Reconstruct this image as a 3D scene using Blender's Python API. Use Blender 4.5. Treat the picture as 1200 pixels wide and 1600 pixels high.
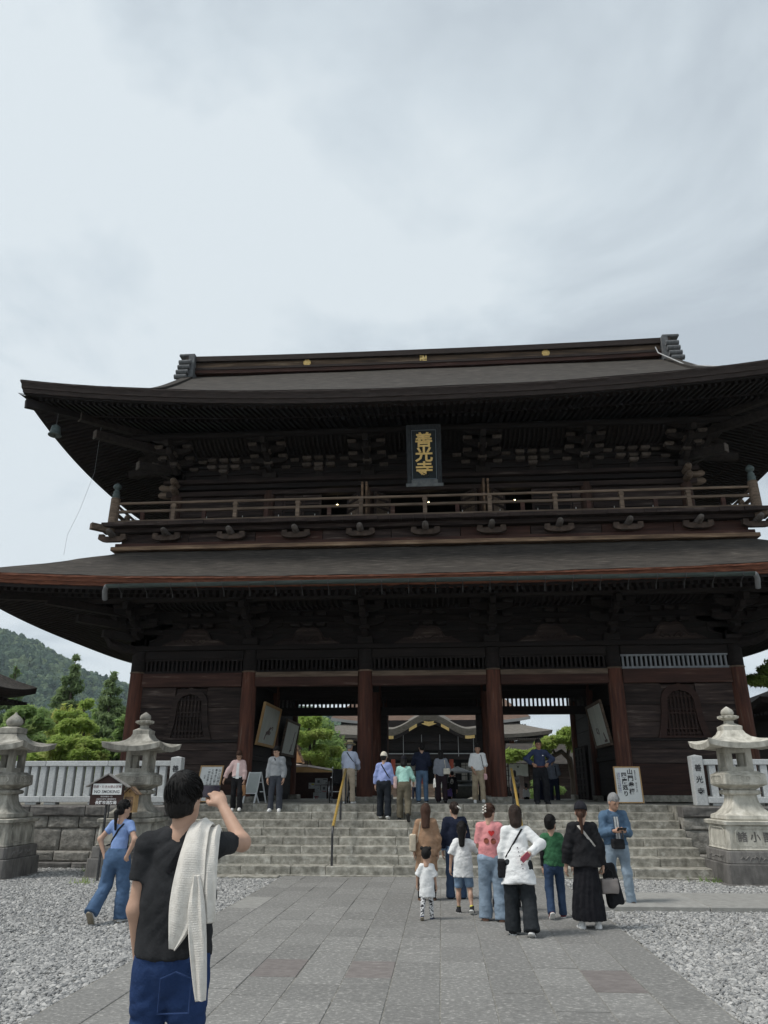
import bpy, math, random
import numpy as np
from math import sin, cos, pi, radians
from mathutils import Vector, Matrix
for _o in list(bpy.data.objects): bpy.data.objects.remove(_o)
S = bpy.context.scene
COL = S.collection
rng = np.random.default_rng(7)
random.seed(7)
# ------------------------------------------------------------------ camera, world, sun, exposure
PITCH, YAW, FPX, EYE = radians(20.545), radians(4.19), 1150.0, 1.8
cam = bpy.data.cameras.new('camera'); co = bpy.data.objects.new('camera', cam); COL.objects.link(co)
co.location = (0, 0, EYE); co.rotation_euler = (pi/2 + PITCH, 0, YAW)
cam.sensor_fit = 'VERTICAL'; cam.sensor_height = 36; cam.lens = FPX/1600*36
cam.clip_start = .05; cam.clip_end = 6000; S.camera = co
SUN_EL, SUN_AZ = radians(58), radians(-112)      # azimuth from +Y, clockwise seen from above: high on the left, a little behind the camera
W = bpy.data.worlds.new('World'); S.world = W; W.use_nodes = True
nt = W.node_tree; nt.nodes.clear()
def wn(t, **k):
    n = nt.nodes.new(t)
    for a, b in k.items(): setattr(n, a, b)
    return n
def wl(a, b): nt.links.new(a, b)
sky = wn('ShaderNodeTexSky', sky_type='NISHITA', sun_disc=False)
sky.sun_elevation = SUN_EL; sky.sun_rotation = SUN_AZ; sky.dust_density = 3; sky.altitude = 400
tc = wn('ShaderNodeTexCoord'); sep = wn('ShaderNodeSeparateXYZ'); wl(tc.outputs['Generated'], sep.inputs[0])
zc = wn('ShaderNodeMath', operation='MAXIMUM'); wl(sep.outputs['Z'], zc.inputs[0]); zc.inputs[1].default_value = 0
za = wn('ShaderNodeMath', operation='ADD'); wl(zc.outputs[0], za.inputs[0]); za.inputs[1].default_value = .22
dx = wn('ShaderNodeMath', operation='DIVIDE'); wl(sep.outputs['X'], dx.inputs[0]); wl(za.outputs[0], dx.inputs[1])
dy = wn('ShaderNodeMath', operation='DIVIDE'); wl(sep.outputs['Y'], dy.inputs[0]); wl(za.outputs[0], dy.inputs[1])
cmb = wn('ShaderNodeCombineXYZ'); wl(dx.outputs[0], cmb.inputs[0]); wl(dy.outputs[0], cmb.inputs[1]); cmb.inputs[2].default_value = 3.1
n1 = wn('ShaderNodeTexNoise'); n1.inputs['Scale'].default_value = 1.75; n1.inputs['Detail'].default_value = 6; n1.inputs['Roughness'].default_value = .56; n1.inputs['Distortion'].default_value = .35
wl(cmb.outputs[0], n1.inputs['Vector'])
n2 = wn('ShaderNodeTexNoise'); n2.inputs['Scale'].default_value = .55; n2.inputs['Detail'].default_value = 3; wl(cmb.outputs[0], n2.inputs['Vector'])
ad = wn('ShaderNodeMath', operation='MULTIPLY_ADD'); wl(n1.outputs[0], ad.inputs[0]); ad.inputs[1].default_value = 1.9
m2 = wn('ShaderNodeMath', operation='MULTIPLY'); wl(n2.outputs[0], m2.inputs[0]); m2.inputs[1].default_value = .12; wl(m2.outputs[0], ad.inputs[2])
lf = wn('ShaderNodeMath', operation='MULTIPLY_ADD'); wl(sep.outputs['X'], lf.inputs[0]); lf.inputs[1].default_value = -.25; wl(ad.outputs[0], lf.inputs[2])
lz = wn('ShaderNodeMath', operation='MULTIPLY_ADD'); wl(zc.outputs[0], lz.inputs[0]); lz.inputs[1].default_value = -.30; wl(lf.outputs[0], lz.inputs[2])
rp = wn('ShaderNodeValToRGB'); wl(lz.outputs[0], rp.inputs[0])
cr = rp.color_ramp; cr.elements[0].position = .62; cr.elements[0].color = (4.35, 4.9, 5.4, 1); cr.elements[1].position = 1.0; cr.elements[1].color = (6.45, 7.05, 7.4, 1)
e_ = cr.elements.new(.86); e_.color = (5.65, 6.3, 6.75, 1)
mx = wn('ShaderNodeMixRGB'); mx.inputs[0].default_value = .93; wl(sky.outputs[0], mx.inputs[1]); wl(rp.outputs[0], mx.inputs[2])
bg = wn('ShaderNodeBackground'); bg.inputs['Strength'].default_value = .069; wl(mx.outputs[0], bg.inputs['Color'])
ow = wn('ShaderNodeOutputWorld'); wl(bg.outputs[0], ow.inputs[0])
sun = bpy.data.lights.new('sun', 'SUN'); sun.energy = 1.5; sun.angle = radians(13); sun.color = (1, .96, .9)
so = bpy.data.objects.new('sun', sun); COL.objects.link(so)
sd = Vector((sin(SUN_AZ)*cos(SUN_EL), cos(SUN_AZ)*cos(SUN_EL), sin(SUN_EL)))
so.rotation_euler = sd.to_track_quat('Z', 'Y').to_euler(); so.location = (-30, -20, 60)
S.view_settings.view_transform = 'Standard'; S.view_settings.look = 'None'; S.view_settings.exposure = 0.80; S.view_settings.gamma = 1
S.view_settings.use_curve_mapping = False
S.render.engine = 'CYCLES'; S.cycles.use_denoising = True; S.cycles.max_bounces = 6
# ------------------------------------------------------------------ helpers
class MB:
    """collects shapes in world coordinates and links them as ONE mesh"""
    def __init__(s): s.v = []; s.f = []; s.mi = []; s.n = 0
    def add(s, v, f, mi=0):
        v = np.asarray(v, float).reshape(-1, 3); s.v.append(v)
        n = s.n; s.f += [tuple(i+n for i in q) for q in f]; s.mi += [mi]*len(f); s.n += len(v); return s
    def hexa(s, p, mi=0):      # p: 4 bottom, 4 top, counter-clockwise
        return s.add(p, [(3,2,1,0),(4,5,6,7),(0,1,5,4),(1,2,6,5),(2,3,7,6),(3,0,4,7)], mi)
    def box(s, x0, x1, y0, y1, z0, z1, ch=0, mi=0):
        if not ch:
            return s.hexa([(x0,y0,z0),(x1,y0,z0),(x1,y1,z0),(x0,y1,z0),(x0,y0,z1),(x1,y0,z1),(x1,y1,z1),(x0,y1,z1)], mi)
        v = []; idx = {}
        for i, (X, sx) in enumerate(((x0,1),(x1,-1))):
            for j, (Y, sy) in enumerate(((y0,1),(y1,-1))):
                for k, (Z, sz) in enumerate(((z0,1),(z1,-1))):
                    for a in range(3):
                        q = [X+sx*ch, Y+sy*ch, Z+sz*ch]; q[a] = (X, Y, Z)[a]
                        idx[i,j,k,a] = len(v); v.append(q)
        f = []
        for i in (0,1):
            q = [idx[i,j,k,0] for j,k in ((0,0),(1,0),(1,1),(0,1))]; f.append(q if i else q[::-1])
            q = [idx[j,i,k,1] for j,k in ((0,0),(1,0),(1,1),(0,1))]; f.append(q[::-1] if i else q)
            q = [idx[j,k,i,2] for j,k in ((0,0),(1,0),(1,1),(0,1))]; f.append(q if i else q[::-1])
        for i in (0,1):
            for j in (0,1):
                f.append([idx[0,i,j,1],idx[1,i,j,1],idx[1,i,j,2],idx[0,i,j,2]] if (i ^ j) == 0 else [idx[0,i,j,2],idx[1,i,j,2],idx[1,i,j,1],idx[0,i,j,1]])
                f.append([idx[i,0,j,2],idx[i,1,j,2],idx[i,1,j,0],idx[i,0,j,0]] if (i ^ j) == 0 else [idx[i,0,j,0],idx[i,1,j,0],idx[i,1,j,2],idx[i,0,j,2]])
                f.append([idx[i,j,0,0],idx[i,j,1,0],idx[i,j,1,1],idx[i,j,0,1]] if (i ^ j) == 0 else [idx[i,j,0,1],idx[i,j,1,1],idx[i,j,1,0],idx[i,j,0,0]])
                for k in (0,1):
                    q = [idx[i,j,k,0], idx[i,j,k,1], idx[i,j,k,2]]; f.append(q if (i+j+k) % 2 else q[::-1])
        return s.add(v, f, mi)
    def bar(s, a, b, w, h, up=(0,0,1), mi=0):
        a = Vector(a); b = Vector(b); d = (b-a).normalized(); r = d.cross(Vector(up)).normalized(); u = r.cross(d)
        r *= w/2; u *= h/2
        return s.hexa([a-r-u, a+r-u, b+r-u, b-r-u, a-r+u, a+r+u, b+r+u, b-r+u], mi)
    def tube(s, pts, r, n=8, mi=0, flat=1.0, caps=True):
        pts = [Vector(p) for p in pts]; m = len(pts); rr = r if hasattr(r, '__len__') else [r]*m
        v = []; prev = None
        for i, p in enumerate(pts):
            d = (pts[min(i+1,m-1)]-pts[max(i-1,0)]).normalized()
            if prev is None:
                prev = Vector((0,0,1)) if abs(d.z) < .9 else Vector((1,0,0))
            x = d.cross(prev).normalized(); y = x.cross(d).normalized(); prev = y
            for k in range(n):
                t = 2*pi*k/n; v.append(p + x*(cos(t)*rr[i]) + y*(sin(t)*rr[i]*flat))
        f = [(i*n+k, i*n+(k+1)%n, (i+1)*n+(k+1)%n, (i+1)*n+k) for i in range(m-1) for k in range(n)]
        if caps: f += [tuple(range(n))[::-1], tuple((m-1)*n+k for k in range(n))]
        return s.add(v, f, mi)
    def cyl(s, a, b, r0, r1=None, n=12, mi=0): return s.tube([a, b], [r0, r0 if r1 is None else r1], n, mi)
    def lathe(s, prof, c=(0,0), n=16, mi=0, z0=0):
        v = [(c[0]+r*cos(2*pi*k/n), c[1]+r*sin(2*pi*k/n), z0+z) for r, z in prof for k in range(n)]
        m = len(prof); f = [(i*n+k, i*n+(k+1)%n, (i+1)*n+(k+1)%n, (i+1)*n+k) for i in range(m-1) for k in range(n)]
        return s.add(v, f+[tuple(range(n))[::-1], tuple((m-1)*n+k for k in range(n))], mi)
    def sq(s, prof, c=(0,0), mi=0, z0=0, ch=.06):   # square section with cut corners, half width and height
        v = []
        for h, z in prof:
            q = h*ch*2
            for x, y in ((h-q,-h),(h,-h+q),(h,h-q),(h-q,h),(-h+q,h),(-h,h-q),(-h,-h+q),(-h+q,-h)): v.append((c[0]+x, c[1]+y, z0+z))
        m = len(prof); f = [(i*8+k, i*8+(k+1)%8, (i+1)*8+(k+1)%8, (i+1)*8+k) for i in range(m-1) for k in range(8)]
        return s.add(v, f+[tuple(range(8))[::-1], tuple((m-1)*8+k for k in range(8))], mi)
    def extr(s, poly, o, ax, ay, d, mi=0):   # polygon (x,y) in the frame o, ax, ay pushed along d
        o = Vector(o); ax = Vector(ax); ay = Vector(ay); d = Vector(d); n = len(poly)
        v = [o+ax*x+ay*y for x, y in poly]; v += [p+d for p in v]
        flip = ax.cross(ay).dot(d) > 0
        f = [tuple(range(n))[::-1], tuple(range(n, 2*n))] + [(i, (i+1)%n, n+(i+1)%n, n+i) for i in range(n)]
        if not flip: f = [q[::-1] for q in f]
        return s.add(v, f, mi)
    def grid(s, P, mi=0, flip=False):
        P = np.asarray(P, float); m, n = P.shape[:2]
        f = [(i*n+j, i*n+j+1, (i+1)*n+j+1, (i+1)*n+j) for i in range(m-1) for j in range(n-1)]
        return s.add(P.reshape(-1,3), [q[::-1] for q in f] if flip else f, mi)
    def ring(s, outer, inner, o, ax, ay, d, mi=0):
        o = Vector(o); ax = Vector(ax); ay = Vector(ay); d = Vector(d); n = len(outer)
        v = [o+ax*x+ay*y for x, y in outer]+[o+ax*x+ay*y for x, y in inner]; v += [p+d for p in v]
        f = []
        for i in range(n):
            j = (i+1) % n
            f += [(i,j,n+j,n+i), (2*n+j,2*n+i,3*n+i,3*n+j), (j,i,2*n+i,2*n+j), (n+i,n+j,3*n+j,3*n+i)]
        if ax.cross(ay).dot(d) > 0: f = [q[::-1] for q in f]
        return s.add(v, f, mi)
    def mesh(s, name, mats, base=(0,0,0), smooth=None):
        me = bpy.data.meshes.new(name)
        V = np.concatenate(s.v)-np.asarray(base)
        lens = np.array([len(q) for q in s.f]); fl = np.fromiter((i for q in s.f for i in q), np.int32)
        return raw_mesh(me, V, fl, lens, mats, np.array(s.mi, np.int32), smooth)
    def obj(s, name, mats, parent=None, smooth=None):
        me = s.mesh(name, mats, BASE.get(parent.name, (0,0,0)) if parent else (0,0,0), smooth)
        return link(name, me, parent)
def raw_mesh(me, V, fl, lens, mats, mi=None, smooth=None):
    me.vertices.add(len(V)); me.vertices.foreach_set('co', np.asarray(V, np.float32).ravel())
    me.loops.add(len(fl)); me.loops.foreach_set('vertex_index', np.asarray(fl, np.int32))
    me.polygons.add(len(lens)); st = np.concatenate([[0], np.cumsum(lens)[:-1]]).astype(np.int32)
    me.polygons.foreach_set('loop_start', st)
    for m in (mats if isinstance(mats, (list, tuple)) else [mats]): me.materials.append(m)
    if mi is not None and len(me.materials) > 1: me.polygons.foreach_set('material_index', mi)
    me.update(calc_edges=True); me.validate()
    if smooth is not None:
        me.polygons.foreach_set('use_smooth', np.ones(len(me.polygons), bool))
        if smooth < 180: me.set_sharp_from_angle(angle=radians(smooth))
    else: me.polygons.foreach_set('use_smooth', np.zeros(len(me.polygons), bool))
    return me
BASE = {}
def link(name, me, parent=None, loc=None):
    o = bpy.data.objects.new(name, me); COL.objects.link(o)
    if parent is not None:
        o.parent = parent; BASE[o.name] = BASE.get(parent.name, (0,0,0))
    if loc is not None: o.location = loc
    return o
def piece(name, me, parent, loc, rot=(0,0,0), scale=(1,1,1)):     # a piece that shares its mesh with its fellows, placed in world coordinates
    o = link(name, me, parent); b = BASE.get(parent.name, (0,0,0)) if parent else (0,0,0)
    o.location = Vector(loc)-Vector(b); o.rotation_euler = rot; o.scale = scale
    return o
def tag(o, label=None, cat=None, group=None, kind=None):
    if label: o['label'] = label
    if cat: o['category'] = cat
    if group: o['group'] = group
    if kind: o['kind'] = kind
    return o
def thing(name, label, cat, loc=(0,0,0), rz=0, group=None):
    o = bpy.data.objects.new(name, None); COL.objects.link(o); o.location = loc; o.rotation_euler = (0,0,rz); o.empty_display_size = .2
    BASE[o.name] = (0,0,0) if rz == 'local' else tuple(loc)
    return tag(o, label, cat, group)
def local_thing(name, label, cat, loc=(0,0,0), rz=0, group=None, scale=1):      # parts are given in its own coordinates
    o = thing(name, label, cat, loc, rz, group); BASE[o.name] = (0,0,0); o.scale = (scale,)*3
    return o
# ------------------------------------------------------------------ materials
MATS = {}
def mat(name, c1, c2=None, c3=None, scale=4, stretch=(1,1,1), rough=.85, bump=.0, bscale=30, bstretch=(1,1,1), detail=6, spec=.3, vary=0.0, metal=0, pos=(.35,.65), inst=False, dist=.0):
    if name in MATS: return MATS[name]
    m = bpy.data.materials.new(name); m.use_nodes = True; t = m.node_tree; N = t.nodes; L = t.links
    b = N['Principled BSDF']; b.inputs['Roughness'].default_value = rough; b.inputs['Metallic'].default_value = metal
    b.inputs['Specular IOR Level'].default_value = spec
    c2 = c2 or tuple(min(1, x*1.35) for x in c1)
    tcn = N.new('ShaderNodeTexCoord'); oi = N.new('ShaderNodeObjectInfo')
    rv = N.new('ShaderNodeVectorMath'); rv.operation = 'SCALE'; rv.inputs[0].default_value = (17, 31, 23); L.new(oi.outputs['Random'], rv.inputs['Scale'])
    av = N.new('ShaderNodeVectorMath'); L.new(tcn.outputs['Object'], av.inputs[0]); L.new(rv.outputs[0], av.inputs[1])
    def noise(sc, st, det, d=0):
        mp = N.new('ShaderNodeMapping'); mp.inputs['Scale'].default_value = st; L.new(av.outputs[0], mp.inputs[0])
        q = N.new('ShaderNodeTexNoise'); q.inputs['Scale'].default_value = sc; q.inputs['Detail'].default_value = det; q.inputs['Roughness'].default_value = .6; q.inputs['Distortion'].default_value = d
        L.new(mp.outputs[0], q.inputs['Vector']); return q
    q = noise(scale, stretch, detail, dist)
    r = N.new('ShaderNodeValToRGB'); L.new(q.outputs[0], r.inputs[0]); e = r.color_ramp.elements
    e[0].position, e[1].position = pos; e[0].color = (*c1, 1); e[1].color = (*c2, 1)
    if c3: x = e.new(min(.98, pos[1]+.085)); x.color = (*c3, 1)
    out = r.outputs[0]
    if vary:
        h = N.new('ShaderNodeHueSaturation'); mr = N.new('ShaderNodeMapRange'); L.new(oi.outputs['Random'], mr.inputs[0])
        mr.inputs[3].default_value = 1-vary; mr.inputs[4].default_value = 1+vary; L.new(mr.outputs[0], h.inputs['Value']); L.new(out, h.inputs['Color']); out = h.outputs[0]
    L.new(out, b.inputs['Base Color'])
    if bump:
        q2 = noise(bscale, bstretch, 5); bp = N.new('ShaderNodeBump'); bp.inputs['Strength'].default_value = bump; bp.inputs['Distance'].default_value = .02
        L.new(q2.outputs[0], bp.inputs['Height']); L.new(bp.outputs[0], b.inputs['Normal'])
    MATS[name] = m; return m
def emit(name, col, strength):
    m = bpy.data.materials.new(name); m.use_nodes = True; b = m.node_tree.nodes['Principled BSDF']
    b.inputs['Emission Color'].default_value = (*col, 1); b.inputs['Emission Strength'].default_value = strength; b.inputs['Base Color'].default_value = (*col, 1); return m
WX = (.25, 3, 3)     # grain along x
WZ = (3, 3, .25)
WY = (3, .25, 3)
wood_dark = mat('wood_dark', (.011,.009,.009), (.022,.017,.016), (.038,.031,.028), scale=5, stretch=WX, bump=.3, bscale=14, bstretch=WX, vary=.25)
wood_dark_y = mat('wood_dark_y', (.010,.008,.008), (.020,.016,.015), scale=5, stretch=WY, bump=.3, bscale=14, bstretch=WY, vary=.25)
wood_beam = mat('wood_beam', (.042,.022,.018), (.075,.036,.028), (.14,.105,.085), scale=3.5, stretch=WX, bump=.35, bscale=14, bstretch=WX, vary=.15, pos=(.4,.62))
wood_column = mat('wood_column', (.060,.028,.022), (.125,.050,.033), (.14,.095,.07), scale=4, stretch=WZ, bump=.4, bscale=12, bstretch=WZ, vary=.15, pos=(.36,.6))
wood_plank = mat('wood_plank', (.024,.017,.016), (.056,.039,.034), (.12,.095,.083), pos=(.38,.60), scale=4, stretch=WX, bump=.45, bscale=16, bstretch=WX, vary=.3)
wood_red = mat('wood_red', (.026,.015,.013), (.050,.026,.021), (.10,.072,.06), scale=4, stretch=WX, bump=.3, bscale=16, bstretch=WX, vary=.2)
wood_grey = mat('wood_grey', (.095,.07,.052), (.21,.155,.115), (.33,.26,.205), scale=5, stretch=WX, bump=.5, bscale=18, bstretch=WX, vary=.25)
wood_end = mat('wood_end', (.085,.073,.066), (.16,.14,.125), scale=9, bump=.2, bscale=30, vary=.25)
wood_pale = mat('wood_pale', (.085,.055,.038), (.25,.165,.105), (.36,.26,.18), pos=(.36,.6), scale=2.2, stretch=(.35,4,4), bump=.4, bscale=18, bstretch=WX, vary=.12)
wood_gold = mat('wood_gold', (.42,.26,.12), (.55,.36,.18), scale=6, stretch=WZ, bump=.1, vary=.1)
bark = mat('bark_roof', (.024,.021,.019), (.066,.058,.050), (.13,.118,.102), scale=4.2, stretch=(.5,3,3), detail=12, pos=(.34,.60), bump=.9, bscale=9, bstretch=(.4,4,4), rough=.95)
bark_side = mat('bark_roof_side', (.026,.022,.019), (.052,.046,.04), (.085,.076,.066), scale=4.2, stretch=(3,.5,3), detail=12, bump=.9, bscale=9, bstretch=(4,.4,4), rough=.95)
fascia_low = mat('fascia_low', (.085,.033,.02), (.185,.07,.04), (.26,.13,.08), scale=7, stretch=(.5,.5,6), bump=.5, bscale=40, vary=0)
fascia_up = mat('fascia_up', (.022,.017,.015), (.042,.031,.028), scale=7, stretch=(.5,.5,6), bump=.5, bscale=40)
gold = mat('gold_leaf', (.62,.43,.16), (.78,.57,.24), scale=8, rough=.42, metal=.75, bump=.1, spec=.5)
copper = mat('copper_gutter', (.04,.055,.052), (.085,.105,.10), scale=7, stretch=WX, rough=.6, metal=.3)
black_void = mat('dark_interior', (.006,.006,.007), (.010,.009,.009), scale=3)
stone_step = mat('stone_step', (.18,.172,.145), (.36,.345,.30), (.47,.455,.41), scale=7, bump=.8, bscale=28, vary=.17, detail=9, pos=(.36,.58))
stone_lantern = mat('stone_lantern', (.27,.258,.22), (.49,.47,.41), (.58,.56,.50), pos=(.30,.54), stretch=(1,1,.45), scale=6, bump=.3, bscale=50, vary=.08, detail=9)
stone_dark = mat('stone_dark', (.10,.095,.09), (.20,.19,.178), (.28,.268,.25), scale=3.5, stretch=(2,2,.8), bump=.3, bscale=40, vary=.15, detail=8)
stone_lant_old = mat('stone_lantern_old', (.15,.143,.125), (.36,.345,.30), (.47,.455,.405), pos=(.33,.58), stretch=(1,1,.45), scale=5, bump=.35, bscale=45, vary=.12, detail=9)
granite = mat('granite', (.45,.465,.465), (.58,.595,.595), (.66,.67,.665), scale=26, bump=.1, bscale=90, vary=.08, detail=8)
stone_wall = mat('stone_wall', (.16,.152,.135), (.32,.305,.275), (.43,.415,.38), scale=9, bump=1.0, bscale=26, vary=.2, detail=9)
paver_m = mat('paver', (.165,.163,.156), (.225,.221,.21), (.37,.36,.34), scale=24, stretch=(1,1.4,1), bump=.35, bscale=40, vary=.10, detail=5, pos=(.34,.57), rough=.75)
paver_red = mat('paver_red', (.17,.152,.145), (.228,.207,.197), (.36,.345,.325), scale=9, stretch=(1,1.6,1), bump=.25, bscale=30, vary=.1, detail=7, pos=(.38,.66), rough=.75)
paver_lt = mat('paver_pale', (.26,.255,.24), (.33,.325,.305), (.40,.39,.37), scale=9, bump=.3, bscale=40, vary=.1, detail=7)
board_white = mat('board_white', (.74,.76,.75), (.82,.83,.81), scale=6, rough=.6)
ink = mat('ink', (.02,.02,.022), (.04,.04,.045), scale=9, rough=.7)
ink_grey = mat('ink_grey', (.09,.09,.10), (.14,.14,.15), scale=9, rough=.7)
metal_dark = mat('metal_dark', (.05,.05,.052), (.09,.09,.092), scale=12, rough=.45, metal=.6)
brass = mat('rail_brass', (.42,.27,.06), (.55,.38,.12), scale=7, stretch=WZ, rough=.45, metal=.35)
sign_brown = mat('sign_brown', (.035,.017,.015), (.05,.024,.02), scale=6, rough=.6)
red_paint = mat('red_paint', (.55,.03,.03), (.62,.05,.05), scale=8)
def text_mesh(name, body, size, ax, ay, o, mats, parent, extrude=.002, align='CENTER', vertical=False, bold=0, sx=1.0):
    """flat lettering laid in the frame o, ax, ay"""
    parts = [body] if not vertical else list(body)
    ax = Vector(ax).normalized(); ay = Vector(ay).normalized(); nz = ax.cross(ay)
    VV = []; FF = []; n = 0; dg = None
    for i, ch in enumerate(parts):
        if not ch.strip(): continue
        c = bpy.data.curves.new('lettering', 'FONT'); c.body = ch; c.size = size; c.extrude = extrude; c.align_x = align; c.resolution_u = 2; c.offset = bold
        to = bpy.data.objects.new('lettering', c); COL.objects.link(to)
        bpy.context.view_layer.update(); dg = bpy.context.evaluated_depsgraph_get()
        me = bpy.data.meshes.new_from_object(to.evaluated_get(dg))
        bpy.data.objects.remove(to); bpy.data.curves.remove(c)
        base = Vector(BASE.get(parent.name, (0,0,0)))
        for v in me.vertices:
            x, y, z = v.co
            VV.append(Vector(o)+ax*(x*sx)+ay*(y-(i*size*1.08 if vertical else 0))+nz*z-base)
        for p in me.polygons: FF.append(tuple(k+n for k in p.vertices))
        n = len(VV); bpy.data.meshes.remove(me)
    me = bpy.data.meshes.new(name)
    raw_mesh(me, np.array([tuple(v) for v in VV]), np.array([k for f in FF for k in f]), np.array([len(f) for f in FF]), mats)
    return link(name, me, parent)
# ------------------------------------------------------------------ the setting
GX = -.3                      # axis of the gate
gravel_m = mat('gravel_ground', (.22,.215,.20), (.36,.355,.335), (.46,.455,.43), scale=38, detail=4, bump=.9, bscale=60, rough=.95)
dirt_m = mat('dirt', (.13,.125,.11), (.30,.29,.265), scale=14, bump=.4)
moss_m = mat('court_ground', (.16,.15,.125), (.24,.23,.19), scale=2, bump=.4)
m = MB(); m.add([(-1700,-700,0),(1700,-700,0),(1700,1700,0),(-1700,1700,0)], [(0,1,2,3)])
tag(m.obj('ground', gravel_m), kind='structure')
m = MB(); m.box(-70,70,31.6,150,.2,1.0); tag(m.obj('courtyard_ground', moss_m), kind='structure')
# gravel: real pebbles scattered on the two beds in view (geometry nodes, one shared pebble)
peb_m = mat('pebble', (.20,.20,.195), (.40,.395,.375), scale=2, bump=.0, rough=.85)
def pebble_material():
    m = bpy.data.materials.new('pebble_stone'); m.use_nodes = True; t = m.node_tree; b = t.nodes['Principled BSDF']; b.inputs['Roughness'].default_value = .85
    oi = t.nodes.new('ShaderNodeObjectInfo'); r = t.nodes.new('ShaderNodeValToRGB'); t.links.new(oi.outputs['Random'], r.inputs[0])
    e = r.color_ramp.elements; e[0].position = 0; e[0].color = (.17,.172,.175,1); e[1].position = 1; e[1].color = (.49,.48,.46,1)
    for p, c in ((.25,(.25,.25,.245,1)),(.55,(.32,.317,.307,1)),(.8,(.375,.37,.357,1))): x = e.new(p); x.color = c
    t.links.new(r.outputs[0], b.inputs['Base Color']); return m
pebble_m = pebble_material()
def pebble_bed(name, pts, size):
    rr = np.random.default_rng(len(pts))
    P = np.array(pts); n = len(P); me = bpy.data.meshes.new(name)
    me.vertices.add(n); me.vertices.foreach_set('co', P.astype(np.float32).ravel())
    a = me.attributes.new('rot', 'FLOAT_VECTOR', 'POINT'); a.data.foreach_set('vector', (rr.uniform(-.5,.5,(n,3))*[1,1,12.5]).astype(np.float32).ravel())
    sc = np.stack([rr.uniform(.7,1.5,n), rr.uniform(.6,1.0,n), rr.uniform(.4,.75,n)],1)*size*rr.lognormal(0,.28,n)[:,None]
    a = me.attributes.new('siz', 'FLOAT_VECTOR', 'POINT'); a.data.foreach_set('vector', sc.astype(np.float32).ravel())
    o = link(name, me); g = bpy.data.node_groups.new(name, 'GeometryNodeTree')
    g.interface.new_socket('Geometry', in_out='INPUT', socket_type='NodeSocketGeometry'); g.interface.new_socket('Geometry', in_out='OUTPUT', socket_type='NodeSocketGeometry')
    N = g.nodes; L = g.links
    gi = N.new('NodeGroupInput'); go = N.new('NodeGroupOutput'); ip = N.new('GeometryNodeInstanceOnPoints'); ic = N.new('GeometryNodeMeshIcoSphere')
    ic.inputs['Radius'].default_value = 1; ic.inputs['Subdivisions'].default_value = 2
    sp = N.new('GeometryNodeSetPosition'); nz = N.new('ShaderNodeTexNoise'); nz.inputs['Scale'].default_value = 1.2; nz.inputs['Detail'].default_value = 1
    vs = N.new('ShaderNodeVectorMath'); vs.operation = 'SUBTRACT'; vs.inputs[1].default_value = (.5,.5,.5); L.new(nz.outputs['Color'], vs.inputs[0])
    v2 = N.new('ShaderNodeVectorMath'); v2.operation = 'SCALE'; v2.inputs['Scale'].default_value = .9; L.new(vs.outputs[0], v2.inputs[0]); L.new(v2.outputs[0], sp.inputs['Offset'])
    sm = N.new('GeometryNodeSetMaterial'); sm.inputs['Material'].default_value = pebble_m
    ar = N.new('GeometryNodeInputNamedAttribute'); ar.data_type = 'FLOAT_VECTOR'; ar.inputs[0].default_value = 'rot'
    az = N.new('GeometryNodeInputNamedAttribute'); az.data_type = 'FLOAT_VECTOR'; az.inputs[0].default_value = 'siz'
    er = N.new('FunctionNodeEulerToRotation')
    L.new(ic.outputs['Mesh'], sp.inputs['Geometry']); L.new(sp.outputs[0], sm.inputs[0]); L.new(sm.outputs[0], ip.inputs['Instance'])
    L.new(gi.outputs[0], ip.inputs['Points']); L.new(ar.outputs[0], er.inputs[0]); L.new(er.outputs[0], ip.inputs['Rotation']); L.new(az.outputs[0], ip.inputs['Scale'])
    L.new(ip.outputs[0], go.inputs[0])
    md = o.modifiers.new('scatter', 'NODES'); md.node_group = g
    tag(o, kind='stuff'); return o
PX0, PX1 = -3.42, 2.34         # edges of the paved path
def scatter(x0, x1, y0, y1, dens, keep):
    out = []; n = int((x1-x0)*(y1-y0)*dens); X = rng.uniform(x0,x1,n); Y = rng.uniform(y0,y1,n)
    k = keep(X, Y); return np.stack([X[k], Y[k], rng.uniform(-.004,.012,n)[k]], 1)
inview = lambda X, Y: (np.abs(X+Y*.073) < Y*.58+.6)
left = np.concatenate([scatter(-11,PX0,5.2,10.5,1700,lambda X,Y: inview(X,Y)&(X<PX0+.05*np.sin(3*Y))), scatter(-13,PX0,10.5,18.9,900,lambda X,Y: inview(X,Y)&(X<PX0+.03*np.sin(3*Y))&~((X>-6.6)&(Y>17.35)))])
right = np.concatenate([scatter(PX1,8,5.2,10.5,1700,lambda X,Y: inview(X,Y)&(X>PX1+.06*np.sin(2*Y))), scatter(PX1,11,10.5,18,900,lambda X,Y: inview(X,Y)&(X>PX1+.05*np.sin(2*Y))&~((X<6.2)&(Y>17.35))&~((Y>13.1)&(Y<14.85)&(X>2.45)))])
pebble_bed('gravel_bed', np.concatenate([left, right]), .019)
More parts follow.
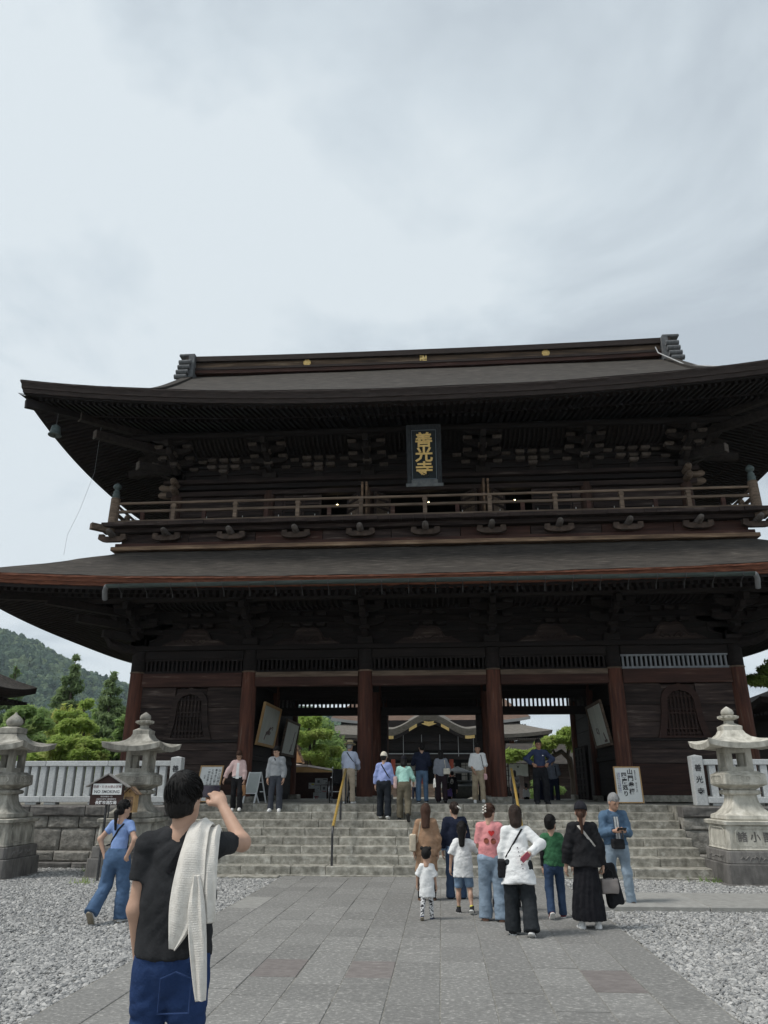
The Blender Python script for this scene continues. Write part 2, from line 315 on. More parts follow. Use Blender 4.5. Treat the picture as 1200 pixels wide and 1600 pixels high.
# paved path: every slab its own piece
bed = MB(); bed.box(PX0-.02, PX1+.02, 1.0, 17.4, -.05, .024)
path = tag(bed.obj('stone_path', dirt_m), kind='structure')
BASE[path.name] = (0,0,0)
pvm = {}
def paver_mesh(w, l, mt):
    k = (round(w,2), round(l,2), mt.name)
    if k not in pvm:
        q = MB(); q.box(-w/2, w/2, -l/2, l/2, -.04, .03, ch=.005); pvm[k] = q.mesh('paver', mt)
    return pvm[k]
ncol = 12; cw = (PX1-PX0)/ncol; LR = [.62,.70,.74,.80,.88]
for c in range(ncol):
    y = 2.2+rng.uniform(0,.7); border = c in (0, ncol-1)
    while y < 17.3:
        l = 1.25 if border else LR[int(rng.integers(5))]
        l = min(l, 17.32-y)
        if l < .2: break
        xx = PX0+cw*(c+.5); mt = paver_m
        if (c in (5,) and 8.3 < y < 9.1) or (c == 3 and 8.4 < y < 9.2) or (c == 10 and 7.6 < y < 8.4): mt = paver_red
        elif (c == 0 and 12.2 < y < 13.6) or (c == 7 and 14.2 < y < 14.8): mt = paver_lt
        piece('paver', paver_mesh(cw-.009, round(l-.010,2), mt), path, (xx, y+l/2, rng.uniform(-.004,.004)), (rng.uniform(-.004,.004), rng.uniform(-.004,.004), rng.uniform(-.003,.003)))
        y += l
# crossing stone kerb on the right, stepping slabs on the left
kb = MB()
xs = [2.45,4.1,5.9,7.6,9.4,11.2,13]
cross = bpy.data.objects.new('kerb_path', None); COL.objects.link(cross); cross['kind'] = 'structure'; BASE[cross.name] = (0,0,0)
for a, b in zip(xs, xs[1:]):
    q = MB(); q.box(a+.006, b-.006, 13.15, 14.8, -.05, .075, ch=.012); q.obj('slab', paver_lt, cross)
q = MB(); q.box(-6.3,-3.5,17.0,17.32,-.05,.05,ch=.01); tag(q.obj('kerb_strip', stone_step), kind='structure')
# ------------------------------------------------------------------ stone steps up to the gate
Y0, TR, RZ, Z0 = 17.42, .40, .1685, .05
SX0, SX1 = -6.55, 5.62
steps = bpy.data.objects.new('stone_steps', None); COL.objects.link(steps); steps['kind'] = 'structure'; BASE[steps.name] = (0,0,0)
q = MB(); q.box(SX0-.05, SX1+.15, Y0-.12, Y0+.6, -.05, Z0, ch=.012); q.obj('stone', stone_step, steps)
for k in range(8):
    ya = Y0+TR*k; za = Z0+RZ*k; x = SX0
    while x < SX1-.05:
        l = rng.uniform(.75, 1.5) if x+1.8 < SX1 else SX1-x
        if SX1-x-l < .4: l = SX1-x
        q = MB(); j = rng.uniform(-.008,.008); q.box(x+.003, x+l-.003, ya+j, ya+TR+.12, za-.02, za+RZ+rng.uniform(-.004,.004), ch=.014)
        q.obj('stone', stone_step, steps); x += l
ZF = Z0+RZ*8                     # floor of the gate, 1.398
yk = Y0+TR*8
terr = MB(); terr.box(-70, SX0, 19.6, 31.6, -.1, ZF-.012); terr.box(SX1, 70, 19.6, 31.6, -.1, ZF-.012); terr.box(SX0, SX1, yk+.1, 31.6, -.1, ZF-.006)
tag(terr.obj('terrace_ground', stone_step), kind='structure')
pf = bpy.data.objects.new('gate_pavement', None); COL.objects.link(pf); pf['kind'] = 'structure'; BASE[pf.name] = (0,0,0)
fl = MB(); fl.box(-.6,.6,-.45,.45,-.03,.004,ch=.006); flm = fl.mesh('slab', stone_step)
for i in range(10):
    for j in range(9): piece('slab', flm, pf, (SX0+.62+i*1.21, yk+.12+.46+j*.91, ZF))
# retaining walls: rough stones, one by one
def stone_block(x0, x1, z0, z1, y, parent, m, rough=.03, depth=.5):
    n = 12; k = 8; P = np.zeros((k+1, n+1, 3))
    for i in range(k+1):
        for j in range(n+1):
            u = j/n; v = i/k; e = min(u,1-u,v,1-v)
            P[i,j] = (x0+(x1-x0)*u, y-(.0 if e < .01 else .035+rng.uniform(-rough,rough)), z0+(z1-z0)*v)
    q = MB(); q.grid(P); q.box(x0, x1, y+.001, y+depth, z0, z1); return q.obj('stone', m, parent, smooth=35)
def retaining(name, label, x0, x1, y):
    w = thing(name, label, 'wall', ((x0+x1)/2, y, 0))
    rows = [(.0,.13,.5,1.3,stone_dark,.006),(.14,.36,.7,1.4,stone_wall,.008),(.37,.86,.8,1.25,stone_wall,.014),(.87,1.14,.7,1.3,stone_wall,.014),(1.15,1.385,.8,1.5,stone_dark,.01)]
    for i, (za, zb, la, lb, mm, rg) in enumerate(rows):
        x = x0; yy = y-(.42 if i == 0 else .22 if i == 1 else .04 if i == 4 else 0)
        while x < x1-.05:
            l = min(rng.uniform(la, lb), x1-x)
            if x1-x-l < .3: l = x1-x
            stone_block(x+.012, x+l-.012, za, zb, yy, w, mm, rg, .9 if i < 2 else .5); x += l
    return w
retaining('retaining_wall', 'rough grey stone retaining wall under the stone fence left of the steps', -17.5, SX0-.02, 19.2)
retaining('retaining_wall', 'grey stone retaining wall right of the steps, behind the pale lantern', SX1+.02, 16, 19.2)
# ------------------------------------------------------------------ the temple gate
YF, YM, YB = 23.0, 26.6, 30.2
CX = [-9.2,-5.6,-1.96,1.96,5.6,9.2]
gate = thing('temple_gate', 'huge dark two storeyed wooden temple gate with sweeping bark roofs above the steps', 'temple gate', (GX, YM, ZF))
G = GX
RC = .235
# ---- lower storey: columns on base stones
bs = MB(); bs.box(-.38,.38,-.38,.38,-.02,.16,ch=.02); bsm = bs.mesh('base_stone', stone_step)
cm = MB(); cm.tube([(0,0,.15),(0,0,1.2),(0,0,2.6),(0,0,3.80)],[RC,RC,RC*.985,RC*.96],20); colm = cm.mesh('column', wood_column, smooth=60)
ct = MB(); ct.tube([(0,0,3.80),(0,0,4.45)],[RC*.96,RC*.95],20); colt = ct.mesh('column_head', wood_dark, smooth=60)
rg = MB(); rg.lathe([(RC*.96,3.77),(RC*1.05,3.78),(RC*1.05,3.81),(RC*.96,3.82)],n=20); rgm = rg.mesh('column_ring', wood_grey, smooth=60)
for yy in (YF, YM, YB):
    for x in CX:
        piece('base_stone', bsm, gate, (G+x, yy, ZF)); c = piece('column', colm, gate, (G+x, yy, ZF))
        BASE[c.name] = (G+x, yy, ZF)
        piece('column_head', colt, c, (G+x, yy, ZF))
        if yy == YF: piece('column_ring', rgm, c, (G+x, yy, ZF))
def beam(name, x0, x1, y0, y1, z0, z1, m, parent=gate, ch=.012):
    q = MB(); q.box(x0, x1, y0, y1, z0, z1, ch=ch); return q.obj(name, m, parent)
# tie beams, slatted transoms, head and plate beams along the front, the middle row and the back
for i in range(5):
    a, b = G+CX[i]+RC-.02, G+CX[i+1]-RC+.02
    t = beam('tie_beam', a, b, YF-.15, YF+.15, 4.74, 5.16, wood_beam)
    if 0 < i < 4: beam('weathered_cap', a+.002, b-.002, YF-.165, YF+.12, 5.02, 5.175, wood_grey, t)
    n = int((b-a)/.135); q = MB(); w = (b-a)/n
    for k in range(n): q.box(a+w*(k+.29), a+w*(k+.71), YF-.05, YF+.03, 5.23, 5.56)
    q.box(a, b, YF-.075, YF+.06, 5.17, 5.235); q.box(a, b, YF-.075, YF+.06, 5.55, 5.60)
    tag(q.obj('transom_slats', mat('slat_pale', (.20,.215,.235), (.27,.29,.31), scale=8, bump=.2) if i == 4 else wood_dark, gate), kind='stuff')
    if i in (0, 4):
        beam('transom_dark_sheet', a, b, YF+.3, YF+.34, 5.17, 5.62, black_void)  # black sheet painting the dark of the open void behind the slats
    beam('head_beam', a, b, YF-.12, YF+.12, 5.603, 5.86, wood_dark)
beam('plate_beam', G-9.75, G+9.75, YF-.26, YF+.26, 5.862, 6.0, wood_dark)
for yy in (YM, YB):
    for i in range(5):
        a, b = G+CX[i]+RC-.02, G+CX[i+1]-RC+.02
        beam('head_beam', a, b, yy-.12, yy+.12, 5.0 if yy == YM else (4.72 if i == 2 else 4.95 if i == 1 else 5.12), 5.86, wood_dark)
        if i in (1,2,3) and yy == YM:
            beam('lintel', a, b, yy-.14, yy+.14, 4.18, 4.45, wood_dark)
            n = 22; q = MB(); w = (b-a)/n
            for k in range(n): q.box(a+w*(k+.25), a+w*(k+.7), yy-.03, yy+.03, 4.45, 4.74)
            q.box(a, b, yy-.05, yy+.05, 4.73, 4.80); tag(q.obj('transom_slats', wood_dark, gate), kind='stuff')
            beam('transom_board', a, b, yy-.05, yy+.05, 4.802, 5.0, wood_dark)
            if yy == YM:
                for s0, s1 in ((a, (G-1.54 if i == 2 else G-4.72 if i == 1 else G+2.49)), ((G+1.54 if i == 2 else G-2.52 if i == 1 else G+4.70), b)):
                    if (i == 1 and s0 == a) or (i == 3 and s1 == b): continue
                    beam('door_jamb', s0, s1, yy-.10, yy+.10, ZF, 4.18, wood_dark)
for x in CX:   # beams running front to back over the passage
    beam('cross_beam', G+x-.14, G+x+.14, YF+RC, YB-RC, 4.95, 5.5, wood_dark_y)
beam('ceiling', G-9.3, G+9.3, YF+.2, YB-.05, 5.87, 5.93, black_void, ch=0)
# outer bays: walls of wide boards with bell shaped windows
ZP = [1.60,1.93,2.46,2.86,3.17,3.62,4.12,4.74]
def bell(half, zb, zm, zt, top, n=14):
    pts = [(half*1.0, zb), (half*.90, zb+(zm-zb)*.25), (half*.815, zb+(zm-zb)*.5), (half*.765, zb+(zm-zb)*.8), (half*.745, zm)]
    for k in range(1, n):
        t = k/n*pi/2; pts.append((half*.745*cos(t)**.75, zm+(zt-zm)*sin(t)**.9))
    pts.append((0, zt+top)); return pts + [(-x, z) for x, z in pts[-2::-1]]
for sgn in (-1, 1):
    cxw = G+sgn*7.4; a, b = G+sgn*7.4-1.8+RC-.05, G+sgn*7.4+1.8-RC+.05
    win0, win1 = cxw-.70, cxw+.70
    for k in range(len(ZP)-1):
        za, zb = ZP[k], ZP[k+1]-.008; j = rng.uniform(-.008,.008)
        mt = wood_red if (k < 1 or (sgn > 0 and k < 2)) else wood_plank
        if za >= 3.16 and za < 4.5:
            w = [.60,.56,.5][min(2, k-4)]
            for p0, p1 in ((a, cxw-w), (cxw+w, b)):
                q = MB(); q.box(p0, p1, YF-.045+j, YF+.05, za, zb, ch=.008); q.obj('plank', mt, gate)
        else:
            q = MB(); q.box(a, b, YF-.045+j, YF+.05, za, zb, ch=.008); q.obj('plank', mt, gate)
    beam('sill_beam', a, b, YF-.09, YF+.08, 3.08, 3.16, wood_dark)
    beam('ground_sill', a, b, YF-.16, YF+.14, ZF+.02, ZF+.2, stone_step)
    wn_ = MB(); wn_.box(cxw-.62, cxw+.62, YF+.02, YF+.05, 3.17, 4.70); win = wn_.obj('bell_window', wood_plank, gate)
    fo, fi = bell(.76,3.165,4.1,4.68,.05), bell(.53,3.225,4.1,4.50,.03)
    q = MB(); q.ring(fo, fi, (cxw, YF-.12, 0), (1,0,0), (0,0,1), (0,.12,0)); q.obj('window_frame', wood_red if sgn > 0 else wood_plank, win, smooth=30)
    q = MB()
    for k in range(8):
        x = -.385+k*.11; u = abs(x)/.42; zt_ = 4.12+.36*math.sqrt(max(0, 1-u**2.4)); q.box(cxw+x-.026, cxw+x+.026, YF-.075, YF-.03, 3.2, zt_)
    for z, hw in ((3.27,.49),(3.40,.46),(3.84,.40),(3.95,.40),(4.33,.33)): q.box(cxw-hw, cxw+hw, YF-.085, YF-.04, z, z+.045)
    q.obj('window_lattice', wood_red if sgn > 0 else wood_plank, win)
    # side walls of the guardian rooms, along the passage and on the outside
    for xs_, nm in ((G+sgn*5.6, 'passage_wall'), (G+sgn*9.2, 'side_wall')):
        w_ = MB(); w_.box(xs_-.03, xs_+.03, YF+.1, YB-.1, ZF, 5.0); wl_ = w_.obj(nm, wood_dark_y, gate)
        for za, zb in ((1.55,2.05),(2.06,2.58),(2.75,3.2),(3.21,3.7),(3.71,4.2),(4.21,4.7)):
            for y0_, y1_ in ((YF+RC, YM-RC), (YM+RC, YB-RC)):
                q = MB(); s_ = -1 if nm == 'passage_wall' else 1
                q.box(xs_+(.03 if sgn*s_ > 0 else -.07), xs_+(.07 if sgn*s_ > 0 else -.03), y0_, y1_, za, zb, ch=.008); q.obj('plank', wood_dark_y, wl_)
        q = MB(); q.box(xs_-.11, xs_+.11, YF+RC, YB-RC, 2.59, 2.74, ch=.01); q.obj('wall_rail', wood_dark_y, wl_)
    beam('rear_wall', a, b, YB-.04, YB+.04, ZF, 5.0, wood_dark)
# open lattice door leaves of the passage
for x in (G+4.86,):
    d = MB(); d.box(x-.03, x+.03, YM-1.95, YM-.16, ZF+.06, ZF+1.62); dl = d.obj('door_leaf', wood_dark_y, gate)
    q = MB()
    for k in range(9): q.box(x-.055, x+.055, YM-1.94, YM-.17, ZF+.1+k*.185, ZF+.14+k*.185)
    for k in range(4): q.box(x-.06, x+.06, YM-1.95+k*.58, YM-1.88+k*.58, ZF+.05, ZF+1.66)
    q.obj('door_lattice', wood_dark_y, dl)
# ---- brackets
def arm(q, L, h, w, o, ax, mi=0):       # boat shaped bracket arm of length L along ax, bottom at o
    ax = Vector(ax); side = ax.cross(Vector((0,0,1)))
    poly = [(-L/2,h),(-L/2,h*.5),(-L/2+.12*L,h*.16),(-L/2+.26*L,0),(L/2-.26*L,0),(L/2-.12*L,h*.16),(L/2,h*.5),(L/2,h)]
    q.extr(poly, Vector(o)-side*w/2, ax, (0,0,1), side*w, mi)
bk = MB(); bk.add([(-.12,-.10,.01),(.12,-.10,.01),(.12,.10,.01),(-.12,.10,.01),(-.15,-.135,.05),(.15,-.135,.05),(.15,.135,.05),(-.15,.135,.05),(-.15,-.135,.12),(.15,-.135,.12),(.15,.135,.12),(-.15,.135,.12)],
    [(3,2,1,0),(0,1,5,4),(1,2,6,5),(2,3,7,6),(3,0,4,7),(4,5,9,8),(5,6,10,9),(6,7,11,10),(7,4,8,11),(8,9,10,11)])
blk_up = bk.mesh('bearing_block', mat('wood_block', (.066,.053,.045), (.12,.099,.084), scale=9, bump=.2, vary=.35)); blk_lo = bk.mesh('bearing_block', wood_dark)
def nose(q, y, z, up=.28):       # curled beam end pointing to -y
    pts = [(y+.5, z), (y+.2, z-.01), (y, z+.05), (y-.10, z+.15), (y-.06, z+.26), (y+.05, z+.27), (y+.09, z+.2)]
    q.tube([(0, a, b) for a, b in pts], [.11,.11,.10,.085,.07,.055,.04], 8)
def bracket_mesh(name, dz, step, m, tails=True, front_noses=2):
    q = MB(); q.box(-.25,.25,-.25,.25,.0,.26,ch=.03); bl = []
    z = .20
    arm(q, 1.35, .2, .17, (0,0,z), (1,0,0)); arm(q, 2*step+.25, .2, .17, (0,0,z), (0,-1,0))
    bl += [(-.55,0,z+.2),(.55,0,z+.2),(0,-step,z+.2)]
    z += dz
    arm(q, 1.95, .2, .17, (0,0,z), (1,0,0)); arm(q, 1.25, .2, .17, (0,-step,z), (1,0,0)); arm(q, 4*step+.25, .2, .17, (0,0,z), (0,-1,0))
    bl += [(-.85,0,z+.2),(.85,0,z+.2),(-.5,-step,z+.2),(.5,-step,z+.2),(0,-2*step,z+.2)]
    z += dz
    arm(q, 1.25, .2, .17, (0,-2*step,z), (1,0,0)); arm(q, 4*step+.9, .22, .18, (0,.2,z), (0,-1,0))
    bl += [(-.5,-2*step,z+.2),(.5,-2*step,z+.2)]
    if tails:
        q.bar((0,.1,z+.42),(0,-2*step-.45,z-.05),.17,.2); q.bar((0,.1,z+.75),(0,-3*step-.35,z+.12),.17,.2)
    nose(q, -2*step-.35, z-.1); 
    if front_noses > 1: nose(q, -2*step-.2, z+.3)
    arm(q, 1.3, .2, .17, (0,-3*step+.1,z+.30), (1,0,0)); bl += [(-.5,-3*step+.1,z+.5),(.5,-3*step+.1,z+.5)]
    return q.mesh(name, m, smooth=35), bl
lo_me, lo_bl = bracket_mesh('bracket_set', .34, .42, wood_dark)
up_me, up_bl = bracket_mesh('bracket_set', .27, .40, mat('wood_bracket', (.016,.013,.012), (.034,.027,.024), scale=8, bump=.3, vary=.2))
def put_bracket(me, bl, blk, x, y, z, rz=0, blocks=True):
    o = piece('bracket_set', me, gate, (x, y, z), (0,0,rz)); BASE[o.name] = (0,0,0)
    if blocks:
        for p in bl:
            b = link('bearing_block', blk, o); b.location = p
    return o
for x in CX: put_bracket(lo_me, lo_bl, blk_lo, G+x, YF, 6.0)
for s in (-1, 1):
    for yy in (YF, YM, YB): put_bracket(lo_me, lo_bl, blk_lo, G+s*9.2, yy, 6.0, pi/2*s, blocks=False)
    for yy in (YF,):
        q = MB()
        for L_, z_ in ((1.2,6.25),(2.0,6.6),(2.9,7.0)): q.bar((G+s*9.2, yy, z_), (G+s*(9.2+L_*.75), yy-L_*.75, z_+.06), .2, .22)
        nose_c = [(G+s*(9.2+t), yy-t, 5.9+dzz) for t, dzz in ((.1,.0),(.45,.02),(.7,.12),(.78,.25),(.68,.32))]
        q.tube(nose_c, [.15,.15,.13,.1,.06], 8); q.obj('corner_bracket', wood_dark, gate, smooth=35)
# wall boards, continuous arms and carved struts between the lower brackets
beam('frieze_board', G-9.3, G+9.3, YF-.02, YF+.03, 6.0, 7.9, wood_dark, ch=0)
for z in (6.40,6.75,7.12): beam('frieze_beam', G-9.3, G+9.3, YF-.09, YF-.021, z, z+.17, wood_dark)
for i in range(5):
    cx = G+(CX[i]+CX[i+1])/2
    half = [(0,.52),(.12,.56),(.26,.54),(.38,.46),(.45,.33),(.52,.22),(.64,.19),(.72,.22),(.78,.17),(.92,.12),(1.06,.02),(1.06,0)]
    poly = half[::-1]; poly = [(x, z) for x, z in poly]+[(-x, z) for x, z in half[1:]]
    q = MB(); q.extr(poly, (cx, YF-.16, 6.003), (1,0,0), (0,0,1), (0,.13,0))
    for s in (-1,1):
        q.tube([(cx+s*x, YF-.17, 6.0+z) for x, z in ((1.0,.03),(.86,.11),(.72,.17),(.60,.14),(.50,.16),(.42,.30),(.34,.44),(.2,.49),(.05,.46))], .022, 6)
        q.tube([(cx+s*x, YF-.17, 6.0+z) for x, z in ((.05,.1),(.16,.22),(.3,.25),(.36,.16),(.26,.1),(.2,.16))], .03, 6)
    q.obj('carved_strut', wood_plank, gate, smooth=30)
    for dx_ in (-.42, 0, .42):
        for z in (6.58, 6.93): piece('bearing_block', blk_lo, gate, (cx+dx_, YF-.15, z))
# purlins
for z, y, xx in ((7.28, YF-1.3, 10.6),): 
    q = MB(); q.tube([(G-xx, y, z), (G+xx, y, z)], .13, 10); q.obj('eave_purlin', wood_dark, gate, smooth=40)
    for s in (-1,1):
        q = MB(); q.tube([(G+s*10.5, YF-1.4, z), (G+s*10.5, YB+1.4, z)], .13, 10); q.obj('eave_purlin', wood_dark_y, gate, smooth=40)
def ribs(x0, x1, y0, z0, y1, z1, sp, m):
    q = MB()
    for k in range(int((x1-x0)/sp)):
        x = x0+sp*(k+.3); q.bar((x, y0, z0), (x, (y0+y1)/2-.05, (z0+z1)/2-.10), .06, .06); q.bar((x, (y0+y1)/2-.05, (z0+z1)/2-.10), (x, y1, z1), .06, .06)
    q.add([(x0,y0+.02,z0+.05),(x1,y0+.02,z0+.05),(x1,y1,z1+.05),(x0,y1,z1+.05)], [(0,1,2,3)])
    return tag(q.obj('eave_ribs', m, gate), kind='stuff')
for i in range(5): ribs(G+CX[i]+.7, G+CX[i+1]-.7, YF-.05, 7.18, YF-1.15, 7.36, .17, wood_dark)
# ---- eaves: rafters in two tiers, soffit, edge
def lift_fn(L, ex): return lambda s: L*min(1.15, abs(s))**ex
def eaves(hx, hy, o, zw, ze, lf, sp, m, mz, fas, zt, zb, fl_y):
    """hx, hy: half size of the wall plan; o: overhang; zw, ze: underside of the rafters at the wall and at the edge"""
    X, Y = hx+o, hy+o
    def zu(side, s, t): return zw+(ze+lf(s)-zw)*t
    for side in range(4):
        H, D = (hx, hy) if side % 2 == 0 else (hy, hx); E = H+o
        def pt(a, t, dz):      # a along the side, t outwards 0 at the wall
            d = D+o*t; z = zu(side, a/E, t)+dz
            return {0:(G+a, YM-d, z), 2:(G-a, YM+d, z), 1:(G+d, YM+a, z), 3:(G-d, YM-a, z)}[side]
        for tier, (t0, t1, dz, w, h) in enumerate(((0,.60,0,.095,.12),(.5,.93,.10,.085,.11))):
            q = MB(); n = int(2*E/sp)
            for k in range(n):
                a = -E+.12+(2*E-.24)*(k+.5)/n; th = max(t0, (abs(a)-H)/o+.03)
                if th > t1-.04: continue
                p = [pt(a-w/2,th,dz),pt(a+w/2,th,dz),pt(a+w/2,t1,dz),pt(a-w/2,t1,dz)]
                q.hexa(p+[(x,y,z+h) for x,y,z in p])
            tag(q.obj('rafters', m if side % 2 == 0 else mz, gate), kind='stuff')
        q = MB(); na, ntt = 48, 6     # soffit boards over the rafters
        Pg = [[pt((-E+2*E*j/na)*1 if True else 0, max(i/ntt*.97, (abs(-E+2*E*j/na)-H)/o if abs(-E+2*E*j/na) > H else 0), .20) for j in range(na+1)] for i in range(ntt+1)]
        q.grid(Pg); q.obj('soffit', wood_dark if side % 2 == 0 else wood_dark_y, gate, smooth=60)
        for t, wd, hh, dz in ((.60,.10,.14,.10),(.94,.12,.14,.20)):       # battens across the rafter ends
            q = MB(); nb = 40; av = np.linspace(-(H+o*t), H+o*t, nb+1)
            A = [[pt(a, t-.015, dz) for a in av], [pt(a, t+.02, dz) for a in av], [pt(a, t+.02, dz+hh) for a in av], [pt(a, t-.015, dz+hh) for a in av]]
            q.grid(A+[A[0]]); q.obj('eave_batten', wood_dark if side % 2 == 0 else wood_dark_y, gate)
        # thick layered edge of the roof
        q = MB(); nb = 220; av = np.linspace(-1, 1, nb+1); rows = []; jit = rng.normal(size=(8, nb+1))*.007
        def edge(f, inset, z): 
            aa = f*(E-inset); d = D+o-inset; zz = z+lf(f)
            return {0:(G+aa, YM-d, zz), 2:(G-aa, YM+d, zz), 1:(G+d, YM+aa, zz), 3:(G-d, YM-aa, zz)}[side]
        prof = [(.42, zb-.02), (.10, zb), (.085, zb+(zt-zb)*.33), (.05, zb+(zt-zb)*.36), (.04, zb+(zt-zb)*.68), (0, zt-.05), (.01, zt)]
        for ri, (ins, z) in enumerate(prof): rows.append([edge(f, ins+jit[ri][fi]*.8, z+(jit[ri][fi] if ri < 6 else 0)) for fi, f in enumerate(av)])
        q.grid(rows); q.obj('eave_edge', fas, gate, smooth=25)
lo_lift = lift_fn(.38, 3.0)
eaves(9.2, 3.6, 4.0, 7.62, 6.58, lo_lift, .2, wood_dark_y, wood_dark, fascia_low, 7.17, 6.90, 0)
# hip rafters under the corners
def hip(hx, hy, o, zw, ze, L):
    for sx in (-1,1):
        for sy in (-1,1):
            q = MB(); q.bar((G+sx*hx, YM+sy*hy, zw-.06), (G+sx*(hx+o*.95), YM+sy*(hy+o*.95), ze+L*.95-.04), .2, .26); q.obj('hip_rafter', wood_dark, gate)
hip(9.2, 3.6, 4.0, 7.62, 6.58, .38)
# lower roof surface
def skirt_roof(hx, hy, o, zt, lf, run, rise, power, m1, m2):
    for side in range(4):
        H, D = (hx, hy) if side % 2 == 0 else (hy, hx); E = H+o; na, nd = 96, 12; P = []
        for i in range(nd+1):
            d = run*i/nd; row = []
            for j in range(na+1):
                f = -1+2*j/na; a = f*(E-d); dd = D+o-d
                z = zt+rise*(i/nd)**power+lf(f)*(1-i/nd)**1.5+.012*sin(a*1.7+i)+.008*sin(a*5.1)
                row.append({0:(G+a, YM-dd, z), 2:(G-a, YM+dd, z), 1:(G+dd, YM+a, z), 3:(G-dd, YM-a, z)}[side])
            P.append(row)
        q = MB(); q.grid(P); q.obj('lower_roof', m1 if side % 2 == 0 else m2, gate, smooth=50)
skirt_roof(9.2, 3.6, 4.0, 7.17, lo_lift, 4.0, 2.25, 1.12, bark, bark_side)
# gutter along the lower front eave
yg = YF-4.0-.10
q = MB(); n = 40; xa, xb = -8.65, 8.45; P = []
for i in range(7):
    t = pi*(i/6); P.append([(G+xa+(xb-xa)*j/n, yg-.09*cos(t)*1, 6.99-.10*sin(t)) for j in range(n+1)])
q.grid(P); gut = q.obj('gutter', copper, gate, smooth=60)
for sx, x in ((-1, G+xa), (1, G+xb)):
    q = MB(); q.tube([(x, yg, 6.95), (x+sx*.04, yg+.02, 6.93), (x+sx*.10, yg+.10, 6.85), (x+sx*.16, yg+.30, 6.66)], .07, 8); q.obj('downpipe', mat('pipe_grey', (.14,.145,.15), (.2,.205,.21)), gate, smooth=50)
hk = MB(); hk.tube([(0,-.1,.02),(0,-.08,-.09),(0,.02,-.13),(0,.14,-.2),(0,.2,-.33)], .012, 5); hkm = hk.mesh('gutter_hook', metal_dark)
for k in range(24): piece('gutter_hook', hkm, gut, (G+xa+.35+k*.715, yg, 6.98))
# ---- balcony of the upper storey
YU, HU, HUY = 23.6, 8.77, 3.0
UX = [-8.77,-5.45,-1.98,1.98,5.45,8.77]
YBAL, HB = 22.1, 10.25; BD = YM-YBAL
beam('balcony_base', G-HB+.02, G+HB-.02, YBAL-.02, YBAL+.3, 9.0, 9.13, wood_pale)
beam('balcony_base', G-HB+.12, G+HB-.12, YBAL+.07, YBAL+.3, 9.132, 9.26, wood_beam)
for s in (-1,1):
    q = MB(); xa_ = G+s*(HB-.02); q.box(min(xa_, xa_-s*.3), max(xa_, xa_-s*.3), YBAL+.302, YM+BD, 9.0, 9.26, ch=.01); q.obj('balcony_base', wood_pale, gate)
    q = MB(); xa_ = G+s*(HB-.25); q.box(xa_-.05, xa_+.05, YBAL+.36, YM+BD, 9.262, 9.62); q.obj('balcony_panel', wood_beam, gate)
seg = np.linspace(-HB+.3, HB-.3, 10)
for i in range(9): beam('balcony_panel', G+seg[i]+.01, G+seg[i+1]-.01, YBAL+.2, YBAL+.28, 9.262, 9.60, wood_beam if i in (2,5,7,8) else wood_plank, ch=.006)
beam('balcony_beam', G-HB-.28, G+HB+.28, YBAL-.06, YBAL+.16, 9.60, 9.74, wood_plank)
q = MB()
for k in range(56):
    x0 = G-HB-.25+k*(2*HB+.5)/56; w = (2*HB+.5)/56; q.box(x0+.004, x0+w-.004, YBAL-.34+rng.uniform(-.02,.02), YU-.1, 9.742, 9.87)
q.box(G-HB-.2, G+HB+.2, YU-.1, YM+BD+.3, 9.742, 9.86)
tag(q.obj('balcony_floor', wood_plank, gate), kind='stuff')
# bracket noses under the balcony: one boat arm and a round beam end each
am = MB(); arm(am, .92, .17, .15, (0,-.06,0), (1,0,0)); am.box(-.45,-.28,-.14,.0,.17,.25); am.box(.28,.45,-.14,.0,.17,.25); amm = am.mesh('balcony_bracket', mat('wood_corbel', (.045,.032,.026), (.095,.068,.053), (.15,.115,.09), scale=6, bump=.3, vary=.2), smooth=30)
nm_ = MB(); nm_.tube([(0,.25,.20),(0,-.2,.20),(0,-.36,.23),(0,-.45,.25),(0,-.48,.27)], [.105,.105,.10,.08,.04], 10); nmm = nm_.mesh('beam_nose', wood_end, smooth=45)
for x in [-10.2,-8.4,-6.27,-4.15,-2.07,0,2.08,4.18,6.3,8.42,10.2]:
    o = piece('balcony_bracket', amm, gate, (G+x, YBAL+.05, 9.30), (0,0,0)); BASE[o.name] = (0,0,0); c = link('beam_nose', nmm, o); c.location = (0,0,.02)
for s in (-1,1):
    q = MB(); q.bar((G+s*9.6, YBAL+.6, 9.68), (G+s*10.75, YBAL-.5, 9.70), .2, .2); q.obj('corner_beam', wood_grey, gate)
    for yy in (23.9,26.0,28.1,30.2):
        o = piece('balcony_bracket', amm, gate, (G+s*(HB-.05), yy, 9.30), (0,0,pi/2*s)); BASE[o.name] = (0,0,0); c = link('beam_nose', nmm, o); c.location = (0,0,.02)
# railing
def rail(name, a, b, z0, z1, w, rnd=False):
    q = MB()
    if rnd: q.tube([(a[0],a[1],(z0+z1)/2), ((a[0]+b[0])/2+.0,(a[1]+b[1])/2,(z0+z1)/2-.015), (b[0],b[1],(z0+z1)/2)], (z1-z0)/2, 10)
    else: q.bar((a[0],a[1],(z0+z1)/2),(b[0],b[1],(z0+z1)/2), w, z1-z0)
    return q.obj(name, wood_grey, railing, smooth=40 if rnd else None)
q = MB(); q.box(G-HB+.05, G+HB-.05, YBAL-.14, YBAL+.04, 9.872, 10.0, ch=.01); railing = q.obj('balcony_railing', wood_grey, gate)
A_, B_ = (G-HB, YBAL-.05), (G+HB, YBAL-.05)
rail('rail', A_, B_, 10.28, 10.36, .10); rail('rail', (A_[0]-.1, A_[1]), (B_[0]+.1, B_[1]), 10.57, 10.66, .1, True)
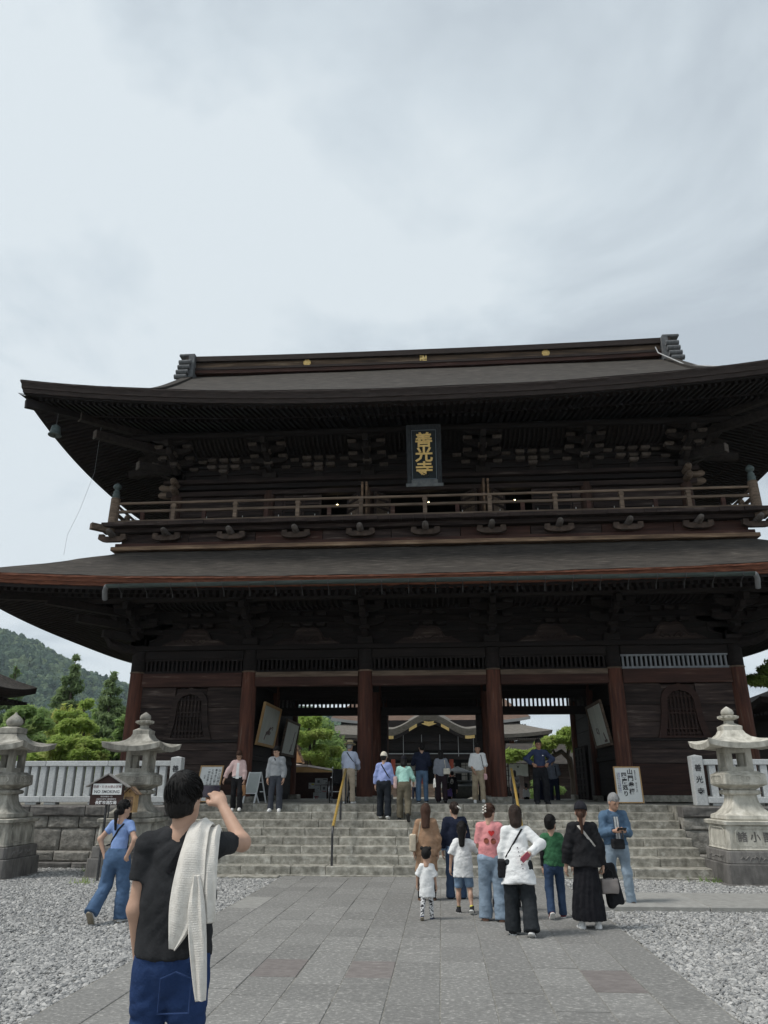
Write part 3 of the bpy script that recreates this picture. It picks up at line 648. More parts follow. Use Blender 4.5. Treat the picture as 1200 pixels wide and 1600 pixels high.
for s in (-1,1):
    xa_ = G+s*HB
    for z0_, z1_, w in ((9.872,10.0,.16),(10.28,10.36,.1)): rail('rail', (xa_, YBAL+.05), (xa_, YM+BD), z0_, z1_, w)
    rail('rail', (xa_, YBAL-.2), (xa_, YM+BD), 10.57, 10.66, .1, True)
tp = MB(); tp.box(-.065,.065,-.06,.06,0,.57,ch=.01); tp.box(-.085,.085,-.075,.075,.44,.52,ch=.01); tpm = tp.mesh('rail_post', wood_grey)
sp_ = MB(); sp_.box(-.065,.065,-.05,.05,0,.29,ch=.01); spm = sp_.mesh('rail_post', wood_beam)
for k in range(-9, 10): piece('rail_post', tpm if k % 2 == 0 else spm, railing, (G+k*1.03, YBAL-.05, 10.0))
for s in (-1,1):
    for k in range(1, 8): piece('rail_post', tpm if k % 2 else spm, railing, (G+s*HB, YBAL-.05+k*1.03, 10.0), (0,0,pi/2))
np_ = MB(); np_.tube([(0,0,-.14),(0,0,.1),(0,0,.82)], [.155,.16,.15], 10); np_.lathe([(.15,.80),(.155,.83),(.12,.86)],n=14); npm = np_.mesh('corner_post', wood_grey, smooth=40)
fn = MB(); fn.lathe([(.115,.83),(.125,.9),(.115,.93),(.125,1.0),(.10,1.03),(.105,1.10),(.07,1.13),(.065,1.17),(.12,1.22),(.135,1.28),(.11,1.34),(.05,1.385),(.01,1.42)],n=14); fnm = fn.mesh('finial', mat('finial_bronze', (.06,.085,.085), (.12,.15,.145), scale=9, rough=.6, metal=.3), smooth=50)
for s in (-1,1):
    o = piece('corner_post', npm, railing, (G+s*HB, YBAL-.05, 9.95)); BASE[o.name] = (0,0,0); link('finial', fnm, o)
# thin white wires and pins along the balcony rail
q = MB()
for k in range(-8, 9): q.tube([(G+k*1.2, YBAL+.2, 9.88), (G+k*1.2, YBAL+.2, 10.18)], .012, 5)
q.obj('wire_pins', board_white, gate)
# ---- upper storey walls
cu = MB(); cu.tube([(0,0,0),(0,0,1.65)], [.2,.195], 16); cum = cu.mesh('upper_column', mat('wood_column_dark', (.045,.026,.02), (.075,.042,.031), scale=4, stretch=WZ, bump=.4, bscale=12, bstretch=WZ), smooth=60)
for yy in (YU, YM+3.0):
    for x in UX: piece('upper_column', cum, gate, (G+x, yy, 9.87))
def upper_beam(z0, z1, ext, th, m=wood_plank):
    beam('upper_beam', G-HU-ext, G+HU+ext, YU-th, YU+.1, z0, z1, m)
upper_beam(11.38, 11.55, .35, .16); upper_beam(11.64, 11.80, .1, .12, wood_dark); upper_beam(11.82, 11.96, .45, .26)
q = MB()
for s in (-1,1):
    for z in (11.47, 11.75):
        q.tube([(G+s*(HU+.2), YU, z), (G+s*(HU+.45), YU, z+.01), (G+s*(HU+.6), YU, z+.04), (G+s*(HU+.68), YU, z+.02)], [.12,.13,.11,.05], 10)
        q.tube([(G+s*HU, YU-.1, z+.05), (G+s*HU, YU-.4, z+.07), (G+s*HU, YU-.55, z+.1), (G+s*HU, YU-.62, z+.08)], [.12,.13,.11,.05], 10)
q.obj('beam_ends', wood_grey, gate, smooth=45)
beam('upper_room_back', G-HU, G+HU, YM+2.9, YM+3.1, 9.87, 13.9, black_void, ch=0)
for s in (-1,1):
    beam('upper_side_wall', G+s*HU-.05, G+s*HU+.05, YU+.1, YM+2.9, 9.87, 13.9, wood_dark, ch=0)
    for i in (0,):     # boarded outer bays
        x0, x1 = (G+UX[0]+.2, G+UX[1]-.2) if s < 0 else (G+UX[4]+.2, G+UX[5]-.2)
        for za, zb in ((10.30,10.62),(10.63,10.95),(10.96,11.37)):
            qq = MB(); qq.box(x0, x1, YU-.03, YU+.04, za, zb-.01, ch=.008); qq.obj('plank', wood_plank, gate)
        qq = MB(); qq.box(x0, x1, YU, YU+.04, 9.88, 10.30); lat = qq.obj('low_window', black_void, gate)
        qq = MB()
        n = 16
        for k in range(n): qq.box(x0+(x1-x0)*(k+.3)/n, x0+(x1-x0)*(k+.6)/n, YU-.04, YU-.005, 9.9, 10.29)
        for z in (9.98,10.12,10.25): qq.box(x0, x1, YU-.045, YU-.008, z, z+.03)
        qq.obj('window_lattice', wood_grey, lat)
        # panelled double door, closed half of the next bay
        x0, x1 = (G-4.95, G-3.6) if s < 0 else (G+3.6, G+4.95)
        for dpx in range(2):
            a, b = x0+dpx*(x1-x0)/2+.01, x0+(dpx+1)*(x1-x0)/2-.01
            qq = MB(); qq.box(a, b, YU+.0, YU+.05, 9.88, 11.36); dl = qq.obj('panel_door', wood_dark, gate)
            qq = MB()
            for z in (9.88,10.35,10.75,11.02,11.28): qq.box(a, b, YU-.035, YU-.001, z, z+.075)
            qq.box(a, a+.07, YU-.04, YU-.002, 9.88, 11.36); qq.box(b-.07, b, YU-.04, YU-.002, 9.88, 11.36); qq.obj('door_frame', wood_plank, dl)
        a, b = (G-5.25, G-4.97) if s < 0 else (G+4.97, G+5.25)
        beam('wall_board', a, b, YU-.02, YU+.04, 9.88, 11.37, wood_plank)
        # folded leaves at the centre columns: two edge-on and one swung half open on each side
        for k in range(2):
            x = G+s*(2.0+.14*k-.07); beam('door_leaf', x-.035, x+.035, YU-1.15, YU-.22, 9.88, 11.34, wood_pale)
        for sg in (1,-1):
            h = Vector((G+s*1.98+sg*.25*1, YU-.25, 0)); e = h+Vector((sg*.45, .55, 0))
            qq = MB(); qq.bar((h.x, h.y, 10.6), (e.x, e.y, 10.6), .05, 1.46); dl = qq.obj('door_leaf', wood_grey, gate)
            qq = MB()
            nrm = Vector((e.y-h.y, -(e.x-h.x), 0)).normalized()*(.045 if sg > 0 else -.045)
            if nrm.y > 0: nrm = -nrm
            for z in (9.93,10.4,10.8,11.1,11.3): qq.bar((h.x+nrm.x, h.y+nrm.y, z), (e.x+nrm.x, e.y+nrm.y, z), .03, .08)
            for p in (h, e): qq.box(p.x+nrm.x-.03, p.x+nrm.x+.03, p.y+nrm.y-.03, p.y+nrm.y+.03, 9.88, 11.33)
            qq.obj('door_frame', wood_plank, dl)
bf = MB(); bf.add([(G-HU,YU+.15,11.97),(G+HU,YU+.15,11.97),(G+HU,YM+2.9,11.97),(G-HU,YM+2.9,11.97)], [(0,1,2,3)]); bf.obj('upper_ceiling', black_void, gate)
beam('upper_frieze', G-HU, G+HU, YU-.02, YU+.06, 11.962, 14.0, wood_dark, ch=0)
for z in (12.18,12.45,12.72): beam('frieze_beam', G-HU-.1, G+HU+.1, YU-.10, YU-.021, z, z+.12, wood_dark)
for x in UX: put_bracket(up_me, up_bl, blk_up, G+x, YU, 11.96)
for s in (-1,1):
    for yy in (YU, YM, YM+3.0): put_bracket(up_me, up_bl, blk_up, G+s*HU, yy, 11.96, pi/2*s, blocks=(yy == YU))
    for L_, z_, dzz in ((1.5,12.35,-.15),(3.05,13.0,-.12),(3.6,13.45,-.1)):      # long tail beams on the diagonal
        q = MB(); q.bar((G+s*HU, YU, z_), (G+s*(HU+L_*.72), YU-L_*.72, z_+dzz), .22, .26); q.obj('tail_beam', MATS['wood_bracket'], gate)
        q = MB(); c = Vector((G+s*(HU+L_*.72), YU-L_*.72, z_+dzz)); d = Vector((s,-1,-.04)).normalized(); q.bar(c-d*.01, c+d*.03, .23, .27); q.obj('beam_face', wood_end, gate)
    q = MB(); q.bar((G+s*HU, YU+.1, 12.5), (G+s*(HU+1.9), YU+.1, 12.38), .2, .24); q.obj('tail_beam', MATS['wood_bracket'], gate)
for i in range(5):
    cx = G+(UX[i]+UX[i+1])/2
    q = MB(); q.add([(cx-.17,YU-.13,11.97),(cx+.17,YU-.13,11.97),(cx+.17,YU-.02,11.97),(cx-.17,YU-.02,11.97),(cx-.09,YU-.12,12.2),(cx+.09,YU-.12,12.2),(cx+.09,YU-.02,12.2),(cx-.09,YU-.02,12.2)],[(0,1,5,4),(1,2,6,5),(2,3,7,6),(3,0,4,7),(4,5,6,7)]); q.obj('strut', MATS['wood_bracket'], gate)
    piece('bearing_block', blk_up, gate, (cx, YU-.16, 12.2))
    for dx_ in (-.42, 0, .42):
        for z in (12.36, 12.62): piece('bearing_block', blk_up, gate, (cx+dx_, YU-.17, z))
for z, y in ((13.18, YU-1.25),):
    q = MB(); q.tube([(G-HU-1.3, y, z), (G+HU+1.3, y, z)], .12, 10); q.obj('eave_purlin', wood_dark, gate, smooth=40)
    for s in (-1,1):
        q = MB(); q.tube([(G+s*(HU+1.25), y, z), (G+s*(HU+1.25), 2*YM-y, z)], .12, 10); q.obj('eave_purlin', wood_dark_y, gate, smooth=40)
for i in range(5): ribs(G+UX[i]+.6, G+UX[i+1]-.6, YU-.05, 12.9, YU-1.1, 13.22, .16, MATS['wood_bracket'])
# ---- upper roof
OV = 4.0; XE, YE = HU+OV, HUY+OV
up_lift = lift_fn(.80, 2.4)
eaves(HU, HUY, OV, 13.72, 12.52, up_lift, .2, wood_dark_y, wood_dark, fascia_up, 13.2, 12.80, 0)
hip(HU, HUY, OV, 13.72, 12.52, .80)
XG = 9.75; RISE = 4.95
def up_z(d, f): return 13.2+RISE*(d/7.0)**1.13+up_lift(f)*max(0, 1-d/4.5)**1.5
for sgn in (-1, 1):
    na, nd = 110, 22; P = []
    for i in range(nd+1):
        d = YE*i/nd; row = []
        for j in range(na+1):
            f = -1+2*j/na
            lim = max(XG+.35*(1-i/nd)**2*0+ (0 if d > XE-XG else 0), XE-d) if d > XE-XG else XE-d
            a = f*lim; row.append((G+a, YM+sgn*(YE-d), up_z(d, a/XE if d < .01 else a/XE)+.01*sin(a*1.3+i*.7)))
        P.append(row)
    q = MB(); q.grid(P); q.obj('upper_roof', bark, gate, smooth=50)
    P = []; nd2 = 10
    for i in range(nd2+1):
        d = (XE-XG+.25)*i/nd2; row = []
        for j in range(41):
            f = -1+2*j/40; a = f*(YE-d); row.append((G+sgn*(XE-d), YM+a, 13.2+RISE*(d/7.0)**1.13+up_lift(f)*max(0,1-d/4.5)**1.5))
        P.append(row)
    q = MB(); q.grid(P); q.obj('upper_roof', bark_side, gate, smooth=50)
    # gable wall and its thick verge curving down to the hip
    dh = XE-XG; pts = []
    for s_ in (-1, 1):
        v = [(s_*(YE-d), up_z(d, XG/XE)) for d in np.linspace(dh-.4, YE, 16)]
        q = MB()
        for w, hgt, off in ((.34,.30,.0),):
            A = [[(G+sgn*(XG-.12+.38*k), YM+y, z+hh) for y, z in v] for k, hh in ((0,-.2),(0,.10),(1,.10),(1,-.25),(0,-.25))]
            q.grid(A)
        q.obj('verge', bark_side, gate, smooth=40)
    poly = [(-(YE-d), up_z(d, 1)-.1) for d in np.linspace(dh, YE, 12)]+[(YE-d, up_z(d, 1)-.1) for d in np.linspace(YE, dh, 12)[1:]]
    q = MB(); q.extr(poly, (G+sgn*(XG-.25), YM, 0), (0,1,0), (0,0,1), (sgn*.1,0,0)); q.obj('gable_wall', wood_dark_y, gate)
# ridge: boxed, with a dark cap, stepped bands and three gilt crests
ZR = 18.02
RX = 10.0
for z0_, z1_, w, m_, nm2, xx in ((ZR,ZR+.16,.62,wood_beam,'ridge_course',9.75),(ZR+.162,ZR+.26,.70,fascia_up,'ridge_course',9.78),(ZR+.262,ZR+.54,.5,mat('ridge_wood', (.05,.036,.027), (.13,.09,.062), (.24,.18,.125), pos=(.36,.6), scale=1.6, stretch=(.35,4,4), bump=.4),'ridge_board',9.72),(ZR+.542,ZR+.78,.80,fascia_up,'ridge_cap',10.02)):
    q = MB(); n = 40; P = []
    for yy, zz in ((-w/2,z0_),(-w/2,z1_),(w/2,z1_),(w/2,z0_),(-w/2,z0_)):
        P.append([(G+xx*(-1+2*j/n), YM+yy, zz+.10*abs(-1+2*j/n)**2.5) for j in range(n+1)])
    q.grid(P); q.obj(nm2, m_, gate)
q = MB(); n = 30; q.tube([(G-10.05+20.1*j/n, YM, ZR+.80+.10*abs(-1+2*j/n)**2.5) for j in range(n+1)], .12, 8); q.obj('ridge_roll', mat('ridge_metal', (.075,.082,.08), (.13,.14,.135), scale=6, rough=.55, metal=.3), gate, smooth=50)
for s in (-1,1):      # end tiles: a stack of rounded stones stepping outwards to the ground side
    q = MB(); q.box(G+s*9.72-.12, G+s*9.72+.12, YM-.55, YM+.55, ZR-.2, ZR+.84); et = q.obj('ridge_end', mat('ridge_tile', (.085,.09,.095), (.15,.155,.16), scale=8, bump=.2), gate)
    for k, (dx_, dz_) in enumerate(((.22,-.22),(.16,.0),(.11,.23),(.08,.46))):
        q = MB(); q.tube([(G+s*(9.62+dx_), YM-.62, ZR+dz_), (G+s*(10.12+dx_), YM-.62, ZR+dz_)], .11, 10); q.tube([(G+s*(9.62+dx_), YM-.36, ZR+dz_+.05), (G+s*(10.10+dx_), YM-.36, ZR+dz_+.05)], .13, 8); q.obj('end_tile', MATS['ridge_tile'], et, smooth=40)
    q = MB(); q.box(G+s*10.0-.32, G+s*10.0+.36, YM-.42, YM+.42, ZR+.90, ZR+1.02, ch=.03); q.obj('end_cap', MATS['ridge_tile'], et)
def crest(kind, x, z):
    c = Vector((G+x, YM-.26, z)); q = MB()
    if kind == 'flower':
        for k in range(8):
            t = 2*pi*k/8; p = c+Vector((cos(t)*.105,0,sin(t)*.105)); q.tube([p+Vector((0,.0,0)), p+Vector((0,-.05,0))], .055, 8)
        q.tube([c, c+Vector((0,-.07,0))], .062, 10)
        for k in range(8):
            t = 2*pi*(k+.5)/8; q.bar(c+Vector((cos(t)*.1,-.06,sin(t)*.1)), c+Vector((cos(t)*.165,-.06,sin(t)*.165)), .02, .03, (0,1,0))
    else:


        def bx(x0, x1, z0, z1): q.box(c.x+x0, c.x+x1, c.y-.06, c.y, c.z+z0, c.z+z1)
        w = .033; r = .145
        bx(-w, w, -r, r); bx(-r, -w-.001, -w, w); bx(w+.001, r, -w, w)
        bx(-r, -w-.001, r-2*w, r); bx(r-2*w, r, w+.001, r); bx(w+.001, r, -r, -r+2*w); bx(-r, -r+2*w, -r, -w-.001)
    q.obj('gilt_crest', gold, gate)
crest('flower', -4.85, ZR+.405); crest('manji', 0, ZR+.40); crest('flower', 5.0, ZR+.42)
# lightning cable on the right hip, wire on the left
q = MB(); q.tube([(G+9.35, YM-.42, ZR+.42), (G+9.4, YM-.5, ZR+.1), (G+9.75, YM-2.2, up_z(4.8,.75)+.05), (G+10.5, YE*0+YM-4.2, up_z(2.8,.8)+.07), (G+12.2, YM-6.4, up_z(.6,.93)+.05)], .022, 6); q.obj('lightning_cable', mat('cable_grey', (.42,.43,.43), (.5,.5,.5)), gate)
q = MB(); xw = G-10.9; q.tube([(xw, 21.6, 13.3), (xw-.02, 21.65, 11.6), (xw-.25, 21.5, 10.2), (xw-.42, 21.3, 9.3), (xw-.38, 21.2, 8.6)], .0045, 5); q.obj('lightning_cable', mat('cable_pale', (.3,.32,.34), (.36,.38,.4)), gate)
# ------------------------------------------------------------------ things on and in the gate
# name plaque, leaning forward under the upper eave
pl = thing('name_plaque', 'tall dark framed plaque with three gilt characters hung under the upper eaves', 'plaque', (G-.0, 21.9, 10.8))
bpz, tpz = Vector((G+.01, 22.0, 11.02)), Vector((G+.01, 21.35, 12.80))
upv = (tpz-bpz).normalized(); nv = Vector((1,0,0)).cross(upv); hgt = (tpz-bpz).length
navy = mat('plaque_blue', (.006,.012,.016), (.010,.02,.024), scale=6, rough=.5)
def pbox(q, x0, x1, h0, h1, d0, d1, mi=0):
    f = lambda x, h, d: bpz+Vector((x,0,0))+upv*h+nv*d
    return q.hexa([f(x0,h0,d0),f(x1,h0,d0),f(x1,h0,d1),f(x0,h0,d1),f(x0,h1,d0),f(x1,h1,d0),f(x1,h1,d1),f(x0,h1,d1)], mi)
q = MB(); pbox(q, -.42,.42,.12,hgt-.12,-.05,.0); q.obj('panel', navy, pl)
q = MB(); pbox(q,-.56,-.42,.0,hgt,-.08,.10); pbox(q,.42,.56,.0,hgt,-.08,.10); pbox(q,-.419,.419,hgt-.15,hgt,-.08,.10); q.obj('frame', mat('plaque_frame', (.022,.026,.03), (.045,.05,.055), scale=6, stretch=WZ, bump=.2), pl)
q = MB(); pbox(q,-.60,.60,-.10,.0,-.08,.16); pbox(q,-.419,.419,.001,.12,-.08,.10); q.obj('frame_foot', mat('plaque_foot', (.10,.11,.115), (.17,.18,.18), scale=6, bump=.2), pl)
q = MB()
for a in (-.40,.375): pbox(q, a, a+.025, .13, hgt-.16, .0, .03)
pbox(q,-.374,.374,.13,.155,.0,.03); pbox(q,-.374,.374,hgt-.185,hgt-.16,.0,.03); q.obj('frame_line', mat('plaque_line', (.13,.16,.19), (.17,.20,.22), scale=6), pl)
for i, ch in enumerate('善光寺'):
    text_mesh('gilt_letter', ch, .50, (1,0,0), upv, bpz+upv*(1.22-.47*i)+nv*.03, gold, pl, extrude=.035, bold=.012, sx=1.15)
# bulbs in the upper room
bulb_m = emit('bulb_glow', (1, .78, .42), 14)
for x, lb in ((-3.15,'small lit bulb in the upper doorway left of the plaque'), (.10,'small lit bulb in the upper doorway below the plaque'), (3.12,'small lit bulb in the upper doorway right of the plaque')):
    t = thing('hanging_lamp', lb, 'lamp', (G+x, 24.3, 11.2), 0, 'lit bulbs in the upper storey')
    q = MB(); q.lathe([(.004,-.05),(.036,-.03),(.042,0),(.034,.03),(.02,.045)], c=(G+x,24.3), z0=11.22, n=10); q.obj('bulb', bulb_m, t, smooth=60)
    q = MB(); q.tube([(G+x,24.3,11.26),(G+x,24.3,11.90)], .012, 6); q.tube([(G+x,24.3,11.26),(G+x,24.3,11.34)], .03, 8); q.obj('cord', metal_dark, t)
# wind bell under the left corner
t = thing('wind_bell', 'bronze wind bell hanging under the left corner of the upper roof', 'bell', (-12.08, 20.4, 12.45))
q = MB(); q.lathe([(.02,.30),(.06,.29),(.13,.24),(.15,.12),(.17,.0),(.21,-.06),(.2,-.08),(.0,-.04)], c=(-12.08,20.4), z0=12.45, n=14); q.obj('bell', MATS['finial_bronze'], t, smooth=50)
q = MB(); q.tube([(-12.08,20.4,12.74),(-12.08,20.4,13.15)], .015, 6); q.tube([(-12.08,20.4,12.45),(-12.08,20.4,12.3)], .012, 5); q.obj('hook', metal_dark, t)
# framed pictures leaning out from the passage walls
def framed(label, xw, sgn, y0, y1, z0, z1, tilt, frame_m, picture):
    t = thing('framed_picture', label, 'picture', (xw, (y0+y1)/2, z0), 0, 'framed paintings along the passage')
    def P(y, h, d): return Vector((xw+sgn*(d+tilt*h/(z1-z0)), y, z0+h))
    H = z1-z0
    def slab(q, ya, yb, h0, h1, d0, d1, mi=0):
        v = [P(ya,h0,d0),P(yb,h0,d0),P(yb,h0,d1),P(ya,h0,d1),P(ya,h1,d0),P(yb,h1,d0),P(yb,h1,d1),P(ya,h1,d1)]; q.hexa(v, mi)
    q = MB(); slab(q, y0+.07, y1-.07, .07, H-.07, .0, .035); q.obj('canvas', mat('canvas_pale', (.50,.53,.48), (.62,.63,.57), (.68,.68,.61), scale=1.3, stretch=(1,4,.6), rough=.7), t)
    q = MB()
    for a in ((y0,y0+.08,0,H),(y1-.08,y1,0,H),(y0+.081,y1-.081,0,.08),(y0+.081,y1-.081,H-.08,H)): slab(q, a[0],a[1],a[2],a[3], .0, .075)
    q.obj('picture_frame', frame_m, t)
    q = MB(); n = 0
    for (ya, ha, yb, hb, w) in picture:
        a = P(y0+(y1-y0)*ya, H*ha, .04); b = P(y0+(y1-y0)*yb, H*hb, .04); q.bar(a, b, w, .012, (sgn,0,0)); n += 1
    if n: q.obj('painted_strokes', mat('paint_dark', (.13,.09,.09), (.2,.15,.14), scale=9), t)
st1 = [(.36,.16,.42,.34,.05),(.40,.30,.52,.36,.10),(.50,.36,.60,.47,.07),(.52,.30,.58,.40,.09),(.60,.3,.64,.36,.05),(.72,.42,.74,.5,.03),(.62,.44,.70,.5,.03)]
st2 = [(.62,.12,.66,.36,.04),(.7,.2,.74,.5,.03),(.72,.5,.76,.72,.05),(.6,.16,.72,.2,.05)]
st3 = [(.25,.14,.32,.3,.06),(.2,.12,.36,.12,.07),(.6,.3,.7,.36,.02),(.58,.3,.58,.42,.02),(.58,.42,.7,.44,.02),(.7,.32,.7,.44,.02)]
framed('light wood framed painting with a dark figure, front one on the left passage wall', G-5.47, 1, 23.62, 26.15, 3.06, 4.36, .22, wood_gold, st1)
framed('brown framed pale painting with faint stripes, rear one on the left passage wall', G-5.47, 1, 27.3, 29.85, 2.9, 4.15, .22, wood_grey, st2)
framed('worn pale painting in a dark frame on the right passage wall', G+5.47, -1, 23.5, 25.85, 3.0, 4.33, .24, wood_grey, st3)
# ------------------------------------------------------------------ boards with writing
def panel_board(name, label, cat, x0, x1, y, z0, z1, shear, frame_m, legs=True):
    t = thing(name, label, cat, ((x0+x1)/2, y, ZF)); d = .09
    def F(x, h, dd=0): return Vector((x+shear*h/(z1-z0), y+d*h/(z1-z0)+dd, z0+h))
    q = MB(); H = z1-z0
    q.hexa([F(x0,0,-.01),F(x1,0,-.01),F(x1,0,.012),F(x0,0,.012),F(x0,H,-.01),F(x1,H,-.01),F(x1,H,.012),F(x0,H,.012)]); q.obj('board', board_white, t)
    q = MB()
    for a, b, h0, h1 in ((x0-.03,x0,-.03,H+.03),(x1,x1+.03,-.03,H+.03),(x0+.001,x1-.001,-.03,0),(x0+.001,x1-.001,H,H+.03)):
        q.hexa([F(a,h0,-.03),F(b,h0,-.03),F(b,h0,.02),F(a,h0,.02),F(a,h1,-.03),F(b,h1,-.03),F(b,h1,.02),F(a,h1,.02)])
    q.obj('board_frame', frame_m, t)
    q = MB()
    for x in (x0+.05, x1-.08): q.box(x, x+.03, y-.02, y+.25, ZF, ZF+.04); q.bar(F(x+.015,H*.8,.03), (x+.015, y+.26, ZF+.01), .025, .025)
    if z0-ZF > .02: q.box(x0, x0+.03, y-.02, y+.02, ZF, z0); q.box(x1-.03, x1, y-.02, y+.02, ZF, z0)
    q.obj('board_stand', metal_dark, t); ay = (F(0,1)-F(0,0)).normalized()
    return t, F, ay
t, F, ay = panel_board('notice_board', 'white board with bold brush lettering right of the steps, before the right wall', 'sign board', 4.66, 5.30, 21.35, 1.45, 2.31, .0, wood_gold)
text_mesh('lettering', '山門参楼', .155, (1,0,0), ay, F(5.055,.70,-.014), ink, t, vertical=True, bold=.004)
text_mesh('lettering', '四席巡り', .145, (1,0,0), ay, F(4.89,.62,-.014), ink, t, vertical=True, bold=.004)
text_mesh('lettering', '重要文化財　善光寺山門', .048, (1,0,0), ay, F(5.185,.755,-.014), ink_grey, t, vertical=True)
text_mesh('lettering', '御参拝の方は右側の受付へ', .04, (1,0,0), ay, F(4.765,.70,-.014), mat('ink_violet', (.12,.10,.3), (.16,.14,.36)), t, vertical=True)
text_mesh('lettering', '午前九時から午後四時まで', .04, (1,0,0), ay, F(4.72,.70,-.014), ink_grey, t, vertical=True)
t, F, ay = panel_board('notice_board', 'white leaning board with columns of brush writing left of the steps', 'sign board', -6.84, -6.24, 21.5, 1.46, 2.36, .10, wood_gold)
for i, (s_, sz, hh) in enumerate((('ひとは皆仏の心をもつ',.085,.78),('善き光に照らされて',.07,.80),('ともに歩む道',.07,.80),('一切の生命に感謝',.065,.82),('山主',.05,.66),('印',.05,.52))):
    text_mesh('lettering', s_, sz, (1,0,0), ay, F(-6.30-.1*i-.0,hh-.02,-.014), ink if i < 4 else ink_grey, t, vertical=True)
# folding board beside it
t = thing('folding_board', 'white framed folding notice stand with grey panel beside the left passage wall', 'sign board', (-5.25, 21.7, ZF))
wm = mat('white_metal', (.62,.64,.65), (.7,.72,.72), scale=5, rough=.5)
q = MB()
for s in (-1,1):
    q.bar((-5.28+s*.16-.06, 21.55, ZF), (-5.28+s*.16+.04, 21.75, ZF+.82), .035, .03); q.bar((-5.13+s*.1+.08, 22.0, ZF), (-5.24+s*.16, 21.77, ZF+.82), .03, .03)
q.bar((-5.40,21.75,ZF+.80),(-5.08,21.75,ZF+.80),.03,.03); q.bar((-5.48,21.62,ZF+.26),(-5.14,21.62,ZF+.26),.03,.03); q.bar((-5.12,21.92,ZF+.3),(-4.98,21.92,ZF+.3),.025,.025); q.bar((-5.2,21.85,ZF+.55),(-5.05,21.85,ZF+.55),.025,.025)
q.obj('frame', wm, t)
q = MB(); q.hexa([(-5.47,21.60,ZF+.28),(-5.14,21.60,ZF+.28),(-5.14,21.63,ZF+.28),(-5.47,21.63,ZF+.28),(-5.39,21.73,ZF+.79),(-5.08,21.73,ZF+.79),(-5.08,21.76,ZF+.79),(-5.39,21.76,ZF+.79)]); q.obj('panel', mat('panel_grey', (.34,.37,.36), (.4,.43,.42), scale=4), t)
# no smoking sign on a post
t = thing('no_smoking_sign', 'dark brown house shaped NO SMOKING sign on a thin post left of the photographer', 'sign', (-7.1, 16.3, 0))
q = MB(); q.extr([(-.36,1.46),(.35,1.46),(.36,1.88),(0,2.065),(-.36,1.88)], (-7.1,16.28,0), (1,0,0), (0,0,1), (0,.035,0)); q.obj('sign_board', sign_brown, t)
q = MB(); q.bar((-7.1-.46,16.295,1.825),(-7.1+.004,16.295,2.08),.14,.022,(0,0,1)); q.bar((-7.1-.004,16.295,2.08),(-7.1+.47,16.295,1.815),.14,.022,(0,0,1)); q.obj('sign_roof', mat('roof_strip', (.22,.21,.20), (.3,.29,.28)), t)
q = MB(); q.box(-7.1-.315,-7.1+.315,16.266,16.279,1.665,1.885); q.obj('white_panel', board_white, t)
q = MB(); q.tube([(-7.1,16.33,0),(-7.1,16.33,1.9)], .028, 10); q.tube([(-7.04,16.33,1.2),(-7.04,16.33,1.5)], .018, 8); q.obj('post', metal_dark, t, smooth=50)
text_mesh('lettering', '禁煙・たき火禁止区域', .062, (1,0,0), (0,0,1), (-7.1,16.264,1.80), mat('ink_maroon', (.20,.10,.11), (.26,.14,.14)), t)
text_mesh('lettering', 'NO SMOKING', .088, (1,0,0), (0,0,1), (-7.1,16.264,1.695), ink_grey, t, bold=.001)
white_ink = mat('white_ink', (.7,.7,.7), (.78,.78,.78))
text_mesh('lettering', '（善光寺境内一円）', .034, (1,0,0), (0,0,1), (-7.1,16.278,1.615), white_ink, t)
text_mesh('lettering', '火災から守ろう国宝善光寺', .036, (1,0,0), (0,0,1), (-7.1,16.278,1.565), white_ink, t)
text_mesh('lettering', '長野市消防局', .078, (1,0,0), (0,0,1), (-7.1,16.278,1.48), white_ink, t, bold=.002)
# wooden box on a post behind it
t = thing('wooden_box', 'small unpainted wooden box with pitched roof on a post beside the NO SMOKING sign', 'box', (-6.78, 16.8, 0))
q = MB(); q.box(-6.90,-6.66,16.72,16.95,1.30,1.68); q.extr([(-.12,1.68),(.12,1.68),(0,1.79)], (-6.78,16.72,0), (1,0,0), (0,0,1), (0,.23,0)); bx_ = q.obj('body', wood_gold, t)
q = MB(); q.bar((-6.95,16.83,1.66),(-6.776,16.83,1.82),.32,.018,(0,0,1)); q.bar((-6.784,16.83,1.82),(-6.61,16.83,1.66),.32,.018,(0,0,1)); q.obj('box_roof', wood_pale, t)
q = MB(); q.box(-6.87,-6.69,16.705,16.719,1.34,1.62); q.tube([(-6.78,16.70,1.72),(-6.78,16.72,1.72)], .016, 8); q.obj('door', wood_pale, t)
q = MB(); q.box(-6.82,-6.74,16.79,16.87,0,1.3); q.obj('post', wood_dark, t)
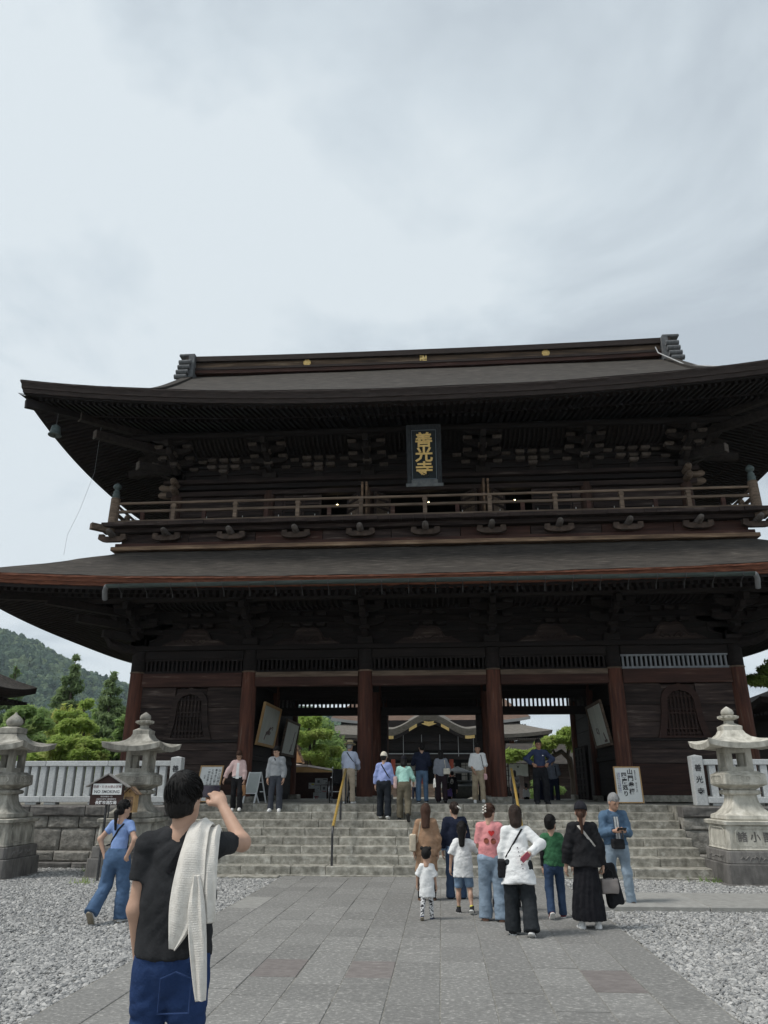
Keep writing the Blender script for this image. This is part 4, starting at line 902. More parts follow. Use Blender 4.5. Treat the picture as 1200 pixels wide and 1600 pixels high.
# ------------------------------------------------------------------ stone lanterns
def lantern(label, cx, cy, m, mbase, style=0, s=1.0, glyph=None):
    t = thing('stone_lantern', label, 'stone lantern', (cx, cy, 0), 0, 'stone lanterns in front of the steps'); c = (cx, cy)
    def ob(name, prof, mm, ch=.06, smooth=20, par=t):
        ch = min(ch, .035)
        q = MB(); q.sq([(h*s, z) for h, z in prof], c, ch=ch); return q.obj(name, mm, par, smooth=smooth)
    ob('base', [(.80,-.05),(.80,.02),(.73,.03),(.72,.37),(.71,.385)], mbase, .04)
    b2 = ob('base_course', [(.66,.386),(.67,.40),(.66,.60),(.65,.62)], mbase, .10)
    ped = ob('pedestal', [(.60,.621),(.615,.64),(.60,.66),(.57,1.08),(.63,1.10),(.64,1.16),(.60,1.175)], m, .10)
    ob('shaft', [(.50,1.176),(.52,1.20),(.51,1.27),(.42,1.31),(.33,1.40),(.27,1.52),(.25,1.64),(.25,1.66),(.31,1.675),(.33,1.71),(.31,1.75),(.25,1.76),(.30,1.80)], m, .10)
    pt = ob('platform', [(.30,1.80),(.43,1.86),(.44,1.88),(.43,2.07),(.36,2.10),(.33,2.13)], m, .10)
    # fire box with open windows on four sides
    fb = MB(); h = .27*s
    for sx in (-1,1):
        for sy in (-1,1): fb.box(cx+sx*h-(.0 if sx < 0 else .135*s), cx+sx*h+(.135*s if sx < 0 else 0), cy+sy*h-(.0 if sy < 0 else .135*s), cy+sy*h+(.135*s if sy < 0 else 0), 2.12, 2.62, ch=.01)
    fb.box(cx-h+.004, cx+h-.004, cy-h+.004, cy+h-.004, 2.12, 2.22); fb.box(cx-h+.004, cx+h-.004, cy-h+.004, cy+h-.004, 2.50, 2.62)
    fo = fb.obj('fire_box', m, t)
    # roof with upswept corners
    n = 13; prof = [(.20,2.97),(.235,2.90),(.305,2.825),(.42,2.755),(.56,2.71),(.70,2.685),(.675,2.575),(.60,2.585),(.3,2.60)]
    q = MB(); rows = []
    for i, (hh, z) in enumerate(prof):
        hh *= s; row = []; k = max(0, (hh/s-.26)/.44)
        for side in range(4):
            for j in range(n-1):
                a = -1+2*j/(n-1); up = .10*k*abs(a)**2.2*(1 if i < 6 else .95); p = (a*hh*(1+.04*k*abs(a)**3), -hh*(1-.03*k*(1-a*a)))
                x, y = {0:p, 1:(-p[1], p[0]), 2:(-p[0], -p[1]), 3:(p[1], -p[0])}[side]; row.append((cx+x, cy+y, z+up))
        row.append(row[0]); rows.append(row)
    q.grid(rows, flip=True); q.box(cx-.2*s, cx+.2*s, cy-.2*s, cy+.2*s, 2.6, 2.969); q.obj('roof', m, t, smooth=32)
    if style == 0:
        ob('neck', [(.20,2.972),(.205,3.05),(.13,3.09),(.085,3.12),(.08,3.17)], m, .12)
        q = MB(); q.lathe([(.08*s,3.165),(.15*s,3.20),(.215*s,3.25),(.225*s,3.265),(.19*s,3.275),(.1*s,3.27)], c, 24)
        for k in range(12): a = 2*pi*k/12; q.lathe([(.0,3.20),(.05*s,3.23),(.045*s,3.268),(.0,3.28)], (cx+cos(a)*.175*s, cy+sin(a)*.175*s), 7)
        q.obj('lotus', m, t, smooth=45)
        q = MB(); q.lathe([(.07*s,3.27),(.125*s,3.30),(.135*s,3.345),(.115*s,3.40),(.06*s,3.44),(.012*s,3.475)], c, 20); q.obj('jewel', m, t, smooth=50)
    else:
        ob('neck', [(.22,2.972),(.225,3.08),(.16,3.11),(.10,3.12)], m, .2)
        q = MB(); q.lathe([(.10*s,3.115),(.165*s,3.16),(.19*s,3.22),(.17*s,3.28),(.10*s,3.35),(.04*s,3.40),(.01*s,3.45)], c, 20); q.obj('jewel', m, t, smooth=50)
    # recessed panels and carving, front and the two sides
    for (dx_, dy_) in ((0,-1),(1,0),(-1,0)):
        ax = Vector((-dy_, dx_, 0)); nn = Vector((dx_, dy_, 0)); o = Vector((cx, cy, 0))
        def frame_on(name, hw, z0, z1, off, par, w=.014, cc=.05):
            out = [(-hw+cc,z0),(hw-cc,z0),(hw,z0+cc),(hw,z1-cc),(hw-cc,z1),(-hw+cc,z1),(-hw,z1-cc),(-hw,z0+cc)]
            inn = [(x*(1-w/hw), z+(w if z < (z0+z1)/2 else -w)) for x, z in out]
            q = MB(); q.ring(out, inn, o+nn*(off*s), ax, (0,0,1), nn*.012); q.obj(name, m, par)
        frame_on('carved_frame', .33*s, 1.90, 2.05, .432, pt); frame_on('carved_frame', .44*s, .70, 1.05, .588, ped, .016, .07)
        q = MB()
        for s_ in (-1,1): q.tube([o+nn*(.437*s)+ax*(s_*.055+cos(a)*.035)+Vector((0,0,1.985+sin(a)*.035)) for a in np.linspace(0, 2*pi, 10)], .007, 5)
        q.obj('carved_mark', m, pt)
        q = MB()
        rr = np.random.default_rng(int(abs(cx)*10)+int(dx_)+3)
        for k in range(10):
            x = -.42+.84*(k+.5)/10; q.tube([o+nn*(.662*s)+ax*((x+dxx)*s)+Vector((0,0,z)) for dxx, z in ((-.04,.43+rr.uniform(0,.05)),(.0,.50+rr.uniform(-.03,.04)),(.05,.45+rr.uniform(0,.1)))], [.012,.02,.01], 5)
        q.obj('carved_relief', mbase, b2)
        if glyph and dy_ == -1:
            for i, ch in enumerate(glyph):
                text_mesh('carved_letter', ch, .2, ax, (0,0,1), o+nn*(.588*s)+ax*(-.30+.25*i)+Vector((0,0,.80)), stone_dark, ped, extrude=.006, bold=.003)
    return t
lantern('pale stone lantern right of the steps, its pedestal carved with characters', 6.3, 17.2, stone_lantern, stone_dark, 0, 1.0, '諸小國')
lantern('grey stone lantern with lotus finial beside the left end of the steps', -6.92, 17.5, stone_lant_old, stone_dark, 0, .96)
lantern('weathered stone lantern with onion finial at the far left edge', -9.82, 17.0, stone_lant_old, stone_dark, 1, 1.0)
# ------------------------------------------------------------------ stone fences
def fence(label, x_end, x_far, y, gl):
    t = thing('stone_fence', label, 'fence', (x_end, y, ZF)); sg = 1 if x_far > x_end else -1
    q = MB(); q.box(-.14,.14,-.14,.14,0,1.14,ch=.012); q.add([(-.13,-.13,1.14),(.13,-.13,1.14),(.13,.13,1.14),(-.13,.13,1.14),(0,0,1.175)], [(0,1,4),(1,2,4),(2,3,4),(3,0,4)])
    pm = q.mesh('end_post', granite)
    ep = piece('end_post', pm, t, (x_end, y, ZF))
    for i, ch in enumerate(gl): text_mesh('inscription', ch, .17, (1,0,0), (0,0,1), (x_end, y-.142, ZF+.80-.27*i), ink, ep, bold=.003)
    L_ = abs(x_far-x_end); nseg = int(round(L_/1.8))
    for k in range(nseg):
        a = x_end+sg*(.142+(L_-.15)*k/nseg); b = x_end+sg*(.142+(L_-.15)*(k+1)/nseg); a, b = min(a,b)+.003, max(a,b)-.003
        q = MB(); q.box(a, b, y-.11, y+.11, ZF+.93, ZF+1.06, ch=.012); q.obj('top_rail', granite, t)
        q = MB(); q.box(a, b, y-.15, y+.15, ZF+.055, ZF+.20, ch=.012); q.obj('bottom_rail', granite, t)
        q = MB(); q.box(a+.1, a+.4, y-.12, y+.12, ZF, ZF+.055); q.box(b-.4, b-.1, y-.12, y+.12, ZF, ZF+.055); q.obj('foot_block', granite, t)
    bm = MB(); bm.box(-.082,.082,-.08,.08,0,.729,ch=.01); bmm = bm.mesh('fence_post', granite)
    n = int(L_/.245)
    for k in range(n): piece('fence_post', bmm, t, (x_end+sg*(.36+k*.245), y, ZF+.201), (0,0,rng.uniform(-.03,.03)))
    return t
fence('long pale granite fence on the wall left of the steps, end post lettered', -6.82, -17.0, 19.75, '善光寺')
fence('pale granite fence behind the right lantern, end post lettered', 6.28, 15.5, 19.75, '善光寺')
# ------------------------------------------------------------------ hand rails
def handrail(label, x, pts_z):
    t = thing('handrail', label, 'handrail', (x, 17.5, 0))
    def sx(y): return x+(y-17.5)*(-.043 if x < 0 else .043)
    q = MB(); q.tube([(sx(17.5),17.5,0),(sx(17.5),17.5,.86)], .026, 10); q.obj('post', metal_dark, t, smooth=50)
    q = MB(); q.tube([(sx(19.5),19.5,.86),(sx(19.5),19.5,1.68)], .026, 10); q.obj('post', metal_dark, t, smooth=50)
    q = MB(); q.tube([(sx(21.0),21.0,ZF),(sx(21.0),21.0,2.22)], .026, 10); q.obj('post', metal_dark, t, smooth=50)
    q = MB(); q.tube([(sx(17.5),17.5,.855),(sx(17.5),17.52,.93),(sx(17.6),17.62,1.0)], .026, 10); q.obj('elbow', metal_dark, t, smooth=50)
    q = MB(); q.tube([(sx(17.6),17.61,.99),(sx(19.5),19.5,1.74),(sx(20.9),20.9,2.25),(sx(21.1),21.1,2.27)], .034, 12); q.obj('grip', brass, t, smooth=50)
handrail('brass gripped handrail on the left of the steps', -2.42, None)
handrail('brass gripped handrail on the right of the steps, behind the walkers', 1.72, None)
# ------------------------------------------------------------------ beyond the gate: main hall, hoarding, kiosk, burner
HX = -1.05
hall = thing('main_hall', 'broad brown roofed main hall with curved porch gable and gilt fittings seen through the gate', 'temple hall', (HX, 80, 1.0))
hroof = mat('hall_roof', (.10,.065,.048), (.16,.105,.08), (.2,.15,.12), scale=3, stretch=(.6,3,3), bump=.4, bscale=14, bstretch=(.4,3,3))
hroof_g = mat('hall_roof_grey', (.11,.10,.085), (.18,.165,.145), (.24,.22,.2), scale=3, stretch=(1,3,3), bump=.5, bscale=16)
hband = mat('hall_band', (.36,.36,.36), (.44,.44,.43), scale=4, stretch=WX)
def hgrid(name, m, fx, n=40, k=8, **kw):
    q = MB(); q.grid([[fx(-1+2*j/n, i/k) for j in range(n+1)] for i in range(k+1)]); return q.obj(name, m, hall, smooth=40)
def lowr(f, v): e = 12.2-3.2*v; return (HX+f*e, 77-.0+3.2*v, 6.75+1.35*v**1.1+.45*abs(f)**4*(1-v))
hgrid('lower_roof', hroof_g, lowr)
def lows(sg): return lambda f, v: (HX+sg*(12.2-3.2*v), 77+3.2*v+(24-6.4*v)*(f+1)/2, 6.75+1.35*v**1.1+.45*abs(f)**4*(1-v))
for sg in (-1,1): hgrid('lower_roof', hroof_g, lows(sg), 16)
def lowe(f, v): return (HX+f*(12.2-.1*v), 77.0+.1*v, 6.75+.45*abs(f)**4-.35*v)
hgrid('eave_edge', hroof_g, lowe, 40, 2)
q = MB(); q.add([lowe(-1,1), lowe(1,1), (HX+8.5,80.3,6.3), (HX-8.5,80.3,6.3)], [(0,1,2,3)])
q.add([(HX-12.1,77.1,6.6),(HX-8.5,80.3,6.3),(HX-8.5,98,6.3),(HX-12.1,101,6.6)], [(0,1,2,3)]); q.add([(HX+12.1,77.1,6.6),(HX+8.5,80.3,6.3),(HX+8.5,98,6.3),(HX+12.1,101,6.6)], [(0,1,2,3)]); q.obj('soffit', wood_dark, hall)
rf = MB()
for k in range(110): x = HX-11.9+k*.217; rf.box(x-.05, x+.05, 77.15, 79.5, 6.30, 6.42)
tag(rf.obj('rafters', wood_end, hall), kind='stuff')
def upr(f, v): e = 10.4-6.0*v; return (HX+f*e, 79.6+8*v, 8.25+7.0*v**1.15+.5*abs(f)**4*(1-v))
hgrid('upper_roof', hroof, upr)
def upe(f, v): return (HX+f*10.4, 79.6+.08*v, 8.25+.5*abs(f)**4-.28*v)
hgrid('eave_band', hband, upe, 40, 2)
q = MB(); q.box(HX-9.4, HX+9.4, 80.4, 98, 7.6, 8.4); q.obj('upper_wall', wood_dark, hall)
rf = MB()
for k in range(80): x = HX-9.9+k*.25; rf.box(x-.05, x+.05, 79.8, 80.39, 7.86, 7.99)
tag(rf.obj('rafters', wood_end, hall), kind='stuff')
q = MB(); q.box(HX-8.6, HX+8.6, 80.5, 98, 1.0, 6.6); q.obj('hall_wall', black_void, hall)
for x in (-8.4,-5.6,5.6,8.4): 
    q = MB(); q.tube([(HX+x, 80.2, 1.0), (HX+x, 80.2, 6.4)], .25, 10); q.obj('column', wood_column, hall, smooth=50)
for i in range(6):
    q = MB(); x = HX-8.4+2.8*i+.3; q.box(x, x+2.2, 80.38, 80.46, 1.9, 4.2); d = q.obj('shoji_panel', mat('shoji', (.30,.29,.26), (.36,.35,.31), scale=3), hall)
    q = MB()
    for k in range(6): q.box(x+k*.44, x+k*.44+.04, 80.33, 80.375, 1.9, 4.2)
    for k in range(5): q.box(x, x+2.2, 80.325, 80.37, 1.95+k*.5, 2.0+k*.5)
    q.obj('shoji_lattice', wood_dark, d)
# curved porch gable
def kf(x):      # top line of the curved gable, x from its centre
    a = abs(x)/4.6; return 6.72+1.45*(.5+.5*cos(pi*min(1, a*1.12)))**1.15+(.16*max(0, a-.75)/.25)
n = 56; xs_ = np.linspace(-4.7, 4.7, n+1)
q = MB(); q.grid([[(HX+x, 73+dy_, kf(x)+dz_) for x in xs_] for dy_, dz_ in ((.03,-.345),(.0,-.30),(-.10,-.05),(-.12,.0),(-.20,.22),(-.22,.27),(.1,.36),(4.6,1.0))]); q.obj('porch_roof', hroof_g, hall, smooth=40)
q = MB(); q.grid([[(HX+x*.99, 73.05+dy_, kf(x)+dz_) for x in xs_] for dy_, dz_ in ((.06,-.62),(.05,-.341),(.4,-.341))]+[[(HX+x*.99, 73.45, kf(x)-.62) for x in xs_], [(HX+x*.99, 73.11, kf(x)-.62) for x in xs_]]); q.obj('barge_board', wood_dark, hall, smooth=40)
q = MB(); q.box(HX-.75,HX+.75,73.0,77,8.35,8.62); q.add([(HX-.95,72.7,8.36),(HX+.95,72.7,8.36),(HX+.5,72.7,8.80),(HX+.25,72.7,8.95),(HX-.25,72.7,8.95),(HX-.5,72.7,8.80),(HX-.95,73.3,8.36),(HX+.95,73.3,8.36),(HX+.5,73.3,8.80),(HX+.25,73.3,8.95),(HX-.25,73.3,8.95),(HX-.5,73.3,8.80)],
   [(0,1,2,3,4,5),(11,10,9,8,7,6),(0,6,7,1),(1,7,8,2),(2,8,9,3),(3,9,10,4),(4,10,11,5),(5,11,6,0)]); q.obj('ridge_tile', mat('tile_grey', (.17,.17,.165), (.27,.27,.26), scale=5, bump=.3), hall)
def gold_strip(pts, w):
    q = MB()
    for (x0, x1) in pts:
        m_ = 8; xx = np.linspace(x0, x1, m_+1); q.grid([[(HX+x, 73.05, kf(x)-.62+o) for x in xx] for o in (0, w)]+[[(HX+x, 73.02, kf(x)-.62+o) for x in xx] for o in (w, 0, )])
    q.obj('gilt_fitting', gold, hall)
gold_strip([(-4.3,-3.4)], .28); gold_strip([(3.4,4.3)], .28); gold_strip([(-1.9,-1.15)], .30); gold_strip([(1.15,1.9)], .30)
q = MB(); q.extr([(-.72,7.55),(-.4,7.42),(0,7.3),(.4,7.42),(.72,7.55),(.42,7.6),(.5,7.78),(0,7.72),(-.5,7.78),(-.42,7.6)], (HX,72.98,0), (1,0,0), (0,0,1), (0,.06,0)); q.obj('gilt_pendant', gold, hall)
q = MB(); q.box(HX-5.2, HX+5.2, 74.2, 74.5, 4.35, 4.8); q.box(HX-5.0, HX+5.0, 74.25, 74.45, 6.0, 6.3); q.box(HX-4.6, HX+4.6, 74.6, 74.7, 5.2, 8.0); q.obj('porch_beam', wood_dark, hall)
q = MB(); q.box(HX-5.2, HX+5.2, 74.0, 74.02, 4.82, 4.9)
for x in (-5.0,-4.0,-2.5,-.75,1.0,2.75,4.2): q.tube([(HX+x, 73.9, 4.6), (HX+x, 73.9, 6.6)], .03, 5)
q.obj('curtain_rods', mat('rod_grey', (.22,.23,.24), (.3,.31,.32)), hall)
for x in (-3.5,-.72,2.05,4.83):
    q = MB(); q.box(HX+x-.2, HX+x+.2, 74.15, 74.55, 1.2, 4.35, ch=.03); q.obj('porch_column', mat('porch_red', (.16,.035,.022), (.22,.05,.03), scale=3), hall)
for k in range(6):
    q = MB(); q.box(HX-6+k*.05, HX+6-k*.05, 72.2+k*.32, 75, 1.0+k*.19, 1.0+k*.19+.188, ch=.01); q.obj('step', wood_grey, hall)
# brown hoarding with posters, left passage
t = thing('hoarding', 'plain dark brown site hoarding with posters behind the left passage', 'hoarding', (-5.4, 33, 1.0))
for k in range(4):
    q = MB(); q.box(-7.2+k*.86, -7.2+k*.86+.855, 33, 33.06, 1.0, 2.40); q.obj('panel', sign_brown, t)
q = MB(); q.box(-7.2,-3.76,33.06,33.1,2.38,2.42); q.obj('cap_rail', metal_dark, t)
paper = mat('paper', (.40,.42,.43), (.52,.54,.55), scale=14)
for (x0,x1,z0,z1,bars) in ((-5.62,-5.36,1.77,2.0,((.45,.9,.62,.85,1),(.12,.4,.42,.6,0))),(-5.35,-5.1,1.92,2.18,((.4,.8,.3,.7,0),)),(-5.09,-4.82,1.93,2.18,((.3,.9,.75,.9,0),(.7,.95,.2,.35,0))),(-5.35,-5.12,1.62,1.9,((.3,.7,.3,.6,0),)),(-5.09,-4.83,1.62,1.9,((.1,.9,.08,.22,2),(.3,.7,.4,.8,0)))):
    q = MB(); q.box(x0, x1, 32.975, 32.998, z0, z1); po = q.obj('poster', paper, t)
    for (a,b,c,d,kk) in bars:
        q = MB(); q.box(x0+(x1-x0)*a, x0+(x1-x0)*b, 32.968, 32.974, z0+(z1-z0)*c, z0+(z1-z0)*d); q.obj('print_block', (ink_grey, mat('print_yellow', (.5,.45,.05), (.6,.55,.08)), mat('print_pink', (.4,.16,.18), (.5,.2,.2)))[kk], po)
# clear slanted ticket stand in front
t = thing('slanted_stand', 'pale slanted leaflet stand with dark characters before the brown hoarding', 'stand', (-5.0, 32.2, 1.0))
q = MB(); q.bar((-5.42,32.1,1.93),(-4.86,32.2,1.60),.3,.05); q.bar((-4.9,32.2,1.62),(-4.9,32.2,1.0),.3,.12,(0,1,0)); q.obj('stand_body', mat('stand_clear', (.42,.46,.48), (.52,.56,.58), rough=.3), t)
q = MB(); q.box(-5.3,-5.02,32.28,32.31,1.0,1.62); st = q.obj('stand_panel', paper, t)
text_mesh('lettering', '写真', .2, (1,0,0), (0,0,1), (-5.16,32.27,1.32), mat('ink_wine', (.22,.05,.07), (.28,.07,.09)), t, vertical=True, bold=.004)
# light wooden kiosk with pale roof
t = thing('kiosk', 'new light wooden kiosk with low pale roof behind the brown hoarding', 'kiosk', (-8, 38, 1.0))
new_wood = mat('new_wood', (.48,.31,.15), (.60,.41,.22), scale=4, stretch=WX)
q = MB(); q.add([(-10,35.6,2.80),(-6.15,35.6,2.80),(-4.95,38.8,2.62),(-10,38.8,3.3),(-10,35.6,2.72),(-6.15,35.6,2.72),(-4.95,38.8,2.54),(-10,38.8,3.2)], [(0,1,2,3),(7,6,5,4),(0,4,5,1),(1,5,6,2),(2,6,7,3)]); q.obj('roof', mat('kiosk_roof', (.52,.46,.44), (.62,.56,.53), scale=3), t)
q = MB(); q.add([(-10,35.7,2.70),(-6.2,35.7,2.70),(-5.0,38.7,2.5),(-10,38.7,2.5),(-10,36.5,2.42),(-6.6,36.5,2.42),(-5.4,38.7,2.40),(-10,38.7,2.4)], [(0,1,5,4),(1,2,6,5),(4,5,6,7),(0,3,2,1)]); q.obj('eave_board', new_wood, t)
q = MB(); q.box(-10,-6.6,36.6,38.7,1.0,2.42); q.obj('wall', new_wood, t)
t2 = q = MB(); q.extr([(-9.5,3.0),(-6.95,3.0),(-7.75,4.6),(-9.5,5.6)], (0,38.9,0), (1,0,0), (0,0,1), (0,.15,0)); q.obj('gable', mat('new_wood_orange', (.42,.24,.12), (.50,.30,.16), scale=4, stretch=WZ), t)
q = MB(); q.bar((-6.9,38.85,2.95),(-7.8,38.85,4.75),.1,.2,(0,1,0)); q.obj('verge_board', wood_pale, t)
# bronze incense burner
t = thing('incense_burner', 'big dark bronze incense burner in the court behind the steps', 'incense burner', (.95, 45, 1.0))
br = mat('bronze_dark', (.014,.016,.017), (.03,.034,.035), scale=5, rough=.55, metal=.4)
q = MB(); q.lathe([(.55,1.0),(.6,1.1),(.45,1.2),(.8,1.35),(1.0,1.6),(1.02,1.9),(.9,2.05),(1.0,2.12),(1.0,2.18),(.8,2.2)], (.95,45), 24); q.obj('bowl', br, t, smooth=40)
q = MB(); q.lathe([(.95,2.6),(.92,2.64),(.6,2.74),(.25,2.86),(.1,2.92),(.01,2.98)], (.95,45), 24); q.obj('lid', br, t, smooth=40)
for k in range(4):
    a = pi/4+k*pi/2; q = MB(); q.tube([(.95+cos(a)*.85,45+sin(a)*.85,2.15),(.95+cos(a)*.85,45+sin(a)*.85,2.62)], .05, 8); q.obj('pillar', br, t)
# white banner cloth on the right
t = thing('white_cloth', 'white cloth with small crest hung under the pine behind the right passage', 'cloth', (3.9, 40, 1.0))
q = MB(); q.grid([[(3.45+.95*j/10, 40+.03*sin(j*1.7+i), 2.95-.58*i/5-.03*sin(j*.9)) for j in range(11)] for i in range(6)]); q.obj('cloth', mat('white_cloth_m', (.55,.58,.60), (.64,.67,.69), scale=5, rough=.8), t, smooth=60)
q = MB(); q.tube([(3.9,39.96,2.80),(3.9,39.98,2.80)], .045, 10); q.obj('cloth_crest', ink, t)
q = MB(); q.tube([(3.4,40,1.0),(3.4,40,2.98)], .03, 6); q.tube([(4.45,40,1.0),(4.45,40,2.98)], .03, 6); q.tube([(3.4,40,2.97),(4.45,40,2.97)], .02, 6); q.obj('cloth_poles', wood_dark, t)
# brown shed behind it and neighbours left and right
t = thing('side_building', 'dark tiled side building behind the right passage pine', 'building', (7.5, 50, 1.0))
q = MB(); q.box(5.2,12,50,55,1.0,3.3); q.obj('wall', wood_plank, t)
q = MB(); q.add([(4.4,49.2,3.2),(12.8,49.2,3.2),(12.8,52.5,4.6),(4.4,52.5,4.6),(4.4,55.8,3.2),(12.8,55.8,3.2)], [(0,1,2,3),(3,2,5,4),(0,3,4),(1,5,2)]); q.obj('roof', bark, t)
def neighbour(label, x0, x1, y0, y1, zb, ze, zr, sg):
    t = thing('side_hall', label, 'building', ((x0+x1)/2, (y0+y1)/2, 1.0)); c = (y0+y1)/2
    q = MB(); q.box(x0+1.3, x1-1.3, y0+1.5, y1-1.5, zb, ze); q.obj('wall', wood_dark, t)
    n = 20; w = (x1-x0)/2; xm = (x0+x1)/2
    for sy in (-1,1):
        q = MB(); q.grid([[(xm+f*w*(1-.35*v), (y0 if sy < 0 else y1)-sy*((y1-y0)/2)*v, ze+(zr-ze)*v**1.2+.25*abs(f)**3*(1-v)) for f in np.linspace(-1,1,n+1)] for v in np.linspace(0,1,7)]); q.obj('roof', bark, t, smooth=40)
        q = MB(); q.grid([[(xm+f*w, (y0 if sy < 0 else y1)-sy*d, ze+.25*abs(f)**3+dz) for f in np.linspace(-1,1,n+1)] for d, dz in ((0,0),(.05,-.22),(.6,-.3),(1.5,-.34))]); q.obj('eave_edge', fascia_up, t, smooth=40)
    for sx in (-1,1):
        q = MB(); q.grid([[(xm+sx*w*(1-.35*v), c+f*(y1-y0)/2*(1-v), ze+(zr-ze)*v**1.2+.25*abs(f)**3*(1-v)) for f in np.linspace(-1,1,n+1)] for v in np.linspace(0,1,7)]); q.obj('roof', bark, t, smooth=40)
        q = MB(); q.grid([[(xm+sx*(w-d), c+f*(y1-y0)/2, ze+.25*abs(f)**3+dz) for f in np.linspace(-1,1,n+1)] for d, dz in ((0,0),(.05,-.22),(.6,-.3),(1.5,-.34))]); q.obj('eave_edge', fascia_up, t, smooth=40)
        rfm = MB()
        for k in range(int((y1-y0)/.3)): yy = y0+.15+k*.3; rfm.box(min(xm+sx*(w-.12), xm+sx*(w-1.6)), max(xm+sx*(w-.12), xm+sx*(w-1.6)), yy-.05, yy+.05, ze-.40, ze-.30)
        tag(rfm.obj('rafters', wood_dark, t), kind='stuff')
    q = MB()
    for x in np.linspace(x0+1.4, x1-1.4, 5): q.box(x-.14, x+.14, y0+1.25, y0+1.53, zb, ze)
    for z in (zb+1.4, zb+2.6): q.box(x0+1.4, x1-1.4, y0+1.3, y0+1.48, z, z+.22)
    q.obj('wall_frame', wood_plank, t)
    return t
neighbour('low dark roofed hall whose eave corner shows at the left edge behind the stone lantern', -30, -14.5, 20.6, 26.2, 1.3, 4.95, 6.6, 1)
neighbour('dark timber hall half hidden at the right edge behind the granite fence', 11.9, 24, 29, 36, 1.0, 4.75, 5.7, -1)
# ------------------------------------------------------------------ trees
def leafmat(name, cs, sat=1):
    m = bpy.data.materials.new(name); m.use_nodes = True; t = m.node_tree; b = t.nodes['Principled BSDF']; b.inputs['Roughness'].default_value = .7; b.inputs['Specular IOR Level'].default_value = .2
    tcn = t.nodes.new('ShaderNodeTexCoord'); nz = t.nodes.new('ShaderNodeTexNoise'); nz.inputs['Scale'].default_value = .9; nz.inputs['Detail'].default_value = 8; nz.inputs['Roughness'].default_value = .75
    t.links.new(tcn.outputs['Object'], nz.inputs['Vector']); r = t.nodes.new('ShaderNodeValToRGB'); t.links.new(nz.outputs[0], r.inputs[0])
    e = r.color_ramp.elements; e[0].position = .3; e[1].position = .7; e[0].color = (*cs[0],1); e[1].color = (*cs[-1],1)
    if len(cs) > 2: x = e.new(.5); x.color = (*cs[1],1)
    t.links.new(r.outputs[0], b.inputs['Base Color']); 
    tr = t.nodes.new('ShaderNodeBsdfTranslucent'); t.links.new(r.outputs[0], tr.inputs['Color']); ms = t.nodes.new('ShaderNodeMixShader'); ms.inputs[0].default_value = .5
    t.links.new(b.outputs[0], ms.inputs[1]); t.links.new(tr.outputs[0], ms.inputs[2]); t.links.new(ms.outputs[0], t.nodes['Material Output'].inputs[0]); return m
lf_pine = leafmat('needles_pine', ((0.163,0.250,0.057),(0.351,0.469,0.117),(0.500,0.500,0.205)))
lf_dark = leafmat('needles_dark', ((0.075,0.124,0.057),(0.146,0.219,0.088),(0.264,0.351,0.146)))
lf_cedar = leafmat('needles_cedar', ((0.088,0.146,0.064),(0.190,0.264,0.117),(0.351,0.439,0.205)))
lf_bright = leafmat('leaves_bright', ((0.294,0.499,0.075),(0.500,0.500,0.146),(0.500,0.500,0.264)))
lf_mid = leafmat('leaves_mid', ((0.146,0.235,0.083),(0.264,0.381,0.133),(0.439,0.500,0.205)))
trunk_m = mat('tree_bark', (.05,.038,.03), (.10,.078,.062), scale=6, stretch=WZ, bump=.6, bscale=14, bstretch=WZ)
def leaf_cloud(name, blobs, n, size, m, parent, aspect=1.8, up=.5, shell=.55, seed=1, base=(0,0,0)):
    """leaf sized faces through the volume of the blobs (centre, radii)"""
    r = np.random.default_rng(seed); B = np.array(blobs, float); w = (B[:,3]*B[:,4]+B[:,4]*B[:,5]+B[:,3]*B[:,5]); w /= w.sum()
    k = r.choice(len(B), n, p=w); d = r.normal(size=(n,3)); d /= np.linalg.norm(d,axis=1)[:,None]; rad = shell+(1-shell)*r.random(n)**.6
    rad *= 1+.18*np.sin(d[:,0]*7+k)*np.sin(d[:,1]*6+k*2)+.1*r.normal(size=n)
    c = B[k,:3]+d*rad[:,None]*B[k,3:]
    nrm = d*(1-up)+np.array([0,0,up])+r.normal(size=(n,3))*.45; nrm /= np.linalg.norm(nrm,axis=1)[:,None]
    a = np.cross(nrm, r.normal(size=(n,3))); a /= np.linalg.norm(a,axis=1)[:,None]; b = np.cross(nrm, a)
    s = size*r.uniform(.6,1.5,n)[:,None]
    V = np.stack([c-a*s*aspect, c+b*s*.55+nrm*s*.12, c+a*s*aspect, c-b*s*.55+nrm*s*.12],1).reshape(-1,3)
    me = bpy.data.meshes.new(name); raw_mesh(me, V-np.array(base), np.arange(4*n), np.full(n,4), m)
    return link(name, me, parent)
def branchy(parent, segs, name='trunk'):
    q = MB()
    for pts, r0, r1 in segs: q.tube(pts, list(np.linspace(r0, r1, len(pts))), 8)
    return q.obj(name, trunk_m, parent, smooth=60)
